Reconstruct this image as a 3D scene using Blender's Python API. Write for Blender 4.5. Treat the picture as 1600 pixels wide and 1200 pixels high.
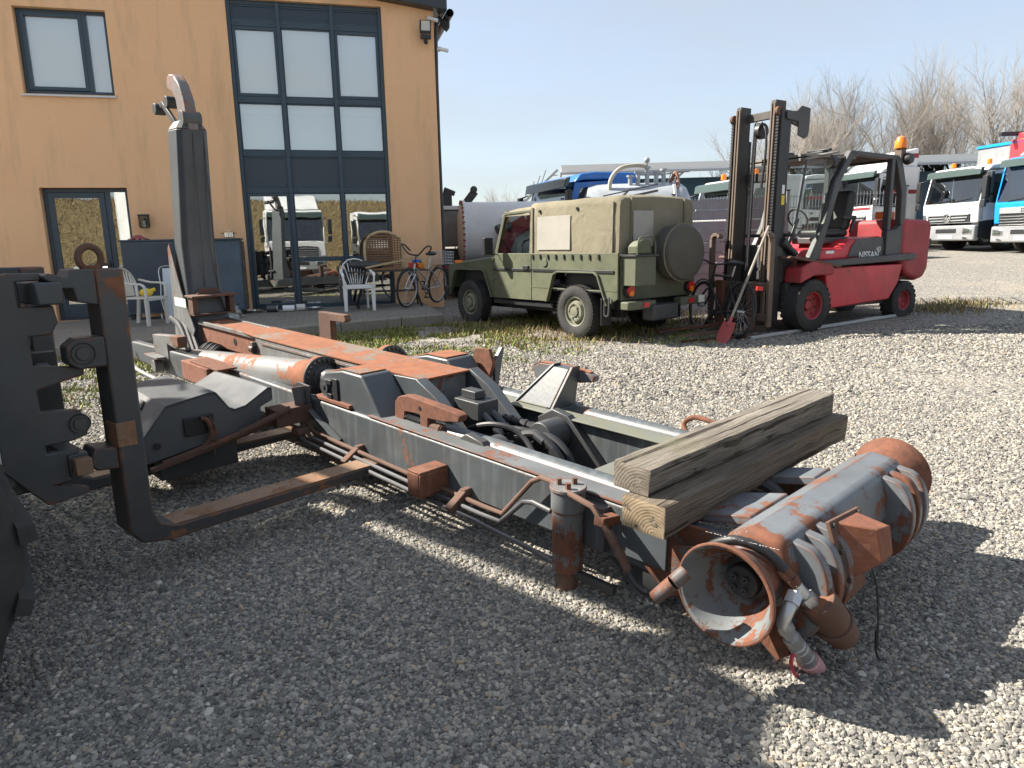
import bpy, bmesh, math, random
import numpy as np
from mathutils import Vector as V, Matrix, Euler
random.seed(7); rng = np.random.default_rng(7)
R = math.radians
scene = bpy.context.scene
for o in list(bpy.data.objects): bpy.data.objects.remove(o)
COL = scene.collection

# ------------------------------------------------------------------ camera
F_PX, PITCH, ROLL, CAM_H = 1110.0, R(11.2), R(1.2), 1.5
fw = V((0, math.cos(PITCH), -math.sin(PITCH))); r0 = V((1, 0, 0)); u0 = r0.cross(fw)
rt = math.cos(ROLL)*r0 - math.sin(ROLL)*u0; up = math.cos(ROLL)*u0 + math.sin(ROLL)*r0
cd = bpy.data.cameras.new('camera'); cam = bpy.data.objects.new('camera', cd); COL.objects.link(cam)
cd.sensor_width = 36; cd.lens = 36*F_PX/1600; cd.clip_start = .05; cd.clip_end = 2000
cam.matrix_world = Matrix(((rt.x, up.x, -fw.x, 0), (rt.y, up.y, -fw.y, 0), (rt.z, up.z, -fw.z, CAM_H), (0, 0, 0, 1)))
scene.camera = cam

# ------------------------------------------------------------------ sky, sun, exposure
SUN_AZ = V((-.972, .235, 0)).normalized(); SUN_EL = R(40.5)
to_sun = V((SUN_AZ.x*math.cos(SUN_EL), SUN_AZ.y*math.cos(SUN_EL), math.sin(SUN_EL)))
world = bpy.data.worlds.new('World'); scene.world = world; world.use_nodes = True
nt = world.node_tree; nt.nodes.clear()
sky = nt.nodes.new('ShaderNodeTexSky'); sky.sky_type = 'NISHITA'; sky.sun_disc = False
sky.sun_elevation = SUN_EL; sky.sun_rotation = math.atan2(SUN_AZ.x, SUN_AZ.y)
sky.altitude = 100; sky.air_density = 1.0; sky.dust_density = 1.2; sky.ozone_density = 1.6
bg = nt.nodes.new('ShaderNodeBackground'); bg.inputs[1].default_value = .096
# thin high cirrus veil over the whole sky
tc = nt.nodes.new('ShaderNodeTexCoord'); mp = nt.nodes.new('ShaderNodeMapping'); mp.inputs['Scale'].default_value = (1.2, 1.2, 5)
nz = nt.nodes.new('ShaderNodeTexNoise'); nz.inputs['Scale'].default_value = 1.6; nz.inputs['Detail'].default_value = 6; nz.inputs['Roughness'].default_value = .55
rp = nt.nodes.new('ShaderNodeValToRGB'); rp.color_ramp.elements[0].position = .35; rp.color_ramp.elements[1].position = .75
rp.color_ramp.elements[0].color = (.48, .48, .48, 1); rp.color_ramp.elements[1].color = (.88, .88, .88, 1)
mx = nt.nodes.new('ShaderNodeMixRGB'); mx.inputs[2].default_value = (2.42, 2.56, 2.70, 1)
out = nt.nodes.new('ShaderNodeOutputWorld')
L = nt.links.new
L(tc.outputs['Generated'], mp.inputs[0]); L(mp.outputs[0], nz.inputs['Vector']); L(nz.outputs[0], rp.inputs[0])
L(rp.outputs[0], mx.inputs[0]); L(sky.outputs[0], mx.inputs[1]); L(mx.outputs[0], bg.inputs[0]); L(bg.outputs[0], out.inputs[0])
sd = bpy.data.lights.new('sun', 'SUN'); sd.energy = 5.0; sd.angle = R(.53); sd.color = (1, .93, .82)
so = bpy.data.objects.new('sun', sd); COL.objects.link(so); so.rotation_euler = to_sun.to_track_quat('Z', 'Y').to_euler()
so.location = to_sun*60
vs = scene.view_settings; vs.view_transform = 'Standard'; vs.look = 'None'; vs.exposure = 1.48; vs.gamma = 1; vs.use_curve_mapping = False

# ------------------------------------------------------------------ materials
def _new(name):
    m = bpy.data.materials.new(name); m.use_nodes = True; t = m.node_tree; t.nodes.clear()
    o = t.nodes.new('ShaderNodeOutputMaterial'); p = t.nodes.new('ShaderNodeBsdfPrincipled')
    t.links.new(p.outputs[0], o.inputs[0]); return m, t, p
def _noise(t, vec, scale, detail=6, rough=.6, dist=0):
    n = t.nodes.new('ShaderNodeTexNoise'); n.inputs['Scale'].default_value = scale; n.inputs['Detail'].default_value = detail
    n.inputs['Roughness'].default_value = rough; n.inputs['Distortion'].default_value = dist
    if vec: t.links.new(vec, n.inputs['Vector'])
    return n.outputs[0]
def _ramp(t, fac, stops):
    r = t.nodes.new('ShaderNodeValToRGB'); e = r.color_ramp.elements
    while len(e) < len(stops): e.new(.5)
    for k, (pos, c) in enumerate(stops):
        e[k].position = pos; e[k].color = (c, c, c, 1) if isinstance(c, (int, float)) else (*c, 1)
    t.links.new(fac, r.inputs[0]); return r.outputs[0]
def _mix(t, fac, a, b, mode='MIX'):
    m = t.nodes.new('ShaderNodeMixRGB'); m.blend_type = mode
    for i, x in ((0, fac), (1, a), (2, b)):
        if isinstance(x, (int, float)): m.inputs[i].default_value = x if i == 0 else (x, x, x, 1)
        elif isinstance(x, tuple): m.inputs[i].default_value = (*x, 1)
        else: t.links.new(x, m.inputs[i])
    return m.outputs[0]
def _math(t, op, a, b):
    m = t.nodes.new('ShaderNodeMath'); m.operation = op
    for i, x in ((0, a), (1, b)):
        if isinstance(x, (int, float)): m.inputs[i].default_value = x
        else: t.links.new(x, m.inputs[i])
    return m.outputs[0]
def _bump(t, p, h, strength=.3, dist=.01):
    b = t.nodes.new('ShaderNodeBump'); b.inputs['Strength'].default_value = strength; b.inputs['Distance'].default_value = dist
    t.links.new(h, b.inputs['Height']); t.links.new(b.outputs[0], p.inputs['Normal'])
def _coord(t, kind='Object', scale=(1, 1, 1), jitter=True):
    c = t.nodes.new('ShaderNodeTexCoord'); m = t.nodes.new('ShaderNodeMapping'); m.inputs['Scale'].default_value = scale
    t.links.new(c.outputs[kind], m.inputs[0])
    if jitter:                                  # different pattern on every object
        oi = t.nodes.new('ShaderNodeObjectInfo'); mu = _math(t, 'MULTIPLY', oi.outputs['Random'], 17.0)
        t.links.new(mu, m.inputs['Location'])
    return m.outputs[0]
def painted(name, base, rust=.0, rough=.5, fade=.35, scale=4, spec=.5, metal=0, dirt=.35, dirtcol=(.075, .062, .047), streak=0, coat=0, rustcol=((.165, .062, .033), (.085, .037, .023)), wrinkle=0, edge=0):
    """weathered paint: fading, dirt, rust patches, chips"""
    m, t, p = _new(name); c = _coord(t)
    n1 = _noise(t, c, scale, 8, .62); n2 = _noise(t, c, scale*4.7, 6, .7); n3 = _noise(t, c, scale*.6, 3)
    light = tuple(min(1, x*1.35+.03) for x in base); dark = tuple(x*.72 for x in base)
    col = _mix(t, _ramp(t, n3, ((.3, 0), (.7, 1))), dark, light) if fade else base
    if fade: col = _mix(t, 1-fade, col, base)
    if streak:
        cs = _coord(t, scale=(9, 9, .8)); ns = _noise(t, cs, 2.2, 5, .6)
        col = _mix(t, _math(t, 'MULTIPLY', _ramp(t, ns, ((.48, 0), (.68, 1))), streak), col, tuple(min(1, x*1.9+.10) for x in base))
    if dirt: col = _mix(t, _math(t, 'MULTIPLY', _ramp(t, _math(t, 'ADD', _math(t, 'MULTIPLY', n1, .6), _math(t, 'MULTIPLY', n2, .4)), ((.42, 0), (.66, 1))), dirt), col, dirtcol)
    ro = rough
    if rust:
        s = _math(t, 'ADD', _math(t, 'MULTIPLY', n1, .68), _math(t, 'MULTIPLY', n2, .32)); th = .69-.37*rust
        cs2 = _coord(t, scale=(14, 14, 1.1)); s = _math(t, 'ADD', s, _math(t, 'MULTIPLY', _math(t, 'SUBTRACT', _noise(t, cs2, 1.6, 4, .6), .5), .22))
        if edge:
            bv = t.nodes.new('ShaderNodeBevel'); bv.samples = 4; bv.inputs['Radius'].default_value = .022; ge = t.nodes.new('ShaderNodeNewGeometry'); dt = t.nodes.new('ShaderNodeVectorMath'); dt.operation = 'DOT_PRODUCT'
            t.links.new(bv.outputs[0], dt.inputs[0]); t.links.new(ge.outputs['True Normal'], dt.inputs[1])
            ev = _math(t, 'MINIMUM', _math(t, 'MULTIPLY', _math(t, 'SUBTRACT', 1.0, dt.outputs['Value']), 1.1*edge), .16*edge); s = _math(t, 'ADD', s, ev)
        mask = _ramp(t, s, ((th-.012, 0), (th+.022, 1)))
        rc = _mix(t, _ramp(t, n2, ((.35, 0), (.62, 1))), rustcol[1], rustcol[0])
        col = _mix(t, mask, col, rc); ro = _math(t, 'ADD', _math(t, 'MULTIPLY', mask, .88-rough), rough)
        _bump(t, p, _math(t, 'ADD', _math(t, 'MULTIPLY', mask, -.5), _math(t, 'MULTIPLY', n2, .5)), .35, .006)
    elif wrinkle: _bump(t, p, _math(t, 'ADD', _noise(t, c, 3.2, 3, .5, 1.2), _math(t, 'MULTIPLY', _noise(t, c, 220, 2), .05)), wrinkle, .06)
    else: _bump(t, p, n2, .08, .004)
    if isinstance(col, tuple): p.inputs['Base Color'].default_value = (*col, 1)
    else: t.links.new(col, p.inputs['Base Color'])
    if isinstance(ro, (int, float)): 
        rr = _math(t, 'ADD', _math(t, 'MULTIPLY', n1, .3), rough-.15); t.links.new(rr, p.inputs['Roughness'])
    else: t.links.new(ro, p.inputs['Roughness'])
    p.inputs['Metallic'].default_value = metal; p.inputs['Specular IOR Level'].default_value = spec
    if coat: p.inputs['Coat Weight'].default_value = coat; p.inputs['Coat Roughness'].default_value = .15
    return m
def plain(name, base, rough=.5, metal=0, spec=.5, var=.15, scale=8, bump=.05):
    m, t, p = _new(name); c = _coord(t); n = _noise(t, c, scale, 5)
    col = _mix(t, n, tuple(x*(1-var) for x in base), tuple(min(1, x*(1+var)) for x in base))
    t.links.new(col, p.inputs['Base Color']); p.inputs['Roughness'].default_value = rough
    p.inputs['Metallic'].default_value = metal; p.inputs['Specular IOR Level'].default_value = spec
    if bump: _bump(t, p, _noise(t, c, scale*6, 4), bump, .004)
    return m
def glass(name, tint=(.6, .62, .62), refl=.3, wav=0, ior=1.5):
    m = bpy.data.materials.new(name); m.use_nodes = True; t = m.node_tree; t.nodes.clear()
    o = t.nodes.new('ShaderNodeOutputMaterial'); a = t.nodes.new('ShaderNodeBsdfTransparent'); b = t.nodes.new('ShaderNodeBsdfGlossy'); mxs = t.nodes.new('ShaderNodeMixShader')
    a.inputs[0].default_value = (*tint, 1); b.inputs['Roughness'].default_value = .01; b.inputs[0].default_value = (.9, .92, .92, 1)
    lw = t.nodes.new('ShaderNodeLayerWeight'); lw.inputs[0].default_value = .5; f0 = ((ior-1)/(ior+1))**2
    fac = _math(t, 'MINIMUM', _math(t, 'ADD', _math(t, 'MULTIPLY', _math(t, 'POWER', lw.outputs['Facing'], 5.0), .9), refl+f0), 1.0); t.links.new(fac, mxs.inputs[0])
    t.links.new(a.outputs[0], mxs.inputs[1]); t.links.new(b.outputs[0], mxs.inputs[2]); t.links.new(mxs.outputs[0], o.inputs[0])
    if wav:
        c = _coord(t, jitter=True); bm = t.nodes.new('ShaderNodeBump'); bm.inputs['Strength'].default_value = wav; bm.inputs['Distance'].default_value = .02
        t.links.new(_noise(t, c, 1.1, 2), bm.inputs['Height']); t.links.new(bm.outputs[0], b.inputs['Normal'])
    return m
M = {}
SLATE = (.056, .067, .075)
M['grey'] = painted('grey_paint', SLATE, rust=.18, rough=.45, fade=.6, streak=.28, dirt=.4, edge=1)
M['grey_clean'] = painted('grey_paint_clean', (.050, .061, .070), rust=.06, rough=.42, fade=.5, dirt=.3, edge=1)
M['grey_light'] = painted('grey_paint_faded', (.125, .13, .13), rust=.26, rough=.55, fade=.6, streak=.3, edge=1)
M['grey_rusty'] = painted('grey_paint_rusty', (.10, .108, .112), rust=.40, rough=.55, fade=.6, scale=3.2, edge=1)
M['grey_axle'] = painted('axle_paint', (.125, .142, .158), rust=.38, rough=.5, fade=.6, scale=3.0, edge=1.3, dirt=.5)
M['rust'] = painted('rust', (.145, .055, .031), rust=.75, rough=.85, fade=.6, dirt=.3)
M['rust_dark'] = painted('dark_rust', (.10, .05, .032), rust=.35, rough=.85, fade=.6, rustcol=((.17, .07, .035), (.09, .045, .028)))
M['rust_top'] = painted('rust_top_plate', (.145, .115, .09), rust=.68, rough=.75, fade=.5, scale=2.2, rustcol=((.245, .090, .040), (.175, .062, .029)))
M['rust_orange'] = painted('orange_rust', (.19, .07, .038), rust=.5, rough=.8, fade=.5, rustcol=((.20, .073, .038), (.125, .048, .028)))
M['bell'] = painted('bell_paint', (.13, .145, .15), rust=.56, rough=.6, fade=.5, scale=4.5)
M['black'] = plain('black_paint', (.018, .019, .021), .45)
M['black_dusty'] = painted('dusty_black', (.028, .031, .034), rust=.10, rough=.5, fade=.5, dirt=.3)
M['carriage'] = painted('carriage_paint', (.027, .035, .042), rust=.10, rough=.42, fade=.5, dirt=.35, dirtcol=(.06, .055, .047), edge=1)
M['fork_steel'] = painted('fork_steel', (.030, .033, .036), rust=.30, rough=.5, fade=.5, scale=2.6, edge=1, rustcol=((.20, .085, .04), (.11, .05, .028)))
M['tine'] = painted('worn_tine', (.19, .11, .06), rust=.4, rough=.55, fade=.7, rustcol=((.24, .12, .055), (.13, .07, .04)))
M['rubber'] = plain('rubber', (.022, .022, .023), .75, spec=.25, var=.3, bump=.2)
M['tyre'] = painted('tyre_rubber', (.026, .026, .027), rust=0, rough=.85, fade=.5, dirt=.5, dirtcol=(.085, .078, .065), spec=.25)
M['hose'] = plain('hose_rubber', (.02, .02, .022), .5, var=.2)
M['steel'] = plain('zinc_steel', (.46, .47, .48), .42, metal=.7, var=.25)
M['steel_dark'] = plain('dark_steel', (.10, .10, .105), .45, metal=.6, var=.3)
M['bolt'] = plain('bolt_steel', (.07, .062, .055), .5, metal=.5, var=.3)
M['white'] = plain('white_paint', (.72, .72, .70), .4, var=.06)
M['white_dirty'] = painted('white_dirty', (.66, .66, .64), rust=0, rough=.4, fade=.3, dirt=.25, dirtcol=(.35, .33, .29))
M['white_plastic'] = plain('white_plastic', (.82, .81, .78), .45, var=.08)
M['cream_plastic'] = plain('cream_plastic', (.66, .64, .58), .5, var=.1)
M['pink'] = painted('pink_cap', (.62, .30, .30), rust=0, rough=.7, fade=.6, dirt=.55, dirtcol=(.66, .56, .52))
M['red_rubber'] = plain('red_strap', (.45, .05, .09), .6)
M['amber'] = plain('amber_plastic', (.80, .20, .02), .25, var=.1)
M['red_lens'] = plain('red_lens', (.5, .03, .03), .2)
M['glass'] = glass('window_glass', (.55, .58, .56), .36, wav=.05)
M['glass_blind'] = glass('upper_glass', (.95, .96, .95), .20, wav=.03)
M['glass_car'] = glass('vehicle_glass', (.66, .71, .68), .02, ior=1.3)
M['vinyl'] = glass('clear_vinyl', (.75, .74, .68), .25, wav=.4)
M['chrome'] = plain('chrome', (.7, .7, .7), .18, metal=1, var=.05, bump=0)
M['alu'] = plain('aluminium', (.55, .56, .57), .35, metal=.8, var=.12)

# ------------------------------------------------------------------ mesh helpers
class MB:
    def __init__(s, M4=None): s.v = []; s.f = []; s.M = M4
    def add(s, vs_, fs):
        b = len(s.v)
        for q in vs_:
            q = V(q); s.v.append(tuple(s.M @ q) if s.M else tuple(q))
        s.f += [tuple(i+b for i in q) for q in fs]; return s
    def box(s, c, d, rot=None):
        x, y, z = d[0]/2, d[1]/2, d[2]/2
        vs_ = [V(q) for q in ((-x,-y,-z),(x,-y,-z),(x,y,-z),(-x,y,-z),(-x,-y,z),(x,-y,z),(x,y,z),(-x,y,z))]
        if rot is not None: vs_ = [rot @ q for q in vs_]
        return s.add([q+V(c) for q in vs_], [(3,2,1,0),(4,5,6,7),(0,1,5,4),(1,2,6,5),(2,3,7,6),(3,0,4,7)])
    def bb(s, x0, x1, y0, y1, z0, z1): return s.box(((x0+x1)/2, (y0+y1)/2, (z0+z1)/2), (abs(x1-x0), abs(y1-y0), abs(z1-z0)))
    def bar(s, a, b, w, h, upv=(0, 0, 1)):
        a, b = V(a), V(b); d = (b-a); l = d.length; d.normalize(); u = V(upv)
        if abs(d.dot(u)) > .98: u = V((1, 0, 0))
        sx = d.cross(u).normalized(); u = sx.cross(d); rot = Matrix((d, sx, u)).transposed()
        return s.box((a+b)/2, (l, w, h), rot)
    def cyl(s, a, b, r0, r1=None, n=16, cap=True):
        a, b = V(a), V(b); r1 = r0 if r1 is None else r1; d = (b-a).normalized()
        u = d.orthogonal().normalized(); w = d.cross(u); vs_ = []
        for p_, r_ in ((a, r0), (b, r1)):
            for k in range(n):
                t = 2*math.pi*k/n; vs_.append(p_+(u*math.cos(t)+w*math.sin(t))*r_)
        fs = [(k, (k+1) % n, n+(k+1) % n, n+k) for k in range(n)]
        if cap: fs += [tuple(range(n-1, -1, -1)), tuple(range(n, 2*n))]
        return s.add(vs_, fs)
    def tube(s, pts, r, n=8, smooth=0, closed=False, cap=True):
        pts = [V(p) for p in pts]
        if smooth: pts = catmull(pts, smooth, closed)
        N = len(pts); rings = []; u = None; vs_ = []
        for i, p in enumerate(pts):
            d = (pts[(i+1) % N]-pts[i-1]) if (closed or 0 < i < N-1) else (pts[1]-pts[0] if i == 0 else pts[-1]-pts[-2])
            d.normalize()
            if u is None: u = d.orthogonal().normalized()
            u = (u-d*u.dot(d)); u = u.normalized() if u.length > 1e-6 else d.orthogonal().normalized(); w = d.cross(u)
            rr = r[i*len(r)//N] if isinstance(r, (list, tuple)) else r
            for k in range(n):
                t = 2*math.pi*k/n; vs_.append(p+(u*math.cos(t)+w*math.sin(t))*rr)
        fs = []
        for i in range(N if closed else N-1):
            j = (i+1) % N
            for k in range(n): fs.append((i*n+k, i*n+(k+1) % n, j*n+(k+1) % n, j*n+k))
        if cap and not closed: fs += [tuple(range(n-1, -1, -1)), tuple(range((N-1)*n, N*n))]
        return s.add(vs_, fs)
    def lathe(s, prof, o=(0, 0, 0), ax=(0, 0, 1), n=24, a0=0, a1=2*math.pi):
        o = V(o); d = V(ax).normalized(); u = d.orthogonal().normalized(); w = d.cross(u); full = abs(a1-a0-2*math.pi) < 1e-6
        m = n if full else n+1; vs_ = []
        for k in range(m):
            t = a0+(a1-a0)*k/n
            for (r_, h) in prof: vs_.append(o+d*h+(u*math.cos(t)+w*math.sin(t))*r_)
        P = len(prof); fs = []
        for k in range(n):
            j = (k+1) % m
            for i in range(P-1): fs.append((k*P+i, j*P+i, j*P+i+1, k*P+i+1))
        return s.add(vs_, fs)
    def prism(s, poly, o, ex, ey, t):
        """polygon (2D) in plane (ex,ey) at o, extruded by vector t"""
        o, ex, ey, t = V(o), V(ex), V(ey), V(t); n = len(poly)
        a = [o+ex*p[0]+ey*p[1] for p in poly]; vs_ = a+[q+t for q in a]
        fs = [tuple(range(n-1, -1, -1)), tuple(range(n, 2*n))]+[(k, (k+1) % n, n+(k+1) % n, n+k) for k in range(n)]
        return s.add(vs_, fs)
    def xz(s, poly, y0, y1): return s.prism(poly, (0, y0, 0), (1, 0, 0), (0, 0, 1), (0, y1-y0, 0))
    def yz(s, poly, x0, x1): return s.prism(poly, (x0, 0, 0), (0, 1, 0), (0, 0, 1), (x1-x0, 0, 0))
    def xy(s, poly, z0, z1): return s.prism(poly, (0, 0, z0), (1, 0, 0), (0, 1, 0), (0, 0, z1-z0))
    def sphere(s, c, r, n=12, m=8, sc=(1, 1, 1)):
        vs_ = []; c = V(c)
        for i in range(m+1):
            ph = math.pi*i/m
            for k in range(n):
                t = 2*math.pi*k/n; vs_.append(c+V((r*sc[0]*math.sin(ph)*math.cos(t), r*sc[1]*math.sin(ph)*math.sin(t), r*sc[2]*math.cos(ph))))
        return s.add(vs_, [(i*n+k, (i+1)*n+k, (i+1)*n+(k+1) % n, i*n+(k+1) % n) for i in range(m) for k in range(n)])
    def build(s, name, mat, parent=None, bevel=0, seg=2, sharp=32):
        me = bpy.data.meshes.new(name); me.from_pydata(s.v, [], s.f)
        bm = bmesh.new(); bm.from_mesh(me); bmesh.ops.remove_doubles(bm, verts=bm.verts, dist=1e-5)
        bmesh.ops.recalc_face_normals(bm, faces=bm.faces); bm.to_mesh(me); bm.free()
        me.polygons.foreach_set('use_smooth', [True]*len(me.polygons)); me.set_sharp_from_angle(angle=R(sharp))
        o = bpy.data.objects.new(name, me); COL.objects.link(o)
        me.materials.append(M[mat] if isinstance(mat, str) else mat)
        if parent is not None: o.parent = parent
        if bevel:
            b = o.modifiers.new('bevel', 'BEVEL'); b.width = bevel; b.segments = seg; b.limit_method = 'ANGLE'; b.angle_limit = R(40)
        return o
def catmull(P, k, closed=False):
    out_ = []; n = len(P)
    for i in range(n if closed else n-1):
        a = P[i-1] if (i > 0 or closed) else P[0]*2-P[1]; b = P[i]; c = P[(i+1) % n]; d = P[(i+2) % n] if (i+2 < n or closed) else P[-1]*2-P[-2]
        for j in range(k):
            t = j/k; out_.append(.5*((2*b)+(c-a)*t+(2*a-5*b+4*c-d)*t*t+(3*b-a-3*c+d)*t**3))
    if not closed: out_.append(P[-1])
    return out_
def tag(o, label=None, cat=None, group=None, kind=None):
    for k, x in (('label', label), ('category', cat), ('group', group), ('kind', kind)):
        if x: o[k] = x
    return o
def thing(name, label, cat, loc=(0, 0, 0), rz=0, group=None, mat=None):
    o = bpy.data.objects.new(name, None); COL.objects.link(o); o.empty_display_size = .2
    if mat is not None: o.matrix_world = mat
    else: o.location = loc; o.rotation_euler = (0, 0, rz)
    return tag(o, label, cat, group, 'thing')
def kids(o): return [c for c in bpy.data.objects if c.parent == o]
def copy_tree(o, parent=None):
    c = o.copy(); COL.objects.link(c)
    if parent is not None: c.parent = parent
    for ch in kids(o): copy_tree(ch, c)
    return c
def text(body, size, mat, parent, mtx, name='lettering', depth=.002, bold=0, shear=0):
    cu = bpy.data.curves.new(name, 'FONT'); cu.body = body; cu.size = size; cu.extrude = depth; cu.align_x = 'CENTER'; cu.align_y = 'CENTER'; cu.offset = bold; cu.shear = shear
    ob = bpy.data.objects.new(name+'_c', cu); COL.objects.link(ob)
    dg = bpy.context.evaluated_depsgraph_get(); me = bpy.data.meshes.new_from_object(ob.evaluated_get(dg))
    bpy.data.objects.remove(ob); o = bpy.data.objects.new(name, me); COL.objects.link(o); me.materials.clear(); me.materials.append(M[mat])
    o.parent = parent; o.matrix_local = mtx; return o
def frame_mtx(o, ex, ey):
    ex, ey = V(ex).normalized(), V(ey).normalized(); ez = ex.cross(ey).normalized(); ey = ez.cross(ex)
    return Matrix(((ex.x, ey.x, ez.x, o[0]), (ex.y, ey.y, ez.y, o[1]), (ex.z, ey.z, ez.z, o[2]), (0, 0, 0, 1)))
def gz(x, y):
    """height of the yard"""
    return .016*max(0., y-4)+.02*max(0., .7*x+.7*y-8)
# ------------------------------------------------------------------ yard
def gravel_mat():
    m, t, p = _new('gravel_ground'); c = _coord(t, jitter=False)
    vo = t.nodes.new('ShaderNodeTexVoronoi'); vo.inputs['Scale'].default_value = 42; t.links.new(c, vo.inputs['Vector'])
    vo2 = t.nodes.new('ShaderNodeTexVoronoi'); vo2.inputs['Scale'].default_value = 23; t.links.new(c, vo2.inputs['Vector'])
    sep = t.nodes.new('ShaderNodeSeparateColor'); t.links.new(vo.outputs['Color'], sep.inputs[0])
    cell = _ramp(t, sep.outputs[0], ((0, (.13, .126, .118)), (.35, (.235, .222, .20)), (.7, (.34, .318, .28)), (1, (.50, .465, .405))))
    gap = _ramp(t, vo.outputs['Distance'], ((.25, 1), (.8, .42)))
    col = _mix(t, 1.0, cell, gap, 'MULTIPLY')
    big = _noise(t, c, .35, 5, .6); big2 = _noise(t, c, 1.1, 6, .7)
    sand = _mix(t, _math(t, 'MULTIPLY', _ramp(t, big2, ((.45, 0), (.66, 1))), .55), col, (.39, .335, .25))
    col = _mix(t, _ramp(t, big, ((.40, 0), (.62, .85))), col, sand)
    t.links.new(col, p.inputs['Base Color']); p.inputs['Roughness'].default_value = .9; p.inputs['Specular IOR Level'].default_value = .2
    h = _math(t, 'ADD', _math(t, 'MULTIPLY', vo.outputs['Distance'], -1.0), _math(t, 'MULTIPLY', vo2.outputs['Distance'], -.4)); _bump(t, p, h, .8, .012)
    return m
M['gravel'] = gravel_mat()
def stone_mat():
    m, t, p = _new('gravel_stone'); oi = t.nodes.new('ShaderNodeObjectInfo'); c = _coord(t, jitter=False)
    cell = _ramp(t, oi.outputs['Random'], ((0, (.11, .107, .10)), (.35, (.195, .187, .17)), (.7, (.285, .268, .235)), (.92, (.39, .36, .305)), (.97, (.36, .28, .19)), (1, (.54, .51, .45))))
    n = _noise(t, c, 2.2, 4); col = _mix(t, 1.0, cell, _ramp(t, n, ((.3, .78), (.7, 1.12))), 'MULTIPLY')
    t.links.new(col, p.inputs['Base Color']); p.inputs['Roughness'].default_value = .82; p.inputs['Specular IOR Level'].default_value = .3
    return m
M['stone'] = stone_mat()
def bank_h(x, y):
    t = min(1, max(0, (-9.5-y)/8.0)); return 4.3*t*t*(3-2*t)
def yz_(x, y):
    xx = max(-60, min(32, x)); yy = max(-60, min(34, y)); return gz(xx, yy)+bank_h(x, y)
def grid_obj(name, xs, ys, hf, mat):
    vs_ = [(x, y, hf(x, y)) for y in ys for x in xs]; n = len(xs)
    fs = [(j*n+i, j*n+i+1, (j+1)*n+i+1, (j+1)*n+i) for j in range(len(ys)-1) for i in range(n-1)]
    mb = MB(); mb.add(vs_, fs); return mb.build(name, mat)
xs = sorted(set([-900, -300, -120]+[x for x in np.arange(-60, 61, 3.0)]+[120, 300, 900])); ys = sorted(set([-300, -120, -60]+list(np.arange(-40, 50, 1.0))+[60, 80, 120, 300, 900]))
tag(grid_obj('gravel_yard', xs, ys, yz_, 'gravel'), kind='structure')

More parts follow.
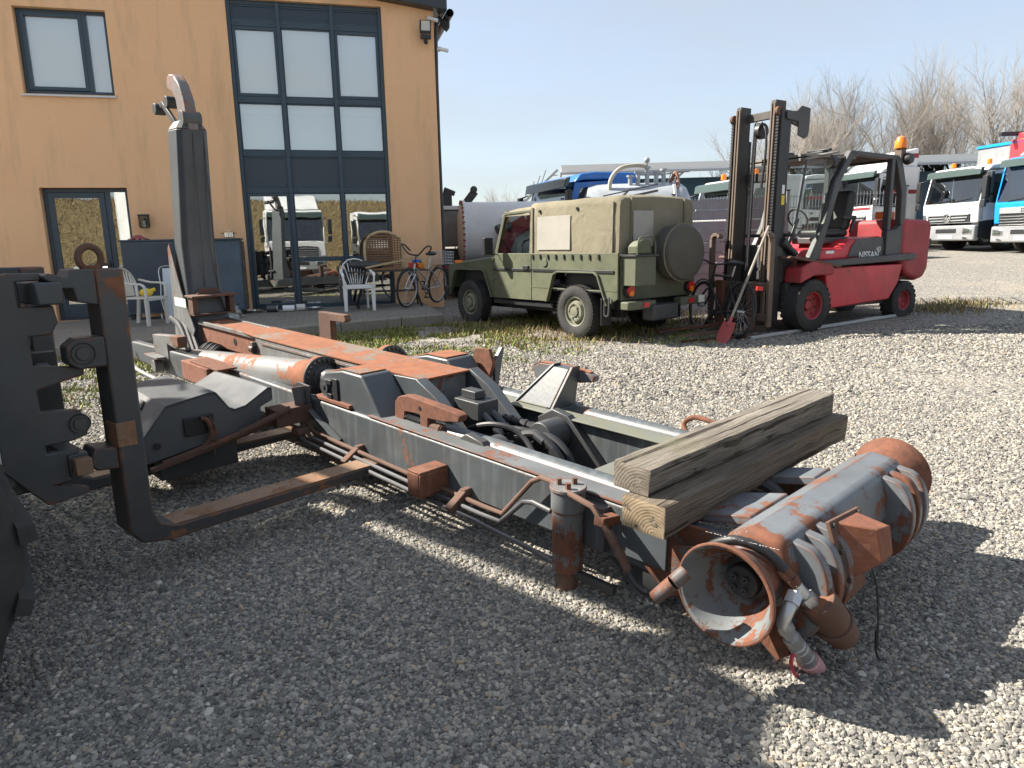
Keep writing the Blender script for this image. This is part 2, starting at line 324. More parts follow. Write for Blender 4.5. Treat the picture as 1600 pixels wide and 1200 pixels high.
# loose gravel stones close to the viewer: nobody could count them
def noise2(x, y): return math.sin(x*2.3+1.3*math.sin(y*1.7))*math.cos(y*2.1+math.sin(x*1.1))+.5*math.sin(x*5.1+y*3.7)*math.cos(y*4.9-x*2.0)
def gravel_stuff():
    pts = []; sc = []
    def region(y0, y1, sp, s):
        ny = int((y1-y0)/sp)
        for j in range(ny):
            y = y0+j*sp; w = .80*y+.9; n = int(2*w/sp)
            x = -w+sp*(np.arange(n)+.5*(j % 2))
            pts.append(np.stack([x+rng.uniform(-.5, .5, n)*sp, y+rng.uniform(-.5, .5, n)*sp], 1)); sc.append(s*rng.uniform(.55, 1.35, n)*np.where(rng.random(n) < .05, 1.5, 1))
    region(1.0, 3.6, .0118, .0085); region(3.6, 6.4, .0150, .0106); region(6.4, 10.4, .0235, .0148)
    P = np.concatenate(pts); S = np.concatenate(sc)
    far = P[:, 1] > 8.2; keep = ~far | (rng.random(len(P)) < 1-.75*(P[:, 1]-8.2)/2.2)
    P, S = P[keep], S[keep]
    # patches of weeds and finer ground keep fewer stones
    k = np.ones(len(P), bool)
    u = (P[:, 0]+8.404)*.967+(P[:, 1]-13.32)*.254; w = (P[:, 0]+8.404)*.254-(P[:, 1]-13.32)*.967
    k &= ~(w < 4.2-.16*(u-2))
    tr = np.array([noise2(x*.45+1.7, y*.95) for x, y in P]); k &= ~((P[:, 1] > 4.6) & (tr > .45) & (rng.random(len(P)) < .6))
    P, S = P[k], S[k]
    z = np.array([yz_(x, y) for x, y in P])+S*rng.uniform(-.25, .35, len(S))
    me = bpy.data.meshes.new('loose_gravel'); me.vertices.add(len(P)); me.vertices.foreach_set('co', np.stack([P[:, 0], P[:, 1], z], 1).astype(np.float32).ravel())
    a = me.attributes.new('sc', 'FLOAT_VECTOR', 'POINT'); n = len(P)
    a.data.foreach_set('vector', (S[:, None]*rng.uniform((.8, .7, .5), (1.35, 1.1, .9), (n, 3))).astype(np.float32).ravel())
    a = me.attributes.new('rot', 'FLOAT_VECTOR', 'POINT')
    a.data.foreach_set('vector', np.stack([rng.normal(0, .35, n), rng.normal(0, .35, n), rng.uniform(0, 6.28, n)], 1).astype(np.float32).ravel())
    o = bpy.data.objects.new('loose_gravel', me); COL.objects.link(o); me.materials.append(M['stone'])
    g = bpy.data.node_groups.new('scatter_stones', 'GeometryNodeTree'); g.interface.new_socket('Geometry', in_out='INPUT', socket_type='NodeSocketGeometry'); g.interface.new_socket('Geometry', in_out='OUTPUT', socket_type='NodeSocketGeometry')
    N = g.nodes.new; gi = N('NodeGroupInput'); go = N('NodeGroupOutput'); iop = N('GeometryNodeInstanceOnPoints'); join = N('GeometryNodeJoinGeometry')
    for k_ in range(4):
        ico = N('GeometryNodeMeshIcoSphere'); ico.inputs['Subdivisions'].default_value = 2; sp = N('GeometryNodeSetPosition'); nz_ = N('ShaderNodeTexNoise'); nz_.noise_dimensions = '4D'
        nz_.inputs['W'].default_value = k_*7.3; nz_.inputs['Scale'].default_value = .9; sub = N('ShaderNodeVectorMath'); sub.operation = 'SUBTRACT'; sub.inputs[1].default_value = (.5, .5, .5)
        mul = N('ShaderNodeVectorMath'); mul.operation = 'SCALE'; mul.inputs['Scale'].default_value = 1.9
        g.links.new(nz_.outputs['Color'], sub.inputs[0]); g.links.new(sub.outputs[0], mul.inputs[0]); g.links.new(mul.outputs[0], sp.inputs['Offset']); g.links.new(ico.outputs[0], sp.inputs['Geometry'])
        sm = N('GeometryNodeSetMaterial'); sm.inputs['Material'].default_value = M['stone']; g.links.new(sp.outputs[0], sm.inputs['Geometry'])
        ss = N('GeometryNodeSetShadeSmooth'); ss.inputs['Shade Smooth'].default_value = False; g.links.new(sm.outputs[0], ss.inputs['Geometry'])
        ti = N('GeometryNodeGeometryToInstance'); g.links.new(ss.outputs[0], ti.inputs[0]); g.links.new(ti.outputs[0], join.inputs[0])
    at1 = N('GeometryNodeInputNamedAttribute'); at1.data_type = 'FLOAT_VECTOR'; at1.inputs['Name'].default_value = 'sc'
    at2 = N('GeometryNodeInputNamedAttribute'); at2.data_type = 'FLOAT_VECTOR'; at2.inputs['Name'].default_value = 'rot'
    g.links.new(gi.outputs[0], iop.inputs['Points']); g.links.new(join.outputs[0], iop.inputs['Instance']); iop.inputs['Pick Instance'].default_value = True
    rv = N('FunctionNodeRandomValue'); rv.data_type = 'INT'
    for s_ in rv.inputs:
        if s_.name == 'Max' and s_.type == 'INT': s_.default_value = 3
        if s_.name == 'Min' and s_.type == 'INT': s_.default_value = 0
    g.links.new([s_ for s_ in rv.outputs if s_.type == 'INT'][0], iop.inputs['Instance Index'])
    g.links.new(at1.outputs[0], iop.inputs['Scale']); e2r = N('FunctionNodeEulerToRotation'); g.links.new(at2.outputs[0], e2r.inputs[0]); g.links.new(e2r.outputs[0], iop.inputs['Rotation'])
    g.links.new(iop.outputs[0], go.inputs[0])
    md = o.modifiers.new('scatter', 'NODES'); md.node_group = g
    tag(o, 'loose grey gravel stones covering the yard in the foreground', 'gravel', kind='stuff')
    print('stones', n)
gravel_stuff()

# ------------------------------------------------------------------ building
K = 15.8/13
FO = V((-8.404, 13.320, .24)); FD = V((.9672, .2541, 0)); FN = V((-.2541, .9672, 0))
BM = Matrix(((FD.x, FN.x, 0, FO.x), (FD.y, FN.y, 0, FO.y), (0, 0, 1, FO.z), (0, 0, 0, 1)))
def fw_(s, off, z=0): return FO+FD*s-FN*off+V((0, 0, z))       # s along facade, off in front of it
def tz(s): return .013*max(-2, min(9, s))                      # terrace rises a little to the right (relative to FO.z)
def render_mat():
    m, t, p = _new('ochre_render'); c = _coord(t, jitter=False); n = _noise(t, c, 1.1, 5, .6); n2 = _noise(t, c, 120, 3, .6); n3 = _noise(t, c, 45, 4, .7)
    col = _mix(t, _ramp(t, n, ((.35, 0), (.65, 1))), (.95, .575, .325), (.96, .60, .35))
    col = _mix(t, _math(t, 'MULTIPLY', _ramp(t, n3, ((.40, 0), (.66, 1))), .5), col, (.82, .485, .25))
    cs = _coord(t, scale=(2.2, 2.2, .35), jitter=False); ns = _noise(t, cs, 1.2, 5, .65)
    col = _mix(t, _math(t, 'MULTIPLY', _ramp(t, ns, ((.50, 0), (.72, 1))), .45), col, (.50, .34, .20))
    t.links.new(col, p.inputs['Base Color']); p.inputs['Roughness'].default_value = .92; p.inputs['Specular IOR Level'].default_value = .15
    _bump(t, p, _math(t, 'ADD', n2, _math(t, 'MULTIPLY', n3, 1.2)), .8, .014); return m
M['render'] = render_mat()
M['frame'] = plain('slate_blue_frame', (.034, .058, .080), .38, var=.08)
M['spandrel'] = plain('spandrel_panel', (.022, .036, .052), .22, var=.06, bump=0)
M['interior'] = plain('interior', (.26, .24, .21), .8)
M['blind'] = plain('blind_slat', (.84, .85, .83), .5, var=.04, bump=0)
M['roller'] = plain('roller_blind', (.74, .74, .73), .7, var=.03)
M['roof'] = plain('anthracite_sheet', (.030, .036, .042), .4)
def X(s): return s*K
def Z(z): return 1.26+(z-1.5)*K
def building():
    b = thing('office_building', 'two storey ochre rendered building with a tall blue framed glass bay', 'building', mat=BM)
    x0, x1 = -7.0, X(5.955); ztop = lambda x: 5.90-.125*(x-6.2)
    ops = [(X(-.07), X(1.125), Z(3.78), Z(4.955)), (X(-.055), X(1.13), 0, Z(2.455)), (X(2.785), X(5.12), .02, 5.80)]
    xb = sorted({x0, x1, *[q for o_ in ops for q in o_[:2]]}); zb = sorted({-.3, 5.80, *[q for o_ in ops for q in o_[2:]]})
    w = MB()
    for i in range(len(xb)-1):
        for j in range(len(zb)-1):
            cx, cz = (xb[i]+xb[i+1])/2, (zb[j]+zb[j+1])/2
            if any(o_[0] < cx < o_[1] and o_[2] < cz < o_[3] for o_ in ops): continue
            w.add([(xb[i], 0, zb[j]), (xb[i+1], 0, zb[j]), (xb[i+1], 0, zb[j+1]), (xb[i], 0, zb[j+1])], [(0, 1, 2, 3)])
    for i in range(len(xb)-1):
        w.add([(xb[i], 0, 5.80), (xb[i+1], 0, 5.80), (xb[i+1], 0, ztop(xb[i+1])), (xb[i], 0, ztop(xb[i]))], [(0, 1, 2, 3)])
    dr = .30
    for (a, c, e, f_) in ops:
        for q in (((a, 0, e), (a, dr, e), (a, dr, f_), (a, 0, f_)), ((c, 0, e), (c, 0, f_), (c, dr, f_), (c, dr, e)), ((a, 0, f_), (a, dr, f_), (c, dr, f_), (c, 0, f_)), ((a, 0, e), (c, 0, e), (c, dr, e), (a, dr, e))): w.add(q, [(0, 1, 2, 3)])
    yb = 9.0
    w.add([(x1, 0, -.3), (x1, yb, -.3), (x1, yb, ztop(x1)), (x1, 0, ztop(x1))], [(0, 1, 2, 3)])
    w.add([(x0, 0, -.3), (x0, 0, ztop(x0)), (x0, yb, ztop(x0)), (x0, yb, -.3)], [(0, 1, 2, 3)])
    w.add([(x0, yb, -.3), (x0, yb, ztop(x0)), (x1, yb, ztop(x1)), (x1, yb, -.3)], [(0, 1, 2, 3)])
    w.build('wall', 'render', b)
    # rooms behind the glass
    ii = MB()
    for (a, c, e, f_) in ((-3, 1.9, 0, 2.6), (1.95, 6.9, 0, 2.75), (-3, 1.9, 2.95, 5.75), (1.95, 6.9, 2.95, 5.75)):
        ii.add([(a, .31, e), (c, .31, e), (c, 4, e), (a, 4, e), (a, .31, f_), (c, .31, f_), (c, 4, f_), (a, 4, f_)], [(0, 1, 2, 3), (4, 7, 6, 5), (1, 5, 6, 2), (2, 6, 7, 3), (3, 7, 4, 0)])
    ii.build('interior_room', 'interior', b)
    rf = MB(); o_ = .24
    rf.add([(x0, -o_, ztop(x0)+.005), (x1+.24, -o_, ztop(x1+.24)+.005), (x1+.24, yb, ztop(x1+.24)+.005), (x0, yb, ztop(x0)+.005)]+[(x0, -o_, ztop(x0)+.32), (x1+.24, -o_, ztop(x1+.24)+.32), (x1+.24, yb, ztop(x1+.24)+.32), (x0, yb, ztop(x0)+.32)], [(3, 2, 1, 0), (4, 5, 6, 7), (0, 1, 5, 4), (1, 2, 6, 5), (2, 3, 7, 6), (3, 0, 4, 7)])
    ro = rf.build('roof', 'roof', b, bevel=.01)
    gx = x1+.30; gzv = ztop(x1+.24)-.04
    g = MB(); g.lathe([(.075, -.22), (.075, yb)], (gx, 0, gzv), (0, 1, 0), 14, math.pi*0, math.pi*2); g.tube([(gx, .05, gzv-.05), (gx-.02, .12, gzv-.22), (x1+.06, .16, gzv-.42), (x1+.055, .16, .1)], .042, 10, 5)
    g.build('gutter', 'roof', ro)
    # --- helper for framed glazing
    def fr(name, a, c, e, f_, y, t, d, mat='frame', par=b, bev=.004):
        m = MB()
        m.bb(a, a+t, y, y+d, e, f_); m.bb(c-t, c, y, y+d, e, f_); m.bb(a+t, c-t, y+.001, y+d-.001, f_-t, f_); m.bb(a+t, c-t, y+.001, y+d-.001, e, e+t)
        return m.build(name, mat, par, bevel=bev)
    def pane(a, c, e, f_, y, mat, par): 
        m = MB(); m.bb(a, c, y, y+.012, e, f_); return m.build('pane', mat, par)
    # upper left window
    a, c, e, f_ = ops[0]; mu = X(.80)
    wn = fr('window', a+.01, c-.01, e+.02, f_-.005, .12, .055, .08); 
    fr('sash', a+.07, mu-.03, e+.08, f_-.06, .10, .06, .08, par=wn); m = MB(); m.bb(mu-.03, mu+.045, .11, .20, e+.076, f_-.061); m.build('mullion', 'frame', wn)
    pane(a+.13, mu-.09, e+.14, f_-.12, .15, 'glass_blind', wn); pane(mu+.045, c-.065, e+.076, f_-.061, .15, 'glass_blind', wn)
    m = MB(); m.bb(a+.06, c-.06, .185, .19, e+.07, f_-.06); m.build('roller_blind', 'roller', wn)
    m = MB(); m.prism([(-.05, 0), (.12, .02), (.12, .045), (-.05, .025)], (a-.03, 0, e-.045), (0, 1, 0), (0, 0, 1), (c-a+.06, 0, 0)); m.build('window_sill', 'alu', wn)
    # door with side light
    a, c, e, f_ = ops[1]; mu = X(.80)
    dn = fr('door', a+.01, c-.01, e+.0, f_-.01, .14, .06, .08)
    lf = fr('door_leaf', a+.075, mu-.02, e+.05, f_-.075, .125, .10, .07, par=dn); m = MB(); m.bb(mu-.015, mu+.07, .14, .22, e+.06, f_-.07); m.build('mullion', 'frame', dn)
    m = MB(); m.bb(a+.175, mu-.12, .127, .19, e+.15, e+.30); m.build('kick_panel', 'frame', dn)
    pane(a+.175, mu-.12, e+.30, f_-.175, .15, 'glass', dn); pane(mu+.07, c-.07, e+.06, f_-.07, .165, 'glass', dn)
    m = MB(); m.bb(mu-.075, mu-.05, .08, .125, 1.0, 1.03); m.bb(mu-.075, mu-.05, .075, .09, 1.0, 1.03); m.bb(mu-.20, mu-.05, .07, .09, 1.0, 1.025); m.bb(mu-.08, mu-.045, .115, .126, .90, 1.10); m.build('door_handle', 'black', dn)
    # glazed bay
    bay = MB(); a, c, e, f_ = ops[2]; cx = [a+.05, X(3.53), X(4.34), c-.05]; yf = .09
    rows = [.06, Z(2.42), Z(2.985), Z(3.795), Z(4.91), 5.78]
    for x_, wd in ((a+.035, .07), (cx[1], .075), (cx[2], .075), (c-.035, .07)):
        bay = MB(); bay.bb(x_-wd/2, x_+wd/2, yf-.03, yf+.11, .02, 5.79); bay.build('mullion', 'frame', b, bevel=.004)
    wc = MB()
    for ri, z_ in enumerate(rows):
        for k in range(3):
            m = MB(); xa, xc = cx[k]+.036, cx[k+1]-.036
            if k == 0: xa = a+.07
            if k == 2: xc = c-.07
            m.bb(xa, xc, yf, yf+.09, z_-.055, z_+.055); m.build('transom', 'frame', b, bevel=.003)
            if ri: wc.bb(xa+.06, xa+.10, yf-.004, yf, z_-.012, z_+.006); wc.bb(xc-.10, xc-.06, yf-.004, yf, z_-.012, z_+.006)
    tag(wc.build('weep_cover', 'black', b), kind='stuff')
    for ri in range(5):
        for k in range(3):
            xa, xc = cx[k]+.036, cx[k+1]-.036
            if k == 0: xa = a+.07
            if k == 2: xc = c-.07
            za, zc = rows[ri]+.055, rows[ri+1]-.055
            if ri in (1, 4):
                m = MB(); m.bb(xa, xc, yf+.03, yf+.06, za, zc); m.build('spandrel_panel', 'spandrel', b); fr('bead', xa+.002, xc-.002, za+.002, zc-.002, yf+.012, .03, .018); continue
            if ri == 3 and k in (0, 2) or ri == 0 and k == 0:
                fr('sash', xa+.004, xc-.004, za+.004, zc-.004, yf+.0, .055, .08); xa += .059; xc -= .059; za += .059; zc -= .059
            else: fr('bead', xa+.002, xc-.002, za+.002, zc-.002, yf+.012, .02, .07)
            if ri == 0 and k:
                zm = Z(1.31); m = MB(); m.bb(xa, xc, yf+.002, yf+.088, zm-.045, zm+.045); m.build('transom', 'frame', b, bevel=.003)
                pane(xa, xc, za, zm-.045, yf+.04, 'glass', b); pane(xa, xc, zm+.045, zc, yf+.04, 'glass', b)
            else: pane(xa, xc, za, zc, yf+.04, 'glass' if ri == 0 else 'glass_blind', b)
            if ri in (2, 3):
                bl = MB(); z_ = zc-.02; zend = za if ri == 3 else zc-.20
                while z_ > zend: bl.box(((xa+xc)/2, yf+.075, z_), (xc-xa, .030, .003), Matrix.Rotation(R(-74), 3, 'X')); z_ -= .026
                tag(bl.build('blind', 'blind', b), kind='stuff')
                if ri == 2: m = MB(); m.bb(xa, xc, yf+.085, yf+.09, za, zc-.19); m.build('privacy_screen', 'roller', b)
    return b
building()

# terrace in front of the building
M['paver'] = None
def paver_mat():
    m, t, p = _new('concrete_pavers'); c = _coord(t, jitter=False)
    br = t.nodes.new('ShaderNodeTexBrick'); br.inputs['Scale'].default_value = 1; br.inputs['Brick Width'].default_value = .22; br.inputs['Row Height'].default_value = .11; br.inputs['Mortar Size'].default_value = .006
    br.inputs['Color1'].default_value = (.185, .175, .16, 1); br.inputs['Color2'].default_value = (.235, .22, .20, 1); br.inputs['Mortar'].default_value = (.09, .085, .07, 1); t.links.new(c, br.inputs['Vector'])
    n = _noise(t, c, 2.5, 6, .7); col = _mix(t, _math(t, 'MULTIPLY', _ramp(t, n, ((.42, 0), (.66, 1))), .55), br.outputs[0], (.25, .22, .145))
    t.links.new(col, p.inputs['Base Color']); p.inputs['Roughness'].default_value = .9; _bump(t, p, br.outputs['Fac'], -.4, .01); return m
M['paver'] = paver_mat()
M['kerb'] = plain('concrete_kerb', (.25, .235, .20), .9, var=.25, scale=5, bump=.3)
def edge(s): return 4.05-.255*(s-1.95) if s > -1 else 4.80
tm = MB(); ss = list(np.arange(-5, 7.01, 1.0))[:-1]+[6.75]; vv = []
for s in ss: vv += [(s, .02, tz(s)-.002), (s, -edge(s)+.09, tz(s)-.002)]
tm.add(vv, [(2*i, 2*i+1, 2*i+3, 2*i+2) for i in range(len(ss)-1)])
ter = tm.build('paved_terrace', 'paver'); ter.matrix_world = BM; tag(ter, kind='structure')
for i in range(len(ss)-1):
    a, c = ss[i], ss[i+1]; m = MB(); g = .006
    p0, p1 = V((a+g, -edge(a), tz(a))), V((c-g, -edge(c), tz(c))); j = rng.uniform(-.004, .006)
    m.prism([(0, -.35), (.085, -.35), (.085, j), (.02, j), (0, j-.02)], p0, (0, 1, 0), (0, 0, 1), p1-p0); m.build('kerb_stone', 'kerb', ter, bevel=.004)
# ------------------------------------------------------------------ hook lift frame (local x: towards the hook, y: towards the viewer's side, z: up)
HU = V((-.69462, .71839, .03770)); HV = V((.71921, .69433, .02259)); HW = V((.00994, -.04281, .99903)); HO = V((1.21939, 2.65160, .38588))
HM = Matrix(((HU.x, -HV.x, HW.x, HO.x), (HU.y, -HV.y, HW.y, HO.y), (HU.z, -HV.z, HW.z, HO.z), (0, 0, 0, 1)))
M['cover'] = painted('cover_plastic', (.062, .068, .074), rust=0, rough=.5, fade=.5, dirt=.45, dirtcol=(.13, .125, .115))
M['moss'] = painted('mossy_top', (.12, .125, .12), rust=.2, rough=.7, fade=.5, dirt=.6, dirtcol=(.15, .15, .05), scale=3)
M['label_white'] = painted('scratched_sticker', (.62, .62, .60), rust=.08, rough=.5, dirt=.4, dirtcol=(.3, .3, .27), scale=9)
def hooklift():
    h = thing('hook_lift_frame', 'dismantled rusty grey truck hook lift with upright hook arm, resting on two fork tines', 'hook lift', mat=HM)
    def P(name, mb, mat, par=h, bev=.005, **k): return mb.build(name, mat, par, bevel=bev, **k)
    # main rails with their rear gussets
    for s in (1, -1):
        m = MB(); y0, y1 = (.37, .45) if s > 0 else (-.45, -.37)
        m.xz([(7.08, -.10), (6.95, -.055), (6.1, -.02), (5.2, .012), (.55, .02), (.16, .03), (.10, -.13), (.30, -.235), (6.2, -.245), (7.05, -.235)], y0, y1)
        rl = P('main_rail', m, 'grey', bev=.014)
        m = MB(); m.bb(.62, 2.55, y0-.004 if s < 0 else y0-.035, y1+.003 if s > 0 else y1+.045, .0215, .031)
        P('top_flange', m, 'grey_rusty' if s > 0 else 'moss', rl, .003)
    m = MB(); m.prism([(.18, .05), (.55, .035), (.62, -.10), (.40, -.30), (.22, -.20)], (0, .452, 0), (1, 0, 0), (0, 0, 1), (0, .018, 0)); P('gusset', m, 'grey_rusty')
    m = MB(); m.prism([(.12, .04), (.34, -.02), (.16, -.27)], (0, .50, 0), (1, .12, 0), (0, 0, 1), (0, .012, 0)); P('gusset', m, 'grey_rusty')
    m = MB(); m.bb(.40, .62, .47, .482, -.18, .0); P('gusset', m, 'grey_clean')
    for (a, b, y, z, r) in ((.42, 2.6, .275, -.008, .058), (.62, 3.3, -.565, -.012, .055)):
        m = MB(); m.cyl((a, y, z), (b, y, z), r, n=20); P('roller_tube', m, 'grey', bev=0)
    m = MB(); m.cyl((1.35, .275, .002), (1.18, .275, .002), .0583, n=20, cap=False); 
    m = MB(); m.bb(.89, 1.10, -.368, .368, -.20, -.03); P('cross_member', m, 'moss', bev=.02)
    m = MB(); m.bb(3.1, 3.22, -.368, .368, -.22, -.05); P('cross_member', m, 'grey', bev=.01)
    m = MB(); m.bb(5.9, 6.1, -.368, .368, -.22, -.06); P('cross_member', m, 'grey', bev=.01)
    # rear sloping plates over the gap, below the beams
    for (y0, y1) in ((.05, .36), (-.36, -.20)):
        m = MB(); m.xz([(.10, .075), (.13, .105), (.50, .01), (.75, -.05), (.75, -.075), (.48, -.02)], y0, y1); P('rear_plate', m, 'grey_axle', bev=.004)
    m = MB(); m.tube([(.62, -.03, -.02), (.45, -.10, .03), (.30, -.16, .02), (.18, -.12, -.06)], .032, 10, 5); m.tube([(.66, -.09, -.03), (.48, -.15, .02), (.34, -.20, .02), (.2, -.17, -.08)], .028, 10, 5); P('rear_hose', m, 'hose', bev=0)
    # jib: outer beam, rusty top plate, cheeks
    m = MB(); m.bb(2.36, 4.62, -.178, .178, -.09, .228); jb = P('jib_beam', m, 'grey_light', bev=.008)
    m = MB(); m.prism([(2.33, -.186), (4.95, -.15), (4.95, .15), (4.62, .186), (2.33, .186)], (0, 0, .2285), (1, 0, 0), (0, 1, 0), (0, 0, .013)); P('top_plate', m, 'rust_top', jb, .003)
    for y in (.186, -.206):
        m = MB(); m.xz([(2.95, .215), (2.33, .241), (2.17, .16), (1.90, -.06), (1.66, -.19), (1.72, -.235), (2.05, -.235), (3.0, -.10)], y, y+.02); P('cheek_plate', m, 'grey_clean', jb, .004)
        m = MB(); m.prism([(2.33, .25), (2.15, .168), (1.88, -.055), (1.64, -.19), (1.67, -.205), (1.91, -.075), (2.17, .148), (2.34, .232)], (0, y-.045 if y < 0 else y-.02, 0), (1, 0, 0), (0, 0, 1), (0, .075, 0)); P('cheek_flange', m, 'grey_clean', jb, .003)
    m = MB(); m.bar((4.5, .182, .19), (3.05, .182, .20), .012, .018); m.bar((3.05, .20, .20), (2.45, .20, -.02), .012, .03); m.bar((3.2, .195, .175), (2.62, .195, -.05), .012, .03); P('weld_rib', m, 'grey_light', jb, .002)
    # valve block and corrugated hoses between the cheeks
    m = MB(); m.bb(1.98, 2.2, -.10, .06, .02, .13); m.bb(2.05, 2.18, -.06, .02, .13, .18); vb = P('valve_block', m, 'black_dusty', bev=.006)
    for yy in (-.06, .01):
        m = MB(); m.cyl((2.0, yy, .06), (1.90, yy-.02, -.02), .022, n=8); m.cyl((1.91, yy-.02, -.015), (1.87, yy-.025, -.06), .028, n=6); P('fitting', m, 'steel_dark', vb, 0)
    def corr(pts, r, mat='hose', step=.035):
        c = catmull([V(p) for p in pts], 10); m = MB(); m.tube(c, r, 10); d = 0
        for i in range(len(c)-1):
            d += (c[i+1]-c[i]).length
            if d > step: d = 0; t = (c[i+1]-c[i]).normalized(); m.cyl(c[i]-t*.009, c[i]+t*.009, r*1.22, n=10)
        return m
    P('ribbed_hose', corr([(2.2, -.1, -.03), (1.95, -.15, .0), (1.72, -.20, -.03), (1.6, -.27, -.06)], .024), 'hose', bev=0)
    P('ribbed_hose', corr([(2.15, .16, -.16), (1.85, .13, -.06), (1.70, .08, -.06), (1.58, .05, -.16)], .03), 'hose', bev=0)
    P('ribbed_hose', corr([(2.1, .12, -.16), (1.80, .08, -.10), (1.65, .03, -.11), (1.52, .0, -.20)], .026), 'hose', bev=0)
    m = MB(); m.tube([(1.75, -.02, -.03), (1.62, -.05, .0), (1.50, -.06, -.06), (1.42, -.06, -.15)], .024, 10, 5); m.cyl((1.50, -.055, -.06), (1.44, -.06, -.13), .031, n=6); m.tube([(1.72, -.07, -.05), (1.58, -.11, -.02), (1.46, -.12, -.08), (1.40, -.12, -.17)], .022, 10, 5); P('hydraulic_hose', m, 'hose', bev=0)
    m = MB(); m.cyl((1.43, -.06, -.12), (1.40, -.06, -.16), .03, n=6); P('fitting', m, 'steel_dark', bev=0); m = MB(); m.cyl((1.62, -.05, .0), (1.56, -.055, -.03), .029, n=10); P('fitting', m, 'steel_dark', bev=0)
    for k, pts in enumerate(([(2.2, .10, -.10), (1.9, .05, .02), (1.7, -.02, -.02), (1.5, .02, -.18)], [(2.2, -.02, -.12), (1.85, -.06, -.02), (1.62, -.16, -.06), (1.45, -.2, -.2)], [(2.1, .15, -.2), (1.75, .18, -.10), (1.55, .14, -.16), (1.3, .16, -.22)], [(1.95, .0, -.18), (1.6, .08, -.14), (1.3, .06, -.2), (1.1, .10, -.22)])):
        m = MB(); m.tube(pts, .018+.003*(k % 2), 9, 6); P('hydraulic_hose', m, 'hose', bev=0)
    m = MB(); m.cyl((1.75, .0, -.15), (1.30, .0, -.17), .06, n=16); m.cyl((1.30, .0, -.17), (1.22, .0, -.172), .072, n=16); P('tilt_ram', m, 'black_dusty', bev=.003)
    m = MB(); m.xz([(1.78, -.22), (1.86, .0), (1.74, .07), (1.62, .05), (1.36, -.20), (1.38, -.23)], -.365, -.31); m.cyl((1.68, -.31, -.06), (1.68, -.14, -.06), .095, n=20); P('pivot_lug', m, 'black_dusty', bev=.006)
    m = MB(); m.xz([(1.78, -.22), (1.86, .0), (1.74, .07), (1.62, .05), (1.40, -.20), (1.42, -.23)], .31, .365); m.cyl((1.68, .31, -.06), (1.68, .16, -.06), .095, n=20); P('pivot_lug', m, 'black_dusty', bev=.006)
    m = MB(); m.tube([(1.38, -.15, -.23), (1.25, -.22, -.24), (1.12, -.26, -.235), (.9, -.3, -.25)], .014, 8, 6); m.tube([(1.40, -.02, -.23), (1.22, -.10, -.24), (1.10, -.10, -.245)], .014, 8, 6); P('cable', m, 'hose', bev=0)
    # inner arm and collar
    m = MB(); m.bb(4.6, 6.12, -.135, .135, .03, .205); ia = P('inner_arm', m, 'rust_orange', bev=.006)
    m = MB(); m.bb(4.95, 6.0, -.15, .15, .2053, .224); P('top_plate', m, 'rust_top', ia, .003)
    m = MB(); m.bb(4.62, 6.02, .125, .155, .20, .235); m.bb(4.62, 6.02, -.155, -.125, .20, .235); P('edge_rail', m, 'grey_light', ia, .004)
    m = MB(); m.cyl((5.12, .1352, .12), (5.12, .138, .12), .032, n=18); P('hole', m, 'black', ia, 0)
    m = MB(); m.bb(4.6, 4.64, -.215, .215, -.12, .19); cl = P('collar', m, 'grey', bev=.004)
    for zz in (.13, .05, -.04):
        m = MB(); m.cyl((4.66, .20, zz), (4.60, .20, zz), .03, n=12); P('bolt', m, 'bolt', cl, 0)
    # upright hook arm: tapered box with base shoe, gussets and the hook
    def loft(name, secs, mat, par=h, bev=.01):
        m = MB(); vs_ = [q for s in secs for q in s]; n = len(secs[0]); fs = [tuple(range(n-1, -1, -1)), tuple(range((len(secs)-1)*n, len(secs)*n))]
        for i in range(len(secs)-1): fs += [(i*n+k, i*n+(k+1) % n, (i+1)*n+(k+1) % n, (i+1)*n+k) for k in range(n)]
        m.add(vs_, fs); return P(name, m, mat, par, bev)
    def sec(z, x0, x1, w): c = .045; return [(x0, -w+c, z), (x0, w-c, z), (x0+c, w, z), (x1, w, z), (x1, -w, z), (x0+c, -w, z)]
    ar = loft('hook_arm', [sec(-.05, 5.88, 6.33, .185), sec(.20, 5.90, 6.32, .185), sec(.48, 5.99, 6.28, .17), sec(.95, 6.02, 6.24, .16), sec(1.97, 5.88, 6.13, .14)], 'grey_clean')
    loft('arm_head', [sec(1.97, 5.88, 6.13, .14), [(x*.72+6.0*.28, y*.62, 2.05) for x, y, z in sec(2.05, 5.88, 6.13, .14)]], 'grey', ar)
    m = MB()
    m.bar((5.991, .01, .55), (5.884, .01, 1.94), .004, .008, (1, 0, 0))
    m.bar((5.995, -.118, .5), (5.885, -.09, 1.95), .010, .010, (1, 0, 0)); P('weld_seam', m, 'grey_clean', ar, .002)
    m = MB(); m.bb(5.80, 5.99, -.215, .215, .455, .475); m.bb(5.84, 5.95, .15, .20, .30, .454); m.bb(5.84, 5.95, -.20, -.15, .30, .454); m.bb(5.83, 5.95, -.20, .20, .285, .30)
    m.prism([(-.12, .475), (-.07, .53), (.07, .53), (.12, .475)], (5.93, 0, 0), (0, 1, 0), (0, 0, 1), (.04, 0, 0)); P('stop_shoe', m, 'rust_dark', ar, .004)
    m = MB(); m.xz([(6.33, .9), (6.28, .95), (6.10, .50), (5.90, .21), (5.86, .15), (6.0, .0), (6.40, 0.), (6.36, .3)], .186, .20); P('gusset', m, 'grey_light', ar, .004)
    m = MB(); m.bb(6.01, 6.30, .2005, .202, .35, .435); m.build('sticker', 'label_white', ar)
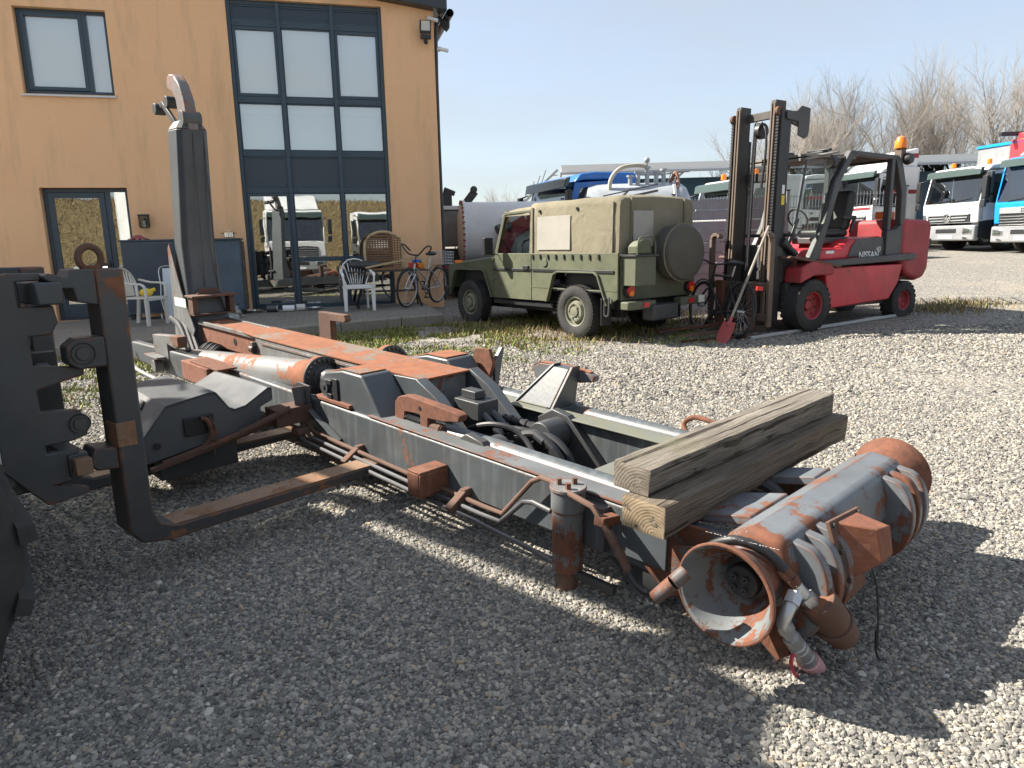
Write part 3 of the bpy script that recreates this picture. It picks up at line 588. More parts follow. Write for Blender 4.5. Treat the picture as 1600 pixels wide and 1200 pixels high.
    hk = [(6.25, 2.45), (6.21, 2.475), (6.10, 2.46), (5.99, 2.37), (5.90, 2.22), (5.87, 2.05), (5.88, 1.96), (6.10, 1.96), (6.08, 2.13), (6.10, 2.24), (6.16, 2.31), (6.27, 2.35), (6.28, 2.41)]
    m = MB(); m.xz(hk, -.05, .05); P('hook', m, painted('hook_steel', (.17, .155, .15), rust=.4, rough=.5, rustcol=((.25, .14, .11), (.13, .09, .075))), ar, .016, seg=3)
    m = MB(); m.cyl((5.93, .085, 2.06), (5.93, -.085, 2.06), .07, n=22); P('hook_boss', m, 'grey', ar, .004)
    m = MB(); m.cyl((6.52, .10, 2.20), (6.52, .0, 2.20), .052, n=14); m.bar((6.12, .05, 2.02), (6.42, .05, 2.24), .03, .05); m.bar((6.42, .05, 2.24), (6.52, .05, 2.20), .03, .05); m.cyl((6.28, .075, 2.24), (6.28, -.03, 2.24), .055, n=12); P('safety_latch', m, 'black_dusty', ar, .004)
    # lift cylinders with flanges, bolts and clevis pods
    for s in (1, -1):
        y = .275*s+(0 if s > 0 else -.03); A = V((3.40, y, .095)); B = V((6.2, y, -.165)); d = (B-A).normalized()
        m = MB(); m.cyl(A, B, .118, .118, n=30); cy = P('lift_cylinder', m, painted('cylinder_paint', (.15, .155, .155), rust=.47, rough=.5, fade=.6, scale=2.6, rustcol=((.235, .088, .04), (.165, .06, .03))), bev=0)
        m = MB(); m.lathe([(.0, -.06), (.10, -.06), (.105, -.05), (.148, -.05), (.152, -.045), (.152, .018), (.12, .03)], A, d, 30); fl = P('end_flange', m, 'black_dusty', cy, .003)
        m = MB(); m.lathe([(.1525, -.035), (.1535, -.03), (.1535, .018), (.121, .035), (.120, .22), (.1185, .23)], A, d, 30); P('flange_ring', m, 'rust_top', cy, 0)
        u = d.orthogonal().normalized(); w = d.cross(u); c0 = A-d*.05
        for k in range(22):
            t = 2*math.pi*k/22; q = c0+(u*math.cos(t)+w*math.sin(t))*.126; m = MB(); m.cyl(q, q-d*.016, .011, n=6); P('bolt', m, 'bolt', fl, 0)
        m = MB(); m.cyl(A-d*.05, A-d*.24, .07, n=20); m.cyl(A-d*.052, A-d*.075, .092, n=20); P('piston_rod', m, 'steel_dark', cy, 0)
        e0, e1 = (.21, .43) if s > 0 else (-.47, -.24)
        m = MB(); m.xz([(3.13, .07), (3.13, .15), (3.06, .215), (2.85, .255), (2.63, .255), (2.42, .02), (2.40, -.16), (2.9, -.2)], e0, e1); pd = P('clevis_pod', m, 'grey_clean', bev=.012)
        m = MB(); m.prism([(3.05, .212), (2.86, .258), (2.66, .258), (2.66, .264), (2.86, .264), (3.05, .22)], (0, e0+.015, 0), (1, 0, 0), (0, 0, 1), (0, e1-e0-.03, 0)); P('wear_pad', m, 'rust_top', pd, .002)
        ys = e1 if s > 0 else e0
        m = MB(); m.cyl((3.05, ys-.002*s, .125), (3.05, ys+.022*s, .125), .047, n=18); m.cyl((3.05, ys+.02*s, .125), (3.05, ys+.028*s, .125), .016, n=10); P('pin_cap', m, 'steel_dark', pd, 0)
        m = MB(); m.bb(2.90, 2.965, min(ys, ys+.012*s), max(ys, ys+.012*s), .03, .19); m.bb(2.965, 3.02, min(ys, ys+.02*s), max(ys, ys+.02*s), .145, .175); m.bb(2.965, 3.02, min(ys, ys+.02*s), max(ys, ys+.02*s), .055, .085); P('lock_plate', m, 'black', pd, .002)
        m = MB(); m.bb(2.46, 2.56, e0+.06, e1-.07, -.03, .05); P('block', m, 'grey', pd, .006)
    # container locking jaws
    jaw = [(2.404, .007), (2.394, .126), (2.36, .16), (2.33, .172), (2.261, .185), (1.83, .165), (1.798, .15), (1.812, .115), (1.95, .09), (2.078, .083), (2.083, .005), (2.156, .0), (2.151, .094), (2.297, .082), (2.318, -.002)]
    m = MB(); m.xz(jaw, .295, .355); jw = P('locking_jaw', m, 'rust', bev=.006)
    m = MB(); m.cyl((2.30, .325, .05), (2.05, .325, .035), .015, n=10); P('spring_rod', m, 'steel_dark', jw, 0)
    m = MB(); m.tube([(2.30-.14*k/60, .325+.026*math.cos(k*.9), .048+.026*math.sin(k*.9)-.008*k/60) for k in range(61)], .005, 5); P('spring', m, 'steel_dark', jw, 0)
    m = MB(); m.cyl((2.10, .325, .035), (1.98, .325, .03), .026, n=12); m.cyl((2.02, .325, .03), (1.99, .325, .028), .035, n=8); P('nut', m, 'rust_dark', jw, 0)
    m = MB(); m.cyl((2.15, .294, .13), (2.15, .357, .13), .013, n=12); P('hole', m, 'black', jw, 0)
    jf = [(2.19, .21), (2.12, .252), (1.95, .258), (1.697, .244), (1.662, .226), (1.666, .193), (1.778, .172), (1.85, .175), (1.87, .10), (1.95, .10), (1.95, .15), (2.15, .15)]
    m = MB(); m.xz(jf, -.655, -.60); jw = P('locking_jaw', m, 'grey_rusty', bev=.006); m = MB(); m.xz([(2.19, .2125), (2.12, .2545), (1.95, .2605), (1.70, .2465), (1.70, .25), (1.95, .264), (2.12, .258), (2.19, .216)], -.652, -.603); P('rusty_edge', m, 'rust_orange', jw, 0)
    m = MB(); m.bb(1.86, 1.92, -.65, -.61, .05, .14); P('jaw_foot', m, 'rust_dark', jw, .004)
    # far pod: trapezoid with side webs, scratched white plate and mossy foot
    m = MB(); m.add([(2.13, -.40, .034), (1.84, -.40, .034), (1.80, -.60, .034), (2.13, -.60, .034), (1.93, -.53, .27), (1.80, -.53, .27), (1.80, -.60, .27), (1.93, -.60, .27)], [(3, 2, 1, 0), (4, 5, 6, 7), (0, 1, 5, 4), (1, 2, 6, 5), (2, 3, 7, 6), (3, 0, 4, 7)]); pd = P('jaw_pod', m, 'grey_clean', bev=.006)
    m = MB(); m.add([(2.055, -.448, .10), (1.865, -.444, .10), (1.835, -.515, .235), (1.935, -.520, .235)], [(0, 1, 2, 3)]); m.build('scratched_plate', 'label_white', pd)
    m = MB(); m.prism([(1.86, -.395), (2.11, -.395), (2.05, -.452), (1.88, -.448)], (0, 0, .0345), (1, 0, 0), (0, 1, 0), (0, 0, .006)); P('foot_plate', m, 'moss', pd, .002)
    for (xa, xb_) in ((2.15, 1.94), (1.83, 1.79)):
        m = MB(); m.add([(xa, -.385, .03), (xa-.022, -.385, .03), (xb_-.022, -.53, .285), (xb_, -.53, .285), (xa, -.60, .03), (xa-.022, -.60, .03), (xb_-.022, -.60, .285), (xb_, -.60, .285)], [(0, 1, 2, 3), (7, 6, 5, 4), (0, 4, 5, 1), (1, 5, 6, 2), (2, 6, 7, 3), (3, 7, 4, 0)]); P('web', m, 'grey_clean', pd, .004)
    m = MB(); m.bb(1.79, 2.14, -.66, -.37, -.06, .03); P('pod_base', m, 'grey', pd, .004)
    # container guide ears
    for (dx, lft) in ((0, 0),):
        m = MB(); m.xz([(2.69, .02), (2.68, .18), (2.64, .298), (2.50, .306), (2.46, .21), (2.50, .11), (2.52, .0)], -.53, -.50); er = P('guide_ear', m, 'rust', bev=.004)
        m = MB(); m.prism([(-.53, 0.), (-.53, .22), (-.60, .31), (-.62, .31), (-.55, .0)], (2.47, 0, 0), (0, 1, 0), (0, 0, 1), (.03, 0, 0)); P('ear_flange', m, 'grey_clean', er, .003)
        m = MB(); m.bb(2.5, 2.8, -.52, -.30, .10, .13); P('ear_bracket', m, 'rust_top', er, .004)
    m = MB(); m.xz([(4.724, .364), (4.29, .371), (4.264, .33), (4.30, .305), (4.52, .30), (4.53, .0), (4.724, .0)], -.53, -.47); P('guide_block', m, 'rust_dark', bev=.005)
    m = MB(); m.bb(4.45, 4.75, -.5, -.36, .0, .05); P('guide_base', m, 'grey')
    m = MB(); m.xz([(6.26, .10), (5.71, .146), (5.60, .06), (5.68, .03), (5.88, .05), (5.88, -.11), (6.20, -.12), (6.26, -.02)], .385, .46); gb = P('guide_block', m, 'grey_light', bev=.006)
    m = MB(); m.bb(5.58, 5.72, .38, .465, .055, .15); P('worn_tip', m, 'rust_dark', gb, .006)
    m = MB(); m.bb(4.56, 5.1, .40, .62, -.12, .035); P('rust_box', m, 'rust_orange', bev=.006); m = MB(); m.bb(4.4, 4.95, .44, .60, .036, .05); P('box_lid', m, 'rust', bev=.004)
    m = MB(); m.cyl((6.05, .47, -.17), (6.05, .55, -.17), .06, n=18); m.bb(5.9, 6.25, .47, .56, -.09, -.07); P('end_bracket', m, 'grey_rusty', bev=.004)
    m = MB()
    for k in range(3): m.tube([(6.9+.02*k, .50, -.14+.02*k), (6.8, .55, -.20), (6.4, .56+.02*k, -.28+.02*k), (5.6, .60+.02*k, -.27+.02*k), (4.9, .62+.02*k, -.25)], .017, 8, 6)
    P('white_hose', m, 'alu', bev=0)
    m = MB()
    for k in range(3): m.tube([(6.4, .22-.05*k, .22), (6.15, .24-.05*k, .17), (5.9, .28-.04*k, .05), (5.7, .33-.04*k, -.02)], .026, 8, 5)
    P('black_hose', m, 'hose', bev=0)
    m = MB()
    for k in range(7): m.tube([(5.62-.045*k, .12, .01), (5.6-.045*k, .19, .055+.01*(k % 2)), (5.58-.045*k, .27, .02)], .016, 7, 4)
    P('hose_bundle', m, 'hose', bev=0)
    # moulded side cover
    prof = [(1.52, -.06), (1.358, .128), (1.30, .138), (1.10, .165), (1.058, .160), (.985, .048), (.951, .031), (.882, .042), (.725, .13), (.70, .125), (.70, .05), (.785, .02), (.796, -.085), (1.099, -.134), (1.495, -.19)]
    b2 = [(1.46, -.06), (1.30, .098), (1.25, .108), (1.09, .125), (1.05, .12), (.97, .03), (.93, .02), (.87, .03), (.72, .10), (.69, .095), (.69, .03), (.77, .0), (.79, -.085), (1.09, -.13), (1.46, -.17)]
    cv = loft('side_cover', [[(3.28, y, z-.012) for y, z in prof], [(3.25, y, z) for y, z in prof][:0] or [(3.27, y, z) for y, z in prof], [(3.45, y, z) for y, z in prof], [(4.15, y, z) for y, z in b2]], 'cover', bev=.012)
    m = MB(); m.bb(3.262, 3.272, 1.09, 1.27, -.08, .035); P('cover_recess', m, 'black', cv, .012)
    m = MB(); m.tube([(3.25, 1.17, .02), (3.23, 1.14, .0), (3.23, 1.13, -.10), (3.25, 1.20, -.17), (3.28, 1.3, -.19)], .014, 8, 5); m.tube([(3.25, 1.12, .02), (3.22, 1.10, -.08), (3.24, 1.12, -.22)], .006, 6, 5); P('loose_hose', m, 'rust_dark', cv, 0)
    m = MB(); m.cyl((3.262, 1.43, -.10), (3.268, 1.43, -.10), .02, n=10); P('plug', m, 'black', cv, 0)
    m = MB(); m.prism([(-.05, 0), (-.025, .045), (.03, .045), (.055, 0), (.03, -.045), (-.025, -.045)], (3.62, 1.40, .07), (1, 0, 0), (0, .65, -.75), (0, .004, .004)); P('emblem_plate', m, 'black', cv, 0)
    m = MB(); m.bar((3.30, .72, -.12), (3.2, 1.5, -.215), .03, .03); m.cyl((3.20, .62, -.02), (3.24, .95, -.125), .022, n=10); m.cyl((3.24, .95, -.125), (3.24, 1.42, -.205), .02, n=10); m.bb(3.2, 3.36, .46, .72, -.13, -.02); P('cover_bracket', m, 'rust_dark', cv, .004)
    m = MB(); m.bb(3.3, 3.7, .95, 1.42, -.33, -.16); P('under_box', m, 'black_dusty', cv, .006)
    # wing bracket at the rail
    m = MB(); m.xz([(3.42, .08), (3.37, .105), (3.22, .10), (3.22, -.045), (2.86, -.19), (2.93, -.225), (3.41, -.05)], .452, .466); wg = P('wing_bracket', m, 'black_dusty', bev=.002)
    m = MB(); m.prism([(0, 0), (.10, .01), (.10, .02), (0, .012)], (3.225, .46, -.06), (0, 1, 0), (1, 0, 0), (0, .02, .165)); m.add([(3.22, .462, .10), (3.22, .462, -.045), (2.86, .462, -.19), (3.20, .50, .10), (3.20, .50, -.055), (2.86, .50, -.20)], [(0, 1, 4, 3), (1, 2, 5, 4)]); P('wing_flange', m, 'grey', wg, 0)
    m = MB(); m.bb(2.75, 3.17, .36, .453, .025, .05); P('rust_pad', m, 'rust_orange', bev=.004)
    m = MB(); m.xz([(3.36, -.17), (2.80, -.25), (2.80, -.40), (3.33, -.34)], .44, .455); P('mud_plate', m, 'rust_dark', bev=.003)
    # rusty step bracket on the near rail
    m = MB(); m.bb(1.79, 1.90, .451, .64, -.235, -.222); m.bb(1.79, 1.90, .451, .64, -.105, -.092); m.bb(1.785, 1.80, .451, .64, -.222, -.105); m.bb(1.80, 1.90, .63, .642, -.222, -.105); P('step_bracket', m, 'rust', bev=.006)
    # hydraulic pipes along the near rail
    pr = []
    for k, (y, z) in enumerate(((.50, -.20), (.535, -.225), (.57, -.25))):
        m = MB(); pts = [(3.22, y, z+.06), (3.12, y, z+.01), (2.6, y, z), (1.95, y, z-.01), (1.45, y, z-.015)]
        if k == 0: pts += [(1.32, y, z-.01), (1.12, y, .01), (1.06, y, .045), (.98, y+.02, .055), (.80, .60, .07), (.68, .60, .05), (.60, .60, -.035)]
        elif k == 1: pts += [(1.30, y, z-.01), (1.14, y, -.085), (1.08, y, -.07), (.97, y, -.08)]
        else: pts += [(1.1, y, z-.03), (.9, y, z-.05)]
        m.tube(pts, .0125, 10); pp = P('hydraulic_pipe', m, 'rust_dark' if k == 0 else 'steel_dark', bev=0)
    for x in (2.62, 1.62):
        m = MB(); m.bar((x, .475, -.19), (x, .59, -.262), .05, .045); m.bb(x-.02, x+.02, .45, .50, -.21, -.17); P('pipe_clamp', m, 'rust_dark', bev=.005)
    m = MB(); m.cyl((3.23, .52, -.0), (3.23, .52, -.16), .016, n=8); m.cyl((3.23, .52, -.12), (3.23, .52, -.17), .026, n=6); m.bb(3.16, 3.25, .49, .60, -.20, -.165); P('pipe_union', m, 'rust_dark', bev=.003)
    # vertical stabiliser cylinder
    m = MB(); m.cyl((.86, .545, .05), (.86, .545, -.31), .068, n=26); m.cyl((.86, .545, .06), (.86, .545, -.03), .074, n=26); st = P('stabiliser_cylinder', m, 'grey_rusty', bev=.004)
    m = MB(); m.cyl((.86, .545, .061), (.86, .545, .078), .08, n=26); P('cap', m, 'grey_light', st, .003)
    m = MB(); m.cyl((.86, .545, -.31), (.86, .545, -.42), .046, n=20); P('foot', m, 'rust_dark', st, .003)
    for (dx, dy) in ((.035, .02), (-.03, .035), (-.01, -.03)):
        m = MB(); m.cyl((.86+dx, .545+dy, .078), (.86+dx, .545+dy, .105), .012, n=6); P('bolt', m, 'rust_dark', st, 0)
    m = MB(); m.bb(.60, .86, .53, .56, -.335, -.30); m.xz([(.75, -.23), (.40, -.23), (.48, -.36)], .42, .44); P('bracket', m, 'black_dusty', bev=.003)
    m = MB(); m.bb(.70, .93, .45, .50, -.2, .0); P('mount_plate', m, 'grey', bev=.004)
    # pipe end, union nuts and printed hose to the axle
    m = MB(); m.cyl((.60, .60, -.03), (.565, .60, -.075), .019, n=6); m.cyl((.565, .60, -.075), (.545, .60, -.10), .015, n=10); m.cyl((.548, .60, -.096), (.53, .60, -.118), .021, n=6); m.cyl((.53, .60, -.118), (.495, .60, -.165), .018, n=12); P('pipe_coupling', m, 'rust_dark', bev=0)
    m = MB(); m.bar((.64, .50, -.02), (.64, .61, .0), .05, .04); P('pipe_clamp', m, 'rust', bev=.004)
    hp = [(.50, .60, -.16), (.46, .605, -.20), (.40, .61, -.218), (.34, .62, -.19), (.28, .645, -.12), (.20, .66, -.02), (.12, .66, .09), (.03, .655, .145), (-.06, .62, .125), (-.12, .59, .07)]
    m = MB(); m.tube(hp, .0165, 12, 8); P('printed_hose', m, 'hose', bev=0)
    # torn pipe stub
    m = MB(); m.cyl((.14, .84, .02), (.19, .87, -.045), .026, .024, n=12, cap=False); m.cyl((.14, .84, .02), (.12, .80, .05), .026, n=12); P('pipe_stub', m, 'grey_rusty', bev=0)
    # ---------------- rear axle
    ax = MB(); oct_ = [(-.125, .04), (-.085, .145), (.03, .155), (.125, .10), (.13, -.06), (.07, -.13), (-.06, -.13), (-.125, -.07)]
    ax.prism(oct_, (0, .56, 0), (1, 0, 0), (0, 0, 1), (0, -1.14, 0)); axl = P('axle_tube', ax, 'grey_axle', bev=.03, seg=3)
    for s in (1, -1):
        y0 = .765*s; a = V((0, -s, 0))
        m = MB(); m.lathe([(.168, 0), (.173, .006), (.170, .014), (.148, .06), (.125, .10), (.108, .13), (.105, .26)], (0, y0, 0), a, 48)
        m.lathe([(.168, 0), (.158, .004), (.152, .014), (.130, .075), (.105, .125), (.078, .17), (.0, .172)], (0, y0, 0), a, 48); bl = P('guide_roller', m, 'bell' if s > 0 else 'rust', axl, 0, sharp=28)
        m = MB(); m.lathe([(.167, -.001), (.172, .0), (.1745, .006), (.172, .014), (.155, .045)], (0, y0, 0), a, 48); P('rim', m, 'rust', bl, 0)
        m = MB(); m.lathe([(0, .115), (.052, .115), (.056, .12), (.056, .175)], (0, y0, 0), a, 28); m.lathe([(.06, .15), (.074, .155), (.074, .175)], (0, y0, 0), a, 28); hb = P('hub', m, 'black_dusty', bl, 0)
        for (dx, dz) in ((.02, .02), (-.02, .02), (.02, -.02), (-.02, -.02)):
            m = MB(); m.lathe([(.0045, .112), (.0045, .098), (.0105, .098), (.0105, .116)], (dx, y0, dz), a, 12); P('bolt', m, 'steel_dark', hb, 0)
    # hinge lugs on the axle's rear face
    def lug(yc, mat='grey_axle', w=.045):
        m = MB(); pf = [(-.06, .13)]+[(-.13-.10*math.cos(t), -.05+.17*math.sin(t)) for t in np.linspace(R(80), R(-100), 14)]+[(.0, -.17), (.05, -.05)]
        m.xz(pf, yc-w/2, yc+w/2); return P('hinge_lug', m, mat, axl, .006, seg=3)
    for yc in (.47, .375, .285, -.36, -.44, -.53): lug(yc)
    for yc in (.42, .33, -.40, -.485):
        m = MB(); m.cyl((-.12, yc-.03, -.05), (-.12, yc+.03, -.05), .095, n=20); P('hinge_pin', m, 'steel_dark', axl, .003)
    # lamp bracket box
    m = MB(); m.add([(-.135, .34, .16), (-.135, .06, .13), (-.215, .06, -.08), (-.215, .34, -.06), (-.15, .34, .165), (-.15, .06, .135), (-.23, .06, -.075), (-.23, .34, -.055)], [(0, 1, 2, 3), (7, 6, 5, 4), (0, 4, 5, 1), (1, 5, 6, 2), (2, 6, 7, 3), (3, 7, 4, 0)]); lp = P('lamp_plate', m, 'rust_dark', axl, .003)
    m = MB(); m.add([(-.15, .29, .15), (-.15, .10, .13), (-.225, .10, -.05), (-.225, .29, -.04), (-.27, .22, .135), (-.28, .12, .12), (-.30, .12, .02), (-.30, .22, .02)], [(0, 1, 2, 3), (7, 6, 5, 4), (0, 4, 5, 1), (1, 5, 6, 2), (2, 6, 7, 3), (3, 7, 4, 0)]); P('lamp_housing', m, 'rust_orange', lp, .006)
    for (x_, y_, z_) in ((-.153, .32, .145), (-.153, .09, .125), (-.19, .325, .06), (-.225, .315, -.04), (-.195, .07, .03)):
        m = MB(); m.cyl((x_+.004, y_, z_), (x_-.012, y_, z_+.004), .009, n=6); P('bolt', m, 'bolt', lp, 0)
    # couplings below the near roller
    m = MB(); m.cyl((-.10, .585, .065), (-.13, .57, .035), .022, n=12); m.cyl((-.13, .57, .035), (-.145, .56, .012), .024, n=6); P('hose_ferrule', m, 'rust', axl, 0)
    m = MB(); m.cyl((-.14, .565, .02), (-.175, .52, -.045), .021, n=12); m.cyl((-.165, .53, -.03), (-.185, .505, -.065), .03, n=6); m.cyl((-.15, .55, -.0), (-.155, .60, -.03), .019, n=12); m.cyl((-.152, .575, -.012), (-.156, .61, -.035), .028, n=6)
    m.tube([(-.155, .60, -.03), (-.155, .635, -.055), (-.15, .64, -.09), (-.15, .615, -.125)], .022, 12, 4); m.cyl((-.15, .628, -.105), (-.15, .60, -.14), .027, n=6); m.cyl((-.15, .605, -.132), (-.152, .57, -.175), .022, n=12); m.cyl((-.152, .58, -.165), (-.155, .535, -.215), .029, n=6); cp = P('elbow_fitting', m, 'steel', axl, 0)
    m = MB(); m.cyl((-.155, .535, -.215), (-.16, .47, -.285), .031, n=18); m.cyl((-.157, .515, -.237), (-.159, .50, -.252), .0325, n=18); m.cyl((-.16, .47, -.285), (-.163, .44, -.318), .033, n=18); P('quick_coupler', m, 'steel', cp, .002)
    m = MB(); m.cyl((-.163, .44, -.318), (-.168, .385, -.378), .039, n=20); P('dust_cap', m, 'pink', cp, .003)
    m = MB(); m.tube([(-.157, .545, -.235), (-.15, .55, -.28), (-.15, .50, -.355), (-.155, .43, -.40), (-.165, .39, -.39)], .007, 8, 6); P('strap', m, 'red_rubber', cp, 0)
    m = MB(); m.cyl((-.19, .50, -.04), (-.215, .40, -.16), .062, n=20); m.cyl((-.215, .40, -.16), (-.218, .385, -.178), .07, n=20); m.cyl((-.218, .385, -.178), (-.235, .335, -.235), .056, n=20); bx = P('socket_housing', m, 'rust_dark', axl, .003); m = MB(); m.bar((-.23, .42, -.09), (-.25, .36, -.17), .05, .016); m.bar((-.215, .37, -.18), (-.255, .33, -.165), .05, .02); P('socket_lid', m, 'rust', bx, .003)
    m = MB(); m.xz([(.06, -.10), (-.09, -.10), (-.14, -.26), (-.10, -.30), (-.02, -.24)], .52, .55); P('lower_plate', m, 'rust', axl, .003)
    m = MB(); m.xz([(.06, -.10), (-.10, -.10), (-.16, -.24), (-.02, -.26)], -.1, .22); P('lower_beam', m, 'rust_dark', axl, .006)
    # dangling electric cable
    m = MB(); m.tube([(-.24, .16, -.02), (-.27, .15, -.12), (-.30, .19, -.24), (-.31, .21, -.33), (-.34, .17, -.375), (-.42, .09, -.385), (-.52, .02, -.386)], .0035, 6, 8); m.cyl((-.30, .198, -.25), (-.308, .208, -.315), .007, n=8); P('electric_cable', m, 'hose', axl, 0)
    m = MB(); m.tube([(.95, -.56, -.0), (1.02, -.60, .06), (.98, -.62, .105), (.90, -.62, .11), (.70, -.60, .085), (.62, -.60, .06)], .014, 10, 5); P('far_pipe', m, 'rust', bev=0)
    m = MB(); m.cyl((.86, -.60, .02), (.86, -.60, .065), .085, n=22); m.cyl((.86, -.60, .0651), (.86, -.60, .075), .03, n=6); P('far_cylinder_cap', m, 'grey_rusty', bev=.003)
    # printed text on the hose and a sticker
    text('EN 853 2 SN  12   WP 275 BAR', .018, 'label_white', axl, frame_mtx((.0, .662, .156), (-.75, -.35, -.10), (.0, .85, .5)), 'hose_print', .0005)
    return h
hook_frame = hooklift()

# ------------------------------------------------------------------ two timbers lying across the rails
def wood_mat(name, c0, c1, c2):
    m, t, p = _new(name); c = _coord(t, scale=(9, .55, 9)); n = _noise(t, c, 3.2, 8, .62, .15); c2_ = _coord(t); n2 = _noise(t, c2_, 3, 4); nf = _noise(t, _coord(t, scale=(60, 1.2, 60)), 2, 4, .6)
    col = _mix(t, _ramp(t, n, ((.32, 0), (.68, 1))), c0, c1); col = _mix(t, _math(t, 'MULTIPLY', _ramp(t, nf, ((.44, 0), (.62, 1))), .45), col, tuple(x*.4 for x in c0))
    crk = _ramp(t, _noise(t, _coord(t, scale=(22, .5, 22)), 1.5, 3, .5, .3), ((.60, 0), (.625, 1))); col = _mix(t, _math(t, 'MULTIPLY', crk, .85), col, (.02, .016, .012))
    col = _mix(t, _math(t, 'MULTIPLY', _ramp(t, n2, ((.5, 0), (.68, 1))), .6), col, c2)
    t.links.new(col, p.inputs['Base Color']); p.inputs['Roughness'].default_value = .88; p.inputs['Specular IOR Level'].default_value = .2
    _bump(t, p, _math(t, 'ADD', n, _math(t, 'MULTIPLY', nf, .9)), .75, .012); return m
M['timber_grey'] = wood_mat('weathered_timber', (.135, .115, .095), (.25, .225, .19), (.125, .12, .075))
M['timber_brown'] = wood_mat('brown_timber', (.12, .095, .072), (.215, .178, .138), (.15, .12, .085))
def end_mat(name, a_, b_):
    m, t, p = _new(name); c = _coord(t, jitter=False); mp_ = t.nodes.new('ShaderNodeMapping'); mp_.inputs['Location'].default_value = (.05, 0, .06); t.links.new(c, mp_.inputs[0]); w = t.nodes.new('ShaderNodeTexWave'); w.wave_type = 'RINGS'; w.rings_direction = 'Y'; w.inputs['Scale'].default_value = 26; w.inputs['Distortion'].default_value = 2.5; w.inputs['Detail'].default_value = 3; t.links.new(mp_.outputs[0], w.inputs['Vector'])
    col = _mix(t, w.outputs['Fac'], a_, b_); n = _noise(t, c, 9, 6, .7); col = _mix(t, _math(t, 'MULTIPLY', _ramp(t, n, ((.45, 0), (.65, 1))), .6), col, tuple(x*.45 for x in a_)); t.links.new(col, p.inputs['Base Color']); p.inputs['Roughness'].default_value = .9; _bump(t, p, _math(t, 'ADD', _math(t, 'MULTIPLY', w.outputs['Fac'], .3), n), .4, .006); return m
M['end_grey'] = end_mat('grey_end_grain', (.145, .122, .095), (.185, .158, .125)); M['timber_end'] = end_mat('sawn_end_grain2', (.225, .17, .105), (.265, .205, .13))
M['timber_end_plain'] = plain('sawn_end_grain', (.27, .195, .11), .9, var=.4, scale=25, bump=.5)
def timber(name, label, c, size, rz, mat, endmat):
    t = thing(name, label, 'timber beam', mat=HM @ Matrix.Translation(c) @ Matrix.Rotation(rz, 4, 'Z'), group=None)
    lx, ly, lz = size; m = MB(); n = 26; vs_ = []
    sec = [(-1, -1), (-.9, -1), (0, -1), (.9, -1), (1, -1), (1, -.85), (1, 0), (1, .85), (1, 1), (.9, 1), (0, 1), (-.9, 1), (-1, 1), (-1, .85), (-1, 0), (-1, -.85)]
    sec = [(a*(.985 if abs(b) == 1 and abs(a) == 1 else 1), b*(.985 if abs(b) == 1 and abs(a) == 1 else 1)) for a, b in sec]
    for i in range(n+1):
        y = ly*(.5-i/n); wob = .003*math.sin(i*1.3+c[0]*9)
        for (a, b) in sec: vs_.append((a*lx/2+wob+rng.normal(0, .0012), y, b*lz/2+rng.normal(0, .0012)+(-rng.uniform(0, .010) if abs(a) == 1 and abs(b) == 1 and rng.random() < .25 else 0)))
    k = len(sec); m.add(vs_, [(i*k+j, i*k+(j+1) % k, (i+1)*k+(j+1) % k, (i+1)*k+j) for i in range(n) for j in range(k)]+[tuple(range(k-1, -1, -1))]); body = m.build('beam_body', mat, t, sharp=45)
    for s in (1,):
        m = MB(); g = 9; vv = []
        for i in range(g):
            for j in range(g):
                a, b = -1+2*i/(g-1), -1+2*j/(g-1); ed = 1 if max(abs(a), abs(b)) > .99 else 0
                vv.append((a*lx/2*.992, ly/2+(.0025 if not ed else .0004)+(rng.normal(0, .002) if not ed else 0), b*lz/2*.99))
        m.add(vv, [(i*g+j, (i+1)*g+j, (i+1)*g+j+1, i*g+j+1) for i in range(g-1) for j in range(g-1)]); m.build('sawn_end', endmat, t, sharp=80)
    return t
timber('timber_beam', 'brown squared timber with fresh sawn end, lower of the two beams on the frame', (.405, -.185, .108), (.19, 1.66, .125), 0, 'timber_brown', 'timber_end')
timber('timber_beam', 'grey mossy squared timber, upper of the two beams on the frame', (.475, -.19, .228), (.165, 1.60, .105), R(-1.0), 'timber_grey', 'end_grey')
# ------------------------------------------------------------------ telehandler holding the frame (mostly out of view on the left)
TT = V((.669, .743, 0)); TN = V((-.743, .669, 0))
TM = Matrix(((TT.x, TN.x, 0, -1.32), (TT.y, TN.y, 0, 3.46), (0, 0, 1, 0), (0, 0, 0, 1)))
M['tele_body'] = painted('telehandler_paint', (.10, .11, .12), rust=.05, rough=.4)
def wheel_tractor(mb, c, r, w, lugs, ax=(0, 1, 0)):
    """tractor tyre about axis y"""
    c = V(c); mb.lathe([(r*.5, -w*.40), (r*.62, -w*.5), (r*.86, -w*.5), (r*.93, -w*.42), (r*.955, 0), (r*.93, w*.42), (r*.86, w*.5), (r*.62, w*.5), (r*.5, w*.40)], c, ax, 40)
    for k in range(lugs):
        for s in (-1, 1):
            t = 2*math.pi*(k+(.5 if s > 0 else 0))/lugs; t2 = t+.30
            def pt(tt, y, rr): return c+V((rr*math.cos(tt), y, rr*math.sin(tt)))
            a, b = t, t2; h0, h1 = r*.93, r*1.0; q = .11
            mb.add([pt(a, s*w*.50, h0*.97), pt(a+q, s*w*.50, h0*.97), pt(b+q, s*w*.02, h0), pt(b, s*w*.02, h0), pt(a, s*w*.47, h1*.985), pt(a+q*.8, s*w*.47, h1*.985), pt(b+q*.8, s*w*.02, h1), pt(b, s*w*.02, h1)], [(3, 2, 1, 0), (4, 5, 6, 7), (0, 1, 5, 4), (1, 2, 6, 5), (2, 3, 7, 6), (3, 0, 4, 7)])
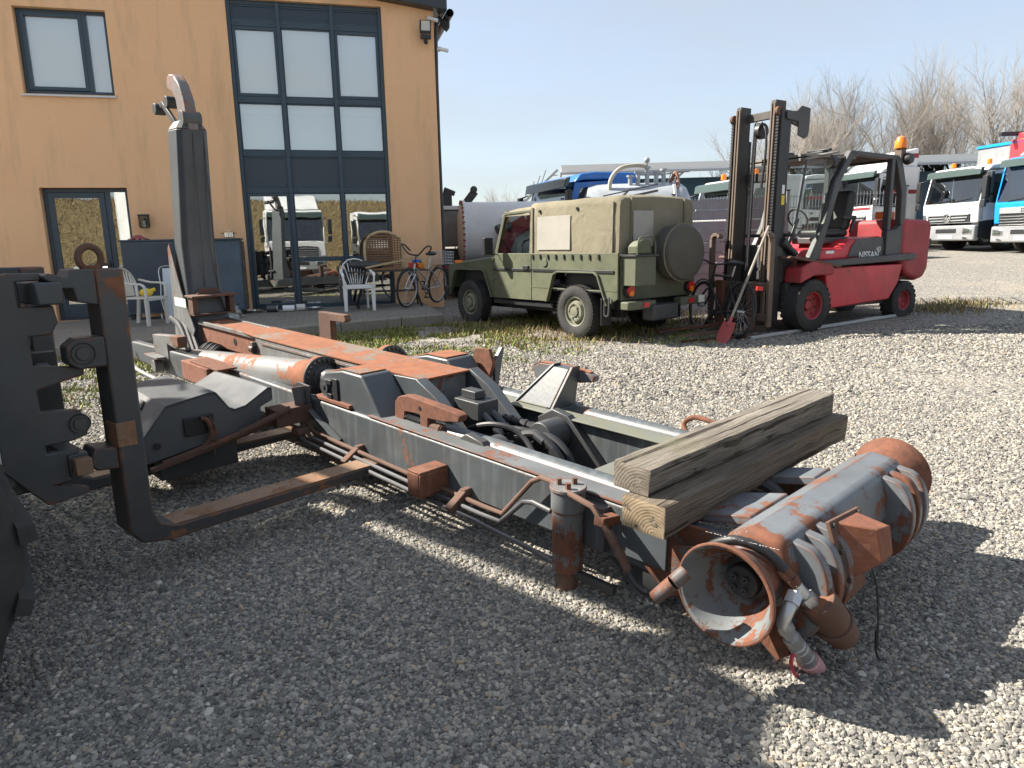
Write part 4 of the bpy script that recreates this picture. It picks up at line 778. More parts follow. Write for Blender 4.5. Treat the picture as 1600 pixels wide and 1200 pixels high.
def fork(root, n0):
    m = MB(); w = .165
    m.xz([(-.50, 1.43), (-.50, .33), (-.47, .265), (-.40, .235), (1.80, .235), (1.82, .215), (1.80, .205), (-.42, .165), (-.56, .19), (-.61, .26), (-.61, 1.43)], n0, n0+w); fk = m.build('fork', 'fork_steel', root, bevel=.010)
    m = MB(); m.xz([(-.43, .2362), (1.79, .2362), (1.79, .239), (-.43, .239)], n0+.006, n0+w-.006); m.build('tine_wear_face', 'tine', fk)
    m = MB(); m.xz([(-.609, 1.43), (-.70, 1.432), (-.715, 1.40), (-.78, 1.42), (-.80, 1.41), (-.80, 1.40), (-.74, 1.355), (-.70, 1.355), (-.69, 1.30), (-.609, 1.28)], n0+.01, n0+w-.01); m.build('fork_hook', 'carriage', fk, bevel=.008); m = MB(); m.xz([(-.61, 1.15), (-.72, 1.15), (-.76, 1.12), (-.76, 1.05), (-.72, 1.02), (-.61, 1.02)], n0-.005, n0+w*.5); m.build('pin_lug', 'carriage', fk, bevel=.008); m = MB(); m.xz([(-.61, .66), (-.70, .67), (-.73, .60), (-.70, .57), (-.61, .56)], n0+.01, n0+w-.01); m.build('fork_hook', 'carriage', fk, bevel=.008)
    m = MB(); m.lathe([(.0, .0), (.026, 0), (.028, .003), (.028, .01), (.042, .01), (.046, .002), (.046, .02)], (-.70, n0-.014, 1.085), (0, 1, 0), 22); m.build('pin', 'black_dusty', fk)
    m = MB(); m.bb(-.612, -.53, n0-.002, n0+.12, .655, .765); m.build('rust_patch_plate', 'tine', fk, bevel=.003)
    return fk
def telehandler():
    t = thing('telehandler', 'dark telehandler at the left edge, forks under the hook lift frame', 'telehandler', mat=TM)
    fk = fork(t, 0); fork(t, 1.08)
    m = MB(); c = V((-.60, .08, 1.475)); pts = [c+V((.045*math.cos(a), .0, .05*math.sin(a))) for a in np.linspace(0, 2*math.pi, 15)[:-1]]; m.tube(pts, .015, 8, closed=True); m.cyl((-.60, .08, 1.425), (-.60, .08, 1.445), .04, n=14); m.build('lifting_eye', 'rust_dark', fk)
    cg = MB(); cg.bb(-.84, -.745, -.02, 1.36, 1.295, 1.385); cg.build('top_bar', 'carriage', t, bevel=.008)
    cg = MB(); cg.bb(-.80, -.72, .03, 1.36, .56, .66); cg.build('bottom_bar', 'carriage', t, bevel=.006)
    m = MB(); m.bb(-.79, -.725, -.02, .06, .575, .645); m.build('bar_end', 'tine', t, bevel=.004)
    for n0 in (.045, 1.25):
        m = MB(); m.xz([(-1.030, 1.40), (-0.910, 1.425), (-0.800, 1.42), (-0.800, 1.39), (-0.890, 1.39), (-0.890, 1.29), (-0.770, 1.29), (-0.760, 1.22), (-0.790, 1.17), (-0.870, 1.17), (-0.870, 1.05), (-0.730, 1.03), (-0.690, 1.06), (-0.690, .99), (-0.870, .95), (-0.870, .86), (-0.730, .845), (-0.700, .80), (-0.710, .73), (-0.770, .715), (-0.870, .715), (-0.870, .68), (-0.750, .68), (-0.750, .55), (-0.850, .54), (-0.730, .50), (-0.730, .475), (-0.890, .46), (-1.030, .64)], n0, n0+.045); pl = m.build('end_plate', 'carriage', t, bevel=.006)
        m = MB(); m.lathe([(.0, .0), (.024, 0), (.026, .003), (.026, .008), (.037, .008), (.042, .002), (.042, .02)], (-.735, n0-.012, .785), (0, 1, 0), 22); m.build('pin', 'black_dusty', pl)
        m = MB(); m.bb(-1.17, -1.04, n0-.04, n0+.10, .60, 1.40); m.build('post', 'carriage', pl, bevel=.008); m = MB(); m.bar((-1.04, n0-.041, .62), (-1.04, n0-.041, 1.39), .007, .007); m.build('edge_highlight', 'steel', pl); m = MB(); m.bb(-1.0, -.87, n0+.05, n0+.15, .52, 1.40); m.build('inner_plate', 'carriage', pl, bevel=.006)  # bright strip along the worn post corner paints in its highlight
    m = MB(); m.bb(-.93, -.88, .2, 1.2, .62, 1.25); m.build('back_plate', 'carriage', t, bevel=.004)
    m = MB(); m.bb(-.80, -.66, .50, .56, .70, 1.05); m.bar((-.78, .20, .98), (-.62, 1.2, .98), .05, .05); m.build('cross_rail', 'black_dusty', t, bevel=.004)
    # boom head and tilt links
    m = MB(); m.bb(-1.45, -.98, .05, .60, .56, .80); m.bb(-1.6, -1.0, .42, .90, .62, 1.2); bh = m.build('boom_head', 'black_dusty', t, bevel=.015)
    m = MB(); m.cyl((-1.0, .25, .90), (-1.9, .3, .84), .065, n=14); m.cyl((-.98, .25, .905), (-1.0, .25, .90), .03, n=10); m.tube([(-.96, .18, .93), (-1.1, .2, .95), (-1.3, .25, .92), (-1.6, .3, .98)], .022, 8, 5); m.build('tilt_cylinder', 'black', bh)
    m = MB(); m.bar((-1.2, .66, .95), (-5.6, .66, 2.15), .34, .36); m.build('boom', 'tele_body', t, bevel=.02)
    m = MB(); m.xz([(-6.0, .7), (-1.75, .55), (-1.75, .85), (-2.6, 1.05), (-6.2, 1.3)], .1, 1.2); m.build('chassis', 'tele_body', t, bevel=.03)
    m = MB(); m.xz([(-5.6, 1.0), (-2.4, 1.0), (-2.5, 1.45), (-5.4, 1.75)], -.55, .25); m.build('engine_cover', 'tele_body', t, bevel=.06)
    m = MB(); m.xz([(-4.3, .9), (-2.5, .9), (-2.3, 1.5), (-2.7, 2.45), (-4.2, 2.5)], .85, 1.6); m.build('cab', 'black_dusty', t, bevel=.06)
    for (x, y) in ((-1.72, -.52), (-1.72, 1.52), (-5.0, -.52), (-5.0, 1.52)):
        m = MB(); wheel_tractor(m, (x, y, .60), .61, .44, 15); w = m.build('wheel', 'tyre', t, sharp=40)
        m = MB(); m.lathe([(.0, -.12), (.2, -.12), (.26, -.05), (.31, -.18)], (x, y, .60), (0, -1 if y < 0 else 1, 0), 24); m.build('rim', 'tele_body', w)
    return t
telehandler()

# ------------------------------------------------------------------ things on the terrace
def at_ter(s, off, rz=0):
    return Matrix.Translation(fw_(s, off, tz(s))) @ Matrix.Rotation(math.atan2(FD.y, FD.x)+rz, 4, 'Z')
M['cab_blue'] = painted('cabinet_blue', (.060, .095, .135), rust=.03, rough=.45, fade=.5, dirt=.25)
M['cab_dark'] = painted('cabinet_dark', (.032, .050, .075), rust=0, rough=.4, fade=.4, dirt=.2)
def cabinet():
    t = thing('storage_cabinet', 'wide dark blue metal cabinet standing against the wall behind the hook arm', 'cabinet', mat=at_ter(2.32, .48))
    w, d, h = 2.02, .42, 1.40
    m = MB(); m.bb(-w/2, w/2, -d/2, d/2, .10, h); c = m.build('body', 'cab_blue', t, bevel=.01)
    for k in (-1, 1):
        m = MB(); m.bb(min(.006*k, k*w/2-.02*k), max(.006*k, k*w/2-.02*k), -d/2-.016, -d/2, .14, h-.04); dr = m.build('cabinet_door', 'cab_dark' if k < 0 else 'cab_blue', t, bevel=.004)
    m = MB(); m.bb(-w/2-.02, w/2+.02, -d/2-.03, d/2, h, h+.03); m.build('top_board', 'frame', t, bevel=.004)
    for x in (-w/2+.06, w/2-.06):
        for y in (-d/2+.05, d/2-.05): m = MB(); m.bb(x-.03, x+.03, y-.03, y+.03, 0, .10); m.build('foot', 'black', t)
    m = MB(); m.bb(w/2+.002, w/2+.03, -d/2+.05, d/2, .1, h-.03); m.build('wooden_edge', 'timber_brown', t)
    return t
cabinet()
t = thing('cooking_pot', 'small steel cooking pot with lid on top of the blue cabinet', 'pot', mat=at_ter(3.13, .50) @ Matrix.Translation((0, 0, 1.432)))
m = MB(); m.lathe([(0, 0), (.085, 0), (.095, .01), (.095, .095), (.098, .098)], n=24); m.build('pot_body', 'chrome', t); m = MB(); m.lathe([(.097, .098), (.08, .112), (.02, .124), (0, .125)], n=24); m.cyl((0, 0, .12), (0, 0, .145), .012, n=10); m.build('lid', 'chrome', t)
m = MB(); m.box((.115, 0, .08), (.04, .05, .012)); m.box((-.115, 0, .08), (.04, .05, .012)); m.build('handle', 'black', t)
M['check'] = plain('red_check_cloth', (.30, .08, .09), .9, var=.7, scale=60)
m = MB(); n = 14; vv = []
for i in range(n):
    for j in range(n): vv.append(((i/(n-1)-.5)*.34, (j/(n-1)-.5)*.22, .012+.085*math.exp(-((i/(n-1)-.5)**2*9+(j/(n-1)-.5)**2*9))+.012*math.sin(i*1.7)*math.cos(j*1.9)))
m.add(vv, [(i*n+j, (i+1)*n+j, (i+1)*n+j+1, i*n+j+1) for i in range(n-1) for j in range(n-1)]); c = m.build('folded_cloth', 'check'); c.matrix_world = at_ter(1.58, .50) @ Matrix.Translation((0, 0, 1.432)); tag(c, 'crumpled red checked cloth on the left end of the blue cabinet', 'cloth')
t = thing('wall_lantern', 'small square glass lantern mounted on the ochre wall above the cabinet', 'wall lamp', mat=BM @ Matrix.Translation((X(1.34), -.12, Z(1.86))))
m = MB(); m.bb(-.09, .09, -.07, .07, .20, .23); m.bb(-.07, .07, -.055, .055, -.02, .0); m.bb(-.02, .02, .06, .12, .05, .16)
for x in (-.075, .075):
    for y in (-.055, .055): m.bb(x-.008, x+.008, y-.008, y+.008, 0, .20)
m.build('lantern_frame', 'black', t); m = MB(); m.bb(-.066, .066, -.046, .046, .0, .20); m.build('lantern_glass', 'glass_car', t); m = MB(); m.cyl((0, 0, 0), (0, 0, .12), .022, n=12); m.build('bulb', 'white', t)
m = MB(); m.cyl((0, 0, 0), (-.16, .30, 1.40), .014, n=8); c = m.build('broom_stick', 'alu'); c.matrix_world = at_ter(1.86, .66); tag(c, 'thin grey stick leaning against the blue cabinet', 'stick')
t = thing('leaning_shelf', 'narrow white panel leaning against the cabinet beside the hook arm', 'shelf board', mat=at_ter(2.18, 1.35, R(-6)))
m = MB(); m.box((0, .08, .46), (.28, .03, .94), Matrix.Rotation(R(-8), 3, 'X')); m.build('panel_board', plain('white_panel', (.58, .64, .70), .4, var=.03), t, bevel=.004)
m = MB(); m.tube([(.04, .16, .95), (-.10, .13, .965), (-.19, .10, .90), (-.17, .05, .62), (-.17, .0, .4), (-.12, -.02, .15), (-.02, -.05, .02), (.05, -.1, .012)], .008, 6, 6); m.build('power_cable', 'alu', t)
def chair(mtx, label, mat, yellow=False):
    t = thing('garden_chair', label, 'chair', mat=mtx, group='white plastic garden chairs')
    # front legs, rear legs
    for s in (-1, 1):
        m = MB(); m.prism([(-.03, 0), (.02, 0), (.035, .40), (.05, .44), (-.05, .44), (-.04, .40)], (s*.235, -.24, 0), (-s, 0, 0), (0, 0, 1), (0, .035, 0)); m.bar((s*.255, -.215, .005), (s*.235, -.20, .44), .03, .03); m.build('leg', mat, t, bevel=.004)
        m = MB(); m.bar((s*.20, .26, .005), (s*.19, .19, .44), .05, .035); m.build('leg', mat, t, bevel=.004)
        m = MB(); pts = [(s*.25, -.235, .42), (s*.265, -.235, .60), (s*.265, -.18, .645), (s*.265, .02, .655), (s*.25, .20, .70)]; 
        for a, b in zip(pts, pts[1:]): m.bar(a, b, .045, .028)
        m.build('armrest', mat, t, bevel=.006)
    m = MB(); m.xy([(-.24, -.24), (.24, -.24), (.22, .22), (-.22, .22)], .415, .44); m.xz([(-.24, .44), (.24, .44), (.235, .385), (-.235, .385)], -.25, -.235); m.build('seat', mat, t, bevel=.008)
    def bp(x, z): return (x, .20+(z-.44)*.32, z)
    fan = [(-.235, .60), (-.225, .72), (-.19, .80), (-.11, .865), (0, .885), (.11, .865), (.19, .80), (.225, .72), (.235, .60)]
    m = MB()
    for a, b in zip(fan, fan[1:]): m.bar(bp(*a), bp(*b), .02, .055, (0, -1, .3))
    m.bar(bp(-.235, .60), bp(-.17, .44), .02, .05, (0, -1, .3)); m.bar(bp(.235, .60), bp(.17, .44), .02, .05, (0, -1, .3)); m.build('back_frame', mat, t, bevel=.005)
    for k in range(7):
        u = (k-3)/3; m = MB(); m.bar(bp(u*.10, .455), bp(u*.185, .85-.07*u*u), .012, .024, (0, -1, .3)); m.build('back_slat', mat, t, bevel=.003)
    return t
chair(at_ter(1.80, 1.72, R(68)) @ Matrix.Scale(1.08, 4), 'cream plastic garden chair with yellow object on seat, in front of the blue cabinet', 'cream_plastic')
chair(at_ter(5.40, 1.15, R(4)) @ Matrix.Scale(1.08, 4), 'white plastic garden chair with fan slat back facing the yard', 'white_plastic')
m = MB(); m.sphere((0, 0, .07), .10, 14, 8, (1.1, .8, .7)); m.cyl((.05, 0, .09), (.14, .03, .12), .03, n=8); c = m.build('yellow_bag', plain('yellow_plastic', (.75, .52, .03), .45)); c.matrix_world = at_ter(1.86, 1.70) @ Matrix.Translation((0, 0, .475)); tag(c, 'small yellow plastic bundle lying on the cream garden chair', 'bundle')
M['film'] = glass('clear_film', (.80, .82, .82), .12, wav=1)
m = MB(); n = 18; vv = []
for i in range(9):
    for k in range(n):
        a = 2*math.pi*k/n; r_ = (.16-.008*i)*(1+.16*math.sin(3*a+i)+.1*math.sin(5*a-i*.7)); vv.append((r_*math.cos(a), r_*.8*math.sin(a), .035*i))
m.add(vv, [(i*n+k, i*n+(k+1) % n, (i+1)*n+(k+1) % n, (i+1)*n+k) for i in range(8) for k in range(n)]); c = m.build('plastic_bag', 'film'); c.matrix_world = at_ter(3.18, 1.45); tag(c, 'crumpled clear plastic bag on the paving in front of the cabinet', 'bag')
m = MB(); m.box((0, 0, .08), (.5, .28, .16)); c = m.build('cardboard_sack', painted('sack', (.55, .57, .60), rough=.6, dirt=.5, dirtcol=(.08, .12, .2), scale=14), bevel=.05); c.matrix_world = at_ter(-.18, .9, R(10)); tag(c, 'white and blue filled sack lying by the door', 'sack')
for (s, off, kind, lab) in ((3.47, .42, 'bowl', 'shallow steel bowl on the paving beside the cabinet'), (4.58, .50, 'bowl', 'shallow steel bowl on the paving right of the cans')):
    m = MB(); m.lathe([(0, .005), (.10, .0), (.15, .05), (.155, .05), (.105, -.0), ], n=24); c = m.build('metal_bowl', 'chrome'); c.matrix_world = at_ter(s, off); tag(c, lab, 'bowl', 'steel bowls in front of the glass')
for k, (s, off, r_, l, mt, lab) in enumerate(((3.80, .55, .065, .20, 'steel_dark', 'dark can lying on its side before the glass bay'), (4.10, .60, .06, .22, 'white_plastic', 'white can lying on its side, left of the last can'), (4.32, .58, .065, .16, 'cream_plastic', 'cream can lying on its side at the end of the row'))):
    t = thing('paint_can', lab, 'can', mat=at_ter(s, off, R(8*k-6)), group='cans lying in front of the glass'); m = MB(); m.lathe([(0, -l/2), (r_, -l/2), (r_, l/2), (r_*.92, l/2), (r_*.9, l/2-.01), (0, l/2-.012)], (0, 0, r_+.003), (1, 0, 0), 20); m.build('can_body', mt, t); m = MB(); m.lathe([(r_*1.03, l/2-.012), (r_*1.04, l/2+.004), (r_*.9, l/2+.004)], (0, 0, r_+.003), (1, 0, 0), 20); m.build('can_rim', 'steel', t)
# slatted garden table with clutter, wicker armchair
t = thing('garden_table', 'dark folding garden table carrying a wicker chair and clutter by the bay', 'table', mat=at_ter(6.02, .62))
for k in range(6): m = MB(); m.bb(-.78, .78, -.36+k*.122, -.36+k*.122+.10, .69, .715); m.build('slat', 'timber_brown' if k % 2 else 'black_dusty', t, bevel=.004)
for s in (-1, 1):
    for (a, b) in (((s*.62, -.30, 0), (s*.45, .28, .69)), ((s*.62, .28, 0), (s*.45, -.30, .69))): m = MB(); m.bar(a, b, .03, .04); m.build('leg', 'black', t)
m = MB(); m.bb(-.5, .5, -.31, -.28, .30, .34); m.build('stretcher', 'black', t)
M['wicker'] = plain('wicker', (.23, .125, .062), .7, var=.5, scale=40, bump=.5)
M['wicker_pale'] = plain('pale_cane', (.48, .35, .20), .6, var=.2)
t = thing('wicker_armchair', 'brown wicker chair with arched back standing on the garden table', 'chair', mat=at_ter(5.98, .62) @ Matrix.Translation((0, 0, .716)))
ar = [(-.36, .05, 0), (-.37, .07, .42), (-.30, .09, .62), (-.15, .10, .715), (0, .10, .74), (.15, .10, .715), (.30, .09, .62), (.37, .07, .42), (.36, .05, 0)]
m = MB(); m.tube(ar, .028, 8, 5); m.build('back_frame', 'wicker_pale', t)
for k in range(13):
    x = -.33+.055*k; zt = .73-.9*x*x-.04; m = MB(); m.tube([(x, .06, 0), (x, .085, zt*.6), (x, .10, zt)], .011, 6, 3); m.build('back_cane', 'wicker', t)
for k in range(14):
    z = .05+.047*k; hw = min(.345, math.sqrt(max(.0, (.72-z)/.9))) if z > .45 else .345; m = MB(); m.bar((-hw, .07, z), (hw, .07, z), .026, .030, (0, 1, 0)); m.build('back_weave', 'wicker', t)
m = MB(); m.xy([(-.33, -.35), (.33, -.35), (.35, .05), (-.35, .05)], .0, .05); m.build('seat', 'wicker', t, bevel=.015)
m = MB(); m.bar((-.42, -.40, .22), (.62, -.25, .40), .035, .035); c = m.build('wooden_handle', 'wicker_pale'); c.matrix_world = at_ter(6.0, .62) @ Matrix.Translation((0, 0, .56)); tag(c, 'pale wooden handle lying across the garden table', 'handle')
m = MB(); n = 20
for q, (dx, dy, s_) in enumerate(((-.58, -.05, .20), (-.40, -.18, .16), (-.25, -.2, .14))): m.sphere((dx, dy, .11), s_, n, 8, (1.3, .9, .55))
c = m.build('dark_jacket', 'black_dusty'); c.matrix_world = at_ter(6.02, .66) @ Matrix.Translation((0, 0, .716)); tag(c, 'dark bundled jacket lying on the left of the garden table', 'jacket')
t = thing('toy_box', 'red, orange and blue plastic toys at the right end of the garden table', 'toys', mat=at_ter(6.62, .55) @ Matrix.Translation((0, 0, .717)))
for (x, y, z, d, col) in ((-.08, 0, .06, (.16, .14, .12), (.55, .06, .04)), (.07, -.02, .05, (.12, .14, .10), (.80, .25, .03)), (.0, .02, .15, (.18, .10, .06), (.05, .16, .50)), (.12, .05, .12, (.08, .08, .05), (.8, .55, .05))): m = MB(); m.box((x, y, z), d, Matrix.Rotation(x*4, 3, 'Z')); m.build('toy_block', plain('toy', col, .4), t, bevel=.01)

# ------------------------------------------------------------------ bicycles (local x: forward, wheels on z=0)
def bicycle(mtx, label, fm, step=True, bars='swept', basket=False, rimm='alu', rack=True):
    t = thing('bicycle', label, 'bicycle', mat=mtx); r = .345; wb = 1.06
    for k, x in enumerate((0, wb)):
        m = MB(); m.lathe([(r-.032, -.018), (r-.012, -.019), (r, -.006), (r, .006), (r-.012, .019), (r-.032, .018)], (x, 0, r), (0, 1, 0), 40); w = m.build('wheel', 'tyre', t)
        m = MB(); m.lathe([(r-.030, -.013), (r-.046, -.012), (r-.050, 0), (r-.046, .012), (r-.030, .013)], (x, 0, r), (0, 1, 0), 40); m.build('rim', rimm, w)
        m = MB()
        for q in range(28):
            a = 2*math.pi*q/28; s = (q % 2)*2-1; m.cyl((x+.02*math.cos(a+.9*s), s*.025, r+.02*math.sin(a+.9*s)), (x+(r-.045)*math.cos(a), 0, r+(r-.045)*math.sin(a)), .0014, n=3, cap=False)
        tag(m.build('spokes', 'alu', w), kind='stuff'); m = MB(); m.cyl((x, -.05, r), (x, .05, r), .018, n=12); m.build('hub', 'steel', w)
        m = MB(); m.lathe([(r+.018, -.025), (r+.025, 0), (r+.018, .025)], (x, 0, r), (0, 1, 0), 18, R(-35) if k else R(20), R(150) if k else R(165)); 
    bbk = V((.46, 0, .29)); st = V((.33, 0, .78)); hd0 = V((.86, 0, .62)); hd1 = V((.83, 0, .78))
    fr = MB(); fr.cyl(bbk, st, .016); fr.cyl(bbk, hd0, .019); fr.cyl(hd0, hd1, .02)
    if step: fr.cyl(bbk.lerp(st, .35), hd0.lerp(hd1, .6), .016)
    else: fr.cyl(st*.95+V((.02, 0, .03)), hd1, .016)
    for s in (-1, 1): fr.cyl(bbk+V((0, s*.03, 0)), (0, s*.06, r), .010); fr.cyl(st.lerp(bbk, .15)+V((0, s*.02, 0)), (0, s*.06, r), .009)
    fr.build('frame', fm, t)
    fk = MB(); fk.cyl(hd0, hd0+V((.03, 0, -.05)), .02)
    for s in (-1, 1): fk.tube([hd0+V((.01, s*.045, -.03)), (wb-.10, s*.05, .50), (wb, s*.05, r)], .013, 8, 4)
    fk.build('fork', 'alu' if rimm == 'alu' else fm, t)
    hb = MB(); hb.cyl(hd1, hd1+V((-.03, 0, .14)), .013); o = hd1+V((-.03, 0, .15))
    if bars == 'trek': hb.tube([o+V((-.12, -.20, .06)), o+V((-.05, -.28, .16)), o+V((.08, -.26, .17)), o+V((.08, -.12, .03)), o, o+V((.08, .12, .03)), o+V((.08, .26, .17)), o+V((-.05, .28, .16)), o+V((-.12, .20, .06))], .014, 8, 5)
    else: hb.tube([o+V((-.10, -.30, .03)), o+V((-.04, -.18, .03)), o+V((.03, -.06, 0)), o+V((.03, .06, 0)), o+V((-.04, .18, .03)), o+V((-.10, .30, .03))], .013, 8, 5)
    hb.build('handlebar', 'black', t)
    sd_ = MB(); sd_.cyl(st, st+V((-.04, 0, .14)), .013); sd_.build('seat_post', 'alu', t)
    sd_ = MB(); sd_.sphere(st+V((-.06, 0, .17)), .1, 14, 8, (1.35, .85, .38)); sd_.sphere(st+V((.06, 0, .165)), .05, 10, 6, (1.5, .7, .6)); sd_.build('saddle', 'black', t)
    cr = MB(); cr.lathe([(.07, .045), (.09, .045), (.09, .05), (.07, .05)], bbk, (0, 1, 0), 24); cr.cyl(bbk+V((0, -.07, 0)), bbk+V((0, .07, 0)), .018); cr.bar(bbk+V((0, .065, 0)), bbk+V((.10, .065, -.13)), .012, .022); cr.bar(bbk+V((0, -.065, 0)), bbk+V((-.10, -.065, .13)), .012, .022); cr.build('crankset', 'steel_dark', t)
    for s in (1, -1): pd = MB(); pd.box(bbk+V((.10*s, s*.11, -.13*s)), (.09, .07, .02)); pd.build('pedal', 'black', t)
    if rack: 
        rk = MB(); 
        for s in (-1, 1): rk.tube([(.25, s*.04, .66), (.1, s*.06, .72), (-.28, s*.06, .72), (-.02, s*.07, r+.02)], .006, 6)
        rk.bar((-.2, -.06, .72), (-.2, .06, .72), .01, .01); rk.build('rack', 'black', t)
        m = MB(); m.box((-.36, 0, .66), (.03, .08, .05)); m.build('rear_light', 'red_lens', t)
    m = MB(); m.tube([V((wb+.0, 0, 0))+V((-.0, .01, r))+V(((r+.025)*math.cos(a), 0, (r+.025)*math.sin(a))) for a in np.linspace(R(25), R(160), 12)], .012, 6); m.tube([V((0, .01, r))+V(((r+.025)*math.cos(a), 0, (r+.025)*math.sin(a))) for a in np.linspace(R(25), R(175), 12)], .012, 6); tag(m.build('mudguard', 'black', t), kind=None)
    if basket:
        bk = MB(); 
        for z in np.linspace(.76, .98, 5): bk.tube([(-.32, -.14, z), (.05, -.14, z), (.05, .14, z), (-.32, .14, z)], .004, 4, closed=True)
        for x in np.linspace(-.32, .05, 7):
            for y in (-.14, .14): bk.cyl((x, y, .75), (x, y, .98), .004, n=4)
        tag(bk.build('wire_basket', 'alu', t), kind='stuff')
    return t
bicycle(at_ter(7.02, .42, R(180+50)) @ Matrix.Rotation(R(-5), 4, 'X') @ Matrix.Scale(1.06, 4), 'silver trekking bicycle leaning by the building corner', 'steel', True, 'trek', basket=True)
# outdoor fittings on the building
t = thing('floodlight', 'square LED floodlight with motion sensor under the roof corner', 'floodlight', mat=BM @ Matrix.Translation((X(5.80), 0, Z(4.92))))
m = MB(); m.box((0, -.16, .02), (.22, .05, .24), Matrix.Rotation(R(14), 3, 'X')); m.bb(-.10, .10, -.20, -.10, -.20, -.12); m.bb(-.03, .03, -.13, 0, -.16, -.10); m.build('housing', 'black', t, bevel=.008); m = MB(); m.box((0, -.19, .035), (.17, .006, .17), Matrix.Rotation(R(14), 3, 'X')); m.build('lens', plain('flood_lens', (.55, .55, .52), .2), t)
m = MB(); m.sphere((-.0, -.15, -.25), .045, 12, 8); m.build('sensor', 'black', t)
for (x, z, lab) in ((X(5.88), Z(5.09), 'white bullet camera mounted above the floodlight'), (X(5.95)+.1, Z(4.64), 'small white bullet camera on the building corner below the floodlight')):
    t = thing('security_camera', lab, 'camera', mat=BM @ Matrix.Translation((x, 0, z)), group='security cameras at the building corner'); m = MB(); m.cyl((0, 0, 0), (0, -.06, 0), .045, n=16); m.cyl((0, -.04, 0), (.05, -.10, -.02), .02, n=10); m.build('mount', 'white', t); m = MB(); m.cyl((-.02, -.07, .0), (.16, -.13, -.05), .035, n=16); m.build('camera_body', 'white', t)
# ------------------------------------------------------------------ army style 4x4 (local x forward, y left, z up; origin: rear axle)
OLIVE = (.070, .080, .046)
M['olive'] = painted('olive_paint', OLIVE, rust=0, rough=.62, fade=.5, dirt=.6, dirtcol=(.155, .15, .095), scale=2.4, spec=.35)
M['olive_dark'] = painted('olive_trim_paint', (.075, .085, .05), rust=0, rough=.65, fade=.4, dirt=.4, dirtcol=(.12, .11, .08))  # second olive tone with less dirt, for frames, hinges and tailgate parts
M['canvas'] = painted('canvas', (.195, .175, .125), rust=0, rough=.95, fade=.5, dirt=.4, dirtcol=(.13, .12, .085), scale=2, spec=.1, wrinkle=.4)
M['cream_rim'] = painted('cream_rim', (.19, .195, .135), rust=.1, rough=.6, dirt=.5)
M['seat_black'] = plain('black_vinyl', (.02, .02, .02), .5)
def road_wheel(parent, c, r, w, rimr, rimmat, side=1, dish=.05, blocks=0, name='wheel'):
    """tyre + steel rim, axle along y, visible side = +y*side"""
    m = MB(); h = w/2
    m.lathe([(rimr*.98, -h*.8), (rimr*1.1, -h*.98), (r*.88, -h), (r*.965, -h*.86), (r*.985, -h*.5), (r*.985, h*.5), (r*.965, h*.86), (r*.88, h), (rimr*1.1, h*.98), (rimr*.98, h*.8)], c, (0, 1, 0), 40)
    n = blocks or 44
    for k in range(n):
        a0 = 2*math.pi*k/n; a1 = a0+2*math.pi/n*.62
        for (y0, y1, off) in ((-h*.92, -h*.36, 0), (-h*.28, h*.28, .5), (h*.36, h*.92, 0)):
            b0, b1 = a0+off*2*math.pi/n, a1+off*2*math.pi/n; R0, R1 = r*.975, r
            q = [V(c)+V((rr*math.cos(a), y, rr*math.sin(a))) for rr in (R0, R1) for (a, y) in ((b0, y0), (b1, y0), (b1, y1), (b0, y1))]
            m.add(q, [(3, 2, 1, 0), (4, 5, 6, 7), (0, 1, 5, 4), (1, 2, 6, 5), (2, 3, 7, 6), (3, 0, 4, 7)])
    wl = m.build(name, 'tyre', parent, sharp=40)
    m = MB(); s = side; ax = (0, s, 0)
    m.lathe([(rimr, -h*.2), (rimr*1.03, h*.80), (rimr*1.0, h*.86), (rimr*.93, h*.80), (rimr*.88, h*.35), (rimr*.80, h*.28), (rimr*.66, h*.42+dish), (rimr*.52, h*.45+dish), (rimr*.36, h*.30+dish), (rimr*.34, h*.55+dish), (rimr*.2, h*.6+dish), (0, h*.6+dish)], c, ax, 32); rm = m.build('rim', rimmat, wl, sharp=30)
    for k in range(8):
        a = 2*math.pi*k/8+.2; q = V(c)+V((rimr*.76*math.cos(a), s*(h*.335+dish*.2), rimr*.76*math.sin(a))); m = MB(); m.cyl(q, q+V((0, s*.006, 0)), rimr*.075, n=10); m.build('rim_slot', 'black', rm)
    for k in range(5):
        a = 2*math.pi*k/5; q = V(c)+V((rimr*.45*math.cos(a), s*(h*.38+dish), rimr*.45*math.sin(a))); m = MB(); m.cyl(q, q+V((0, s*.02, 0)), rimr*.055, n=6); m.build('wheel_nut', 'steel_dark', rm)
    return wl
def arc(cx, cz, r, a0, a1, n=12): return [(cx+r*math.cos(R(a)), cz+r*math.sin(R(a))) for a in np.linspace(a0, a1, n)]
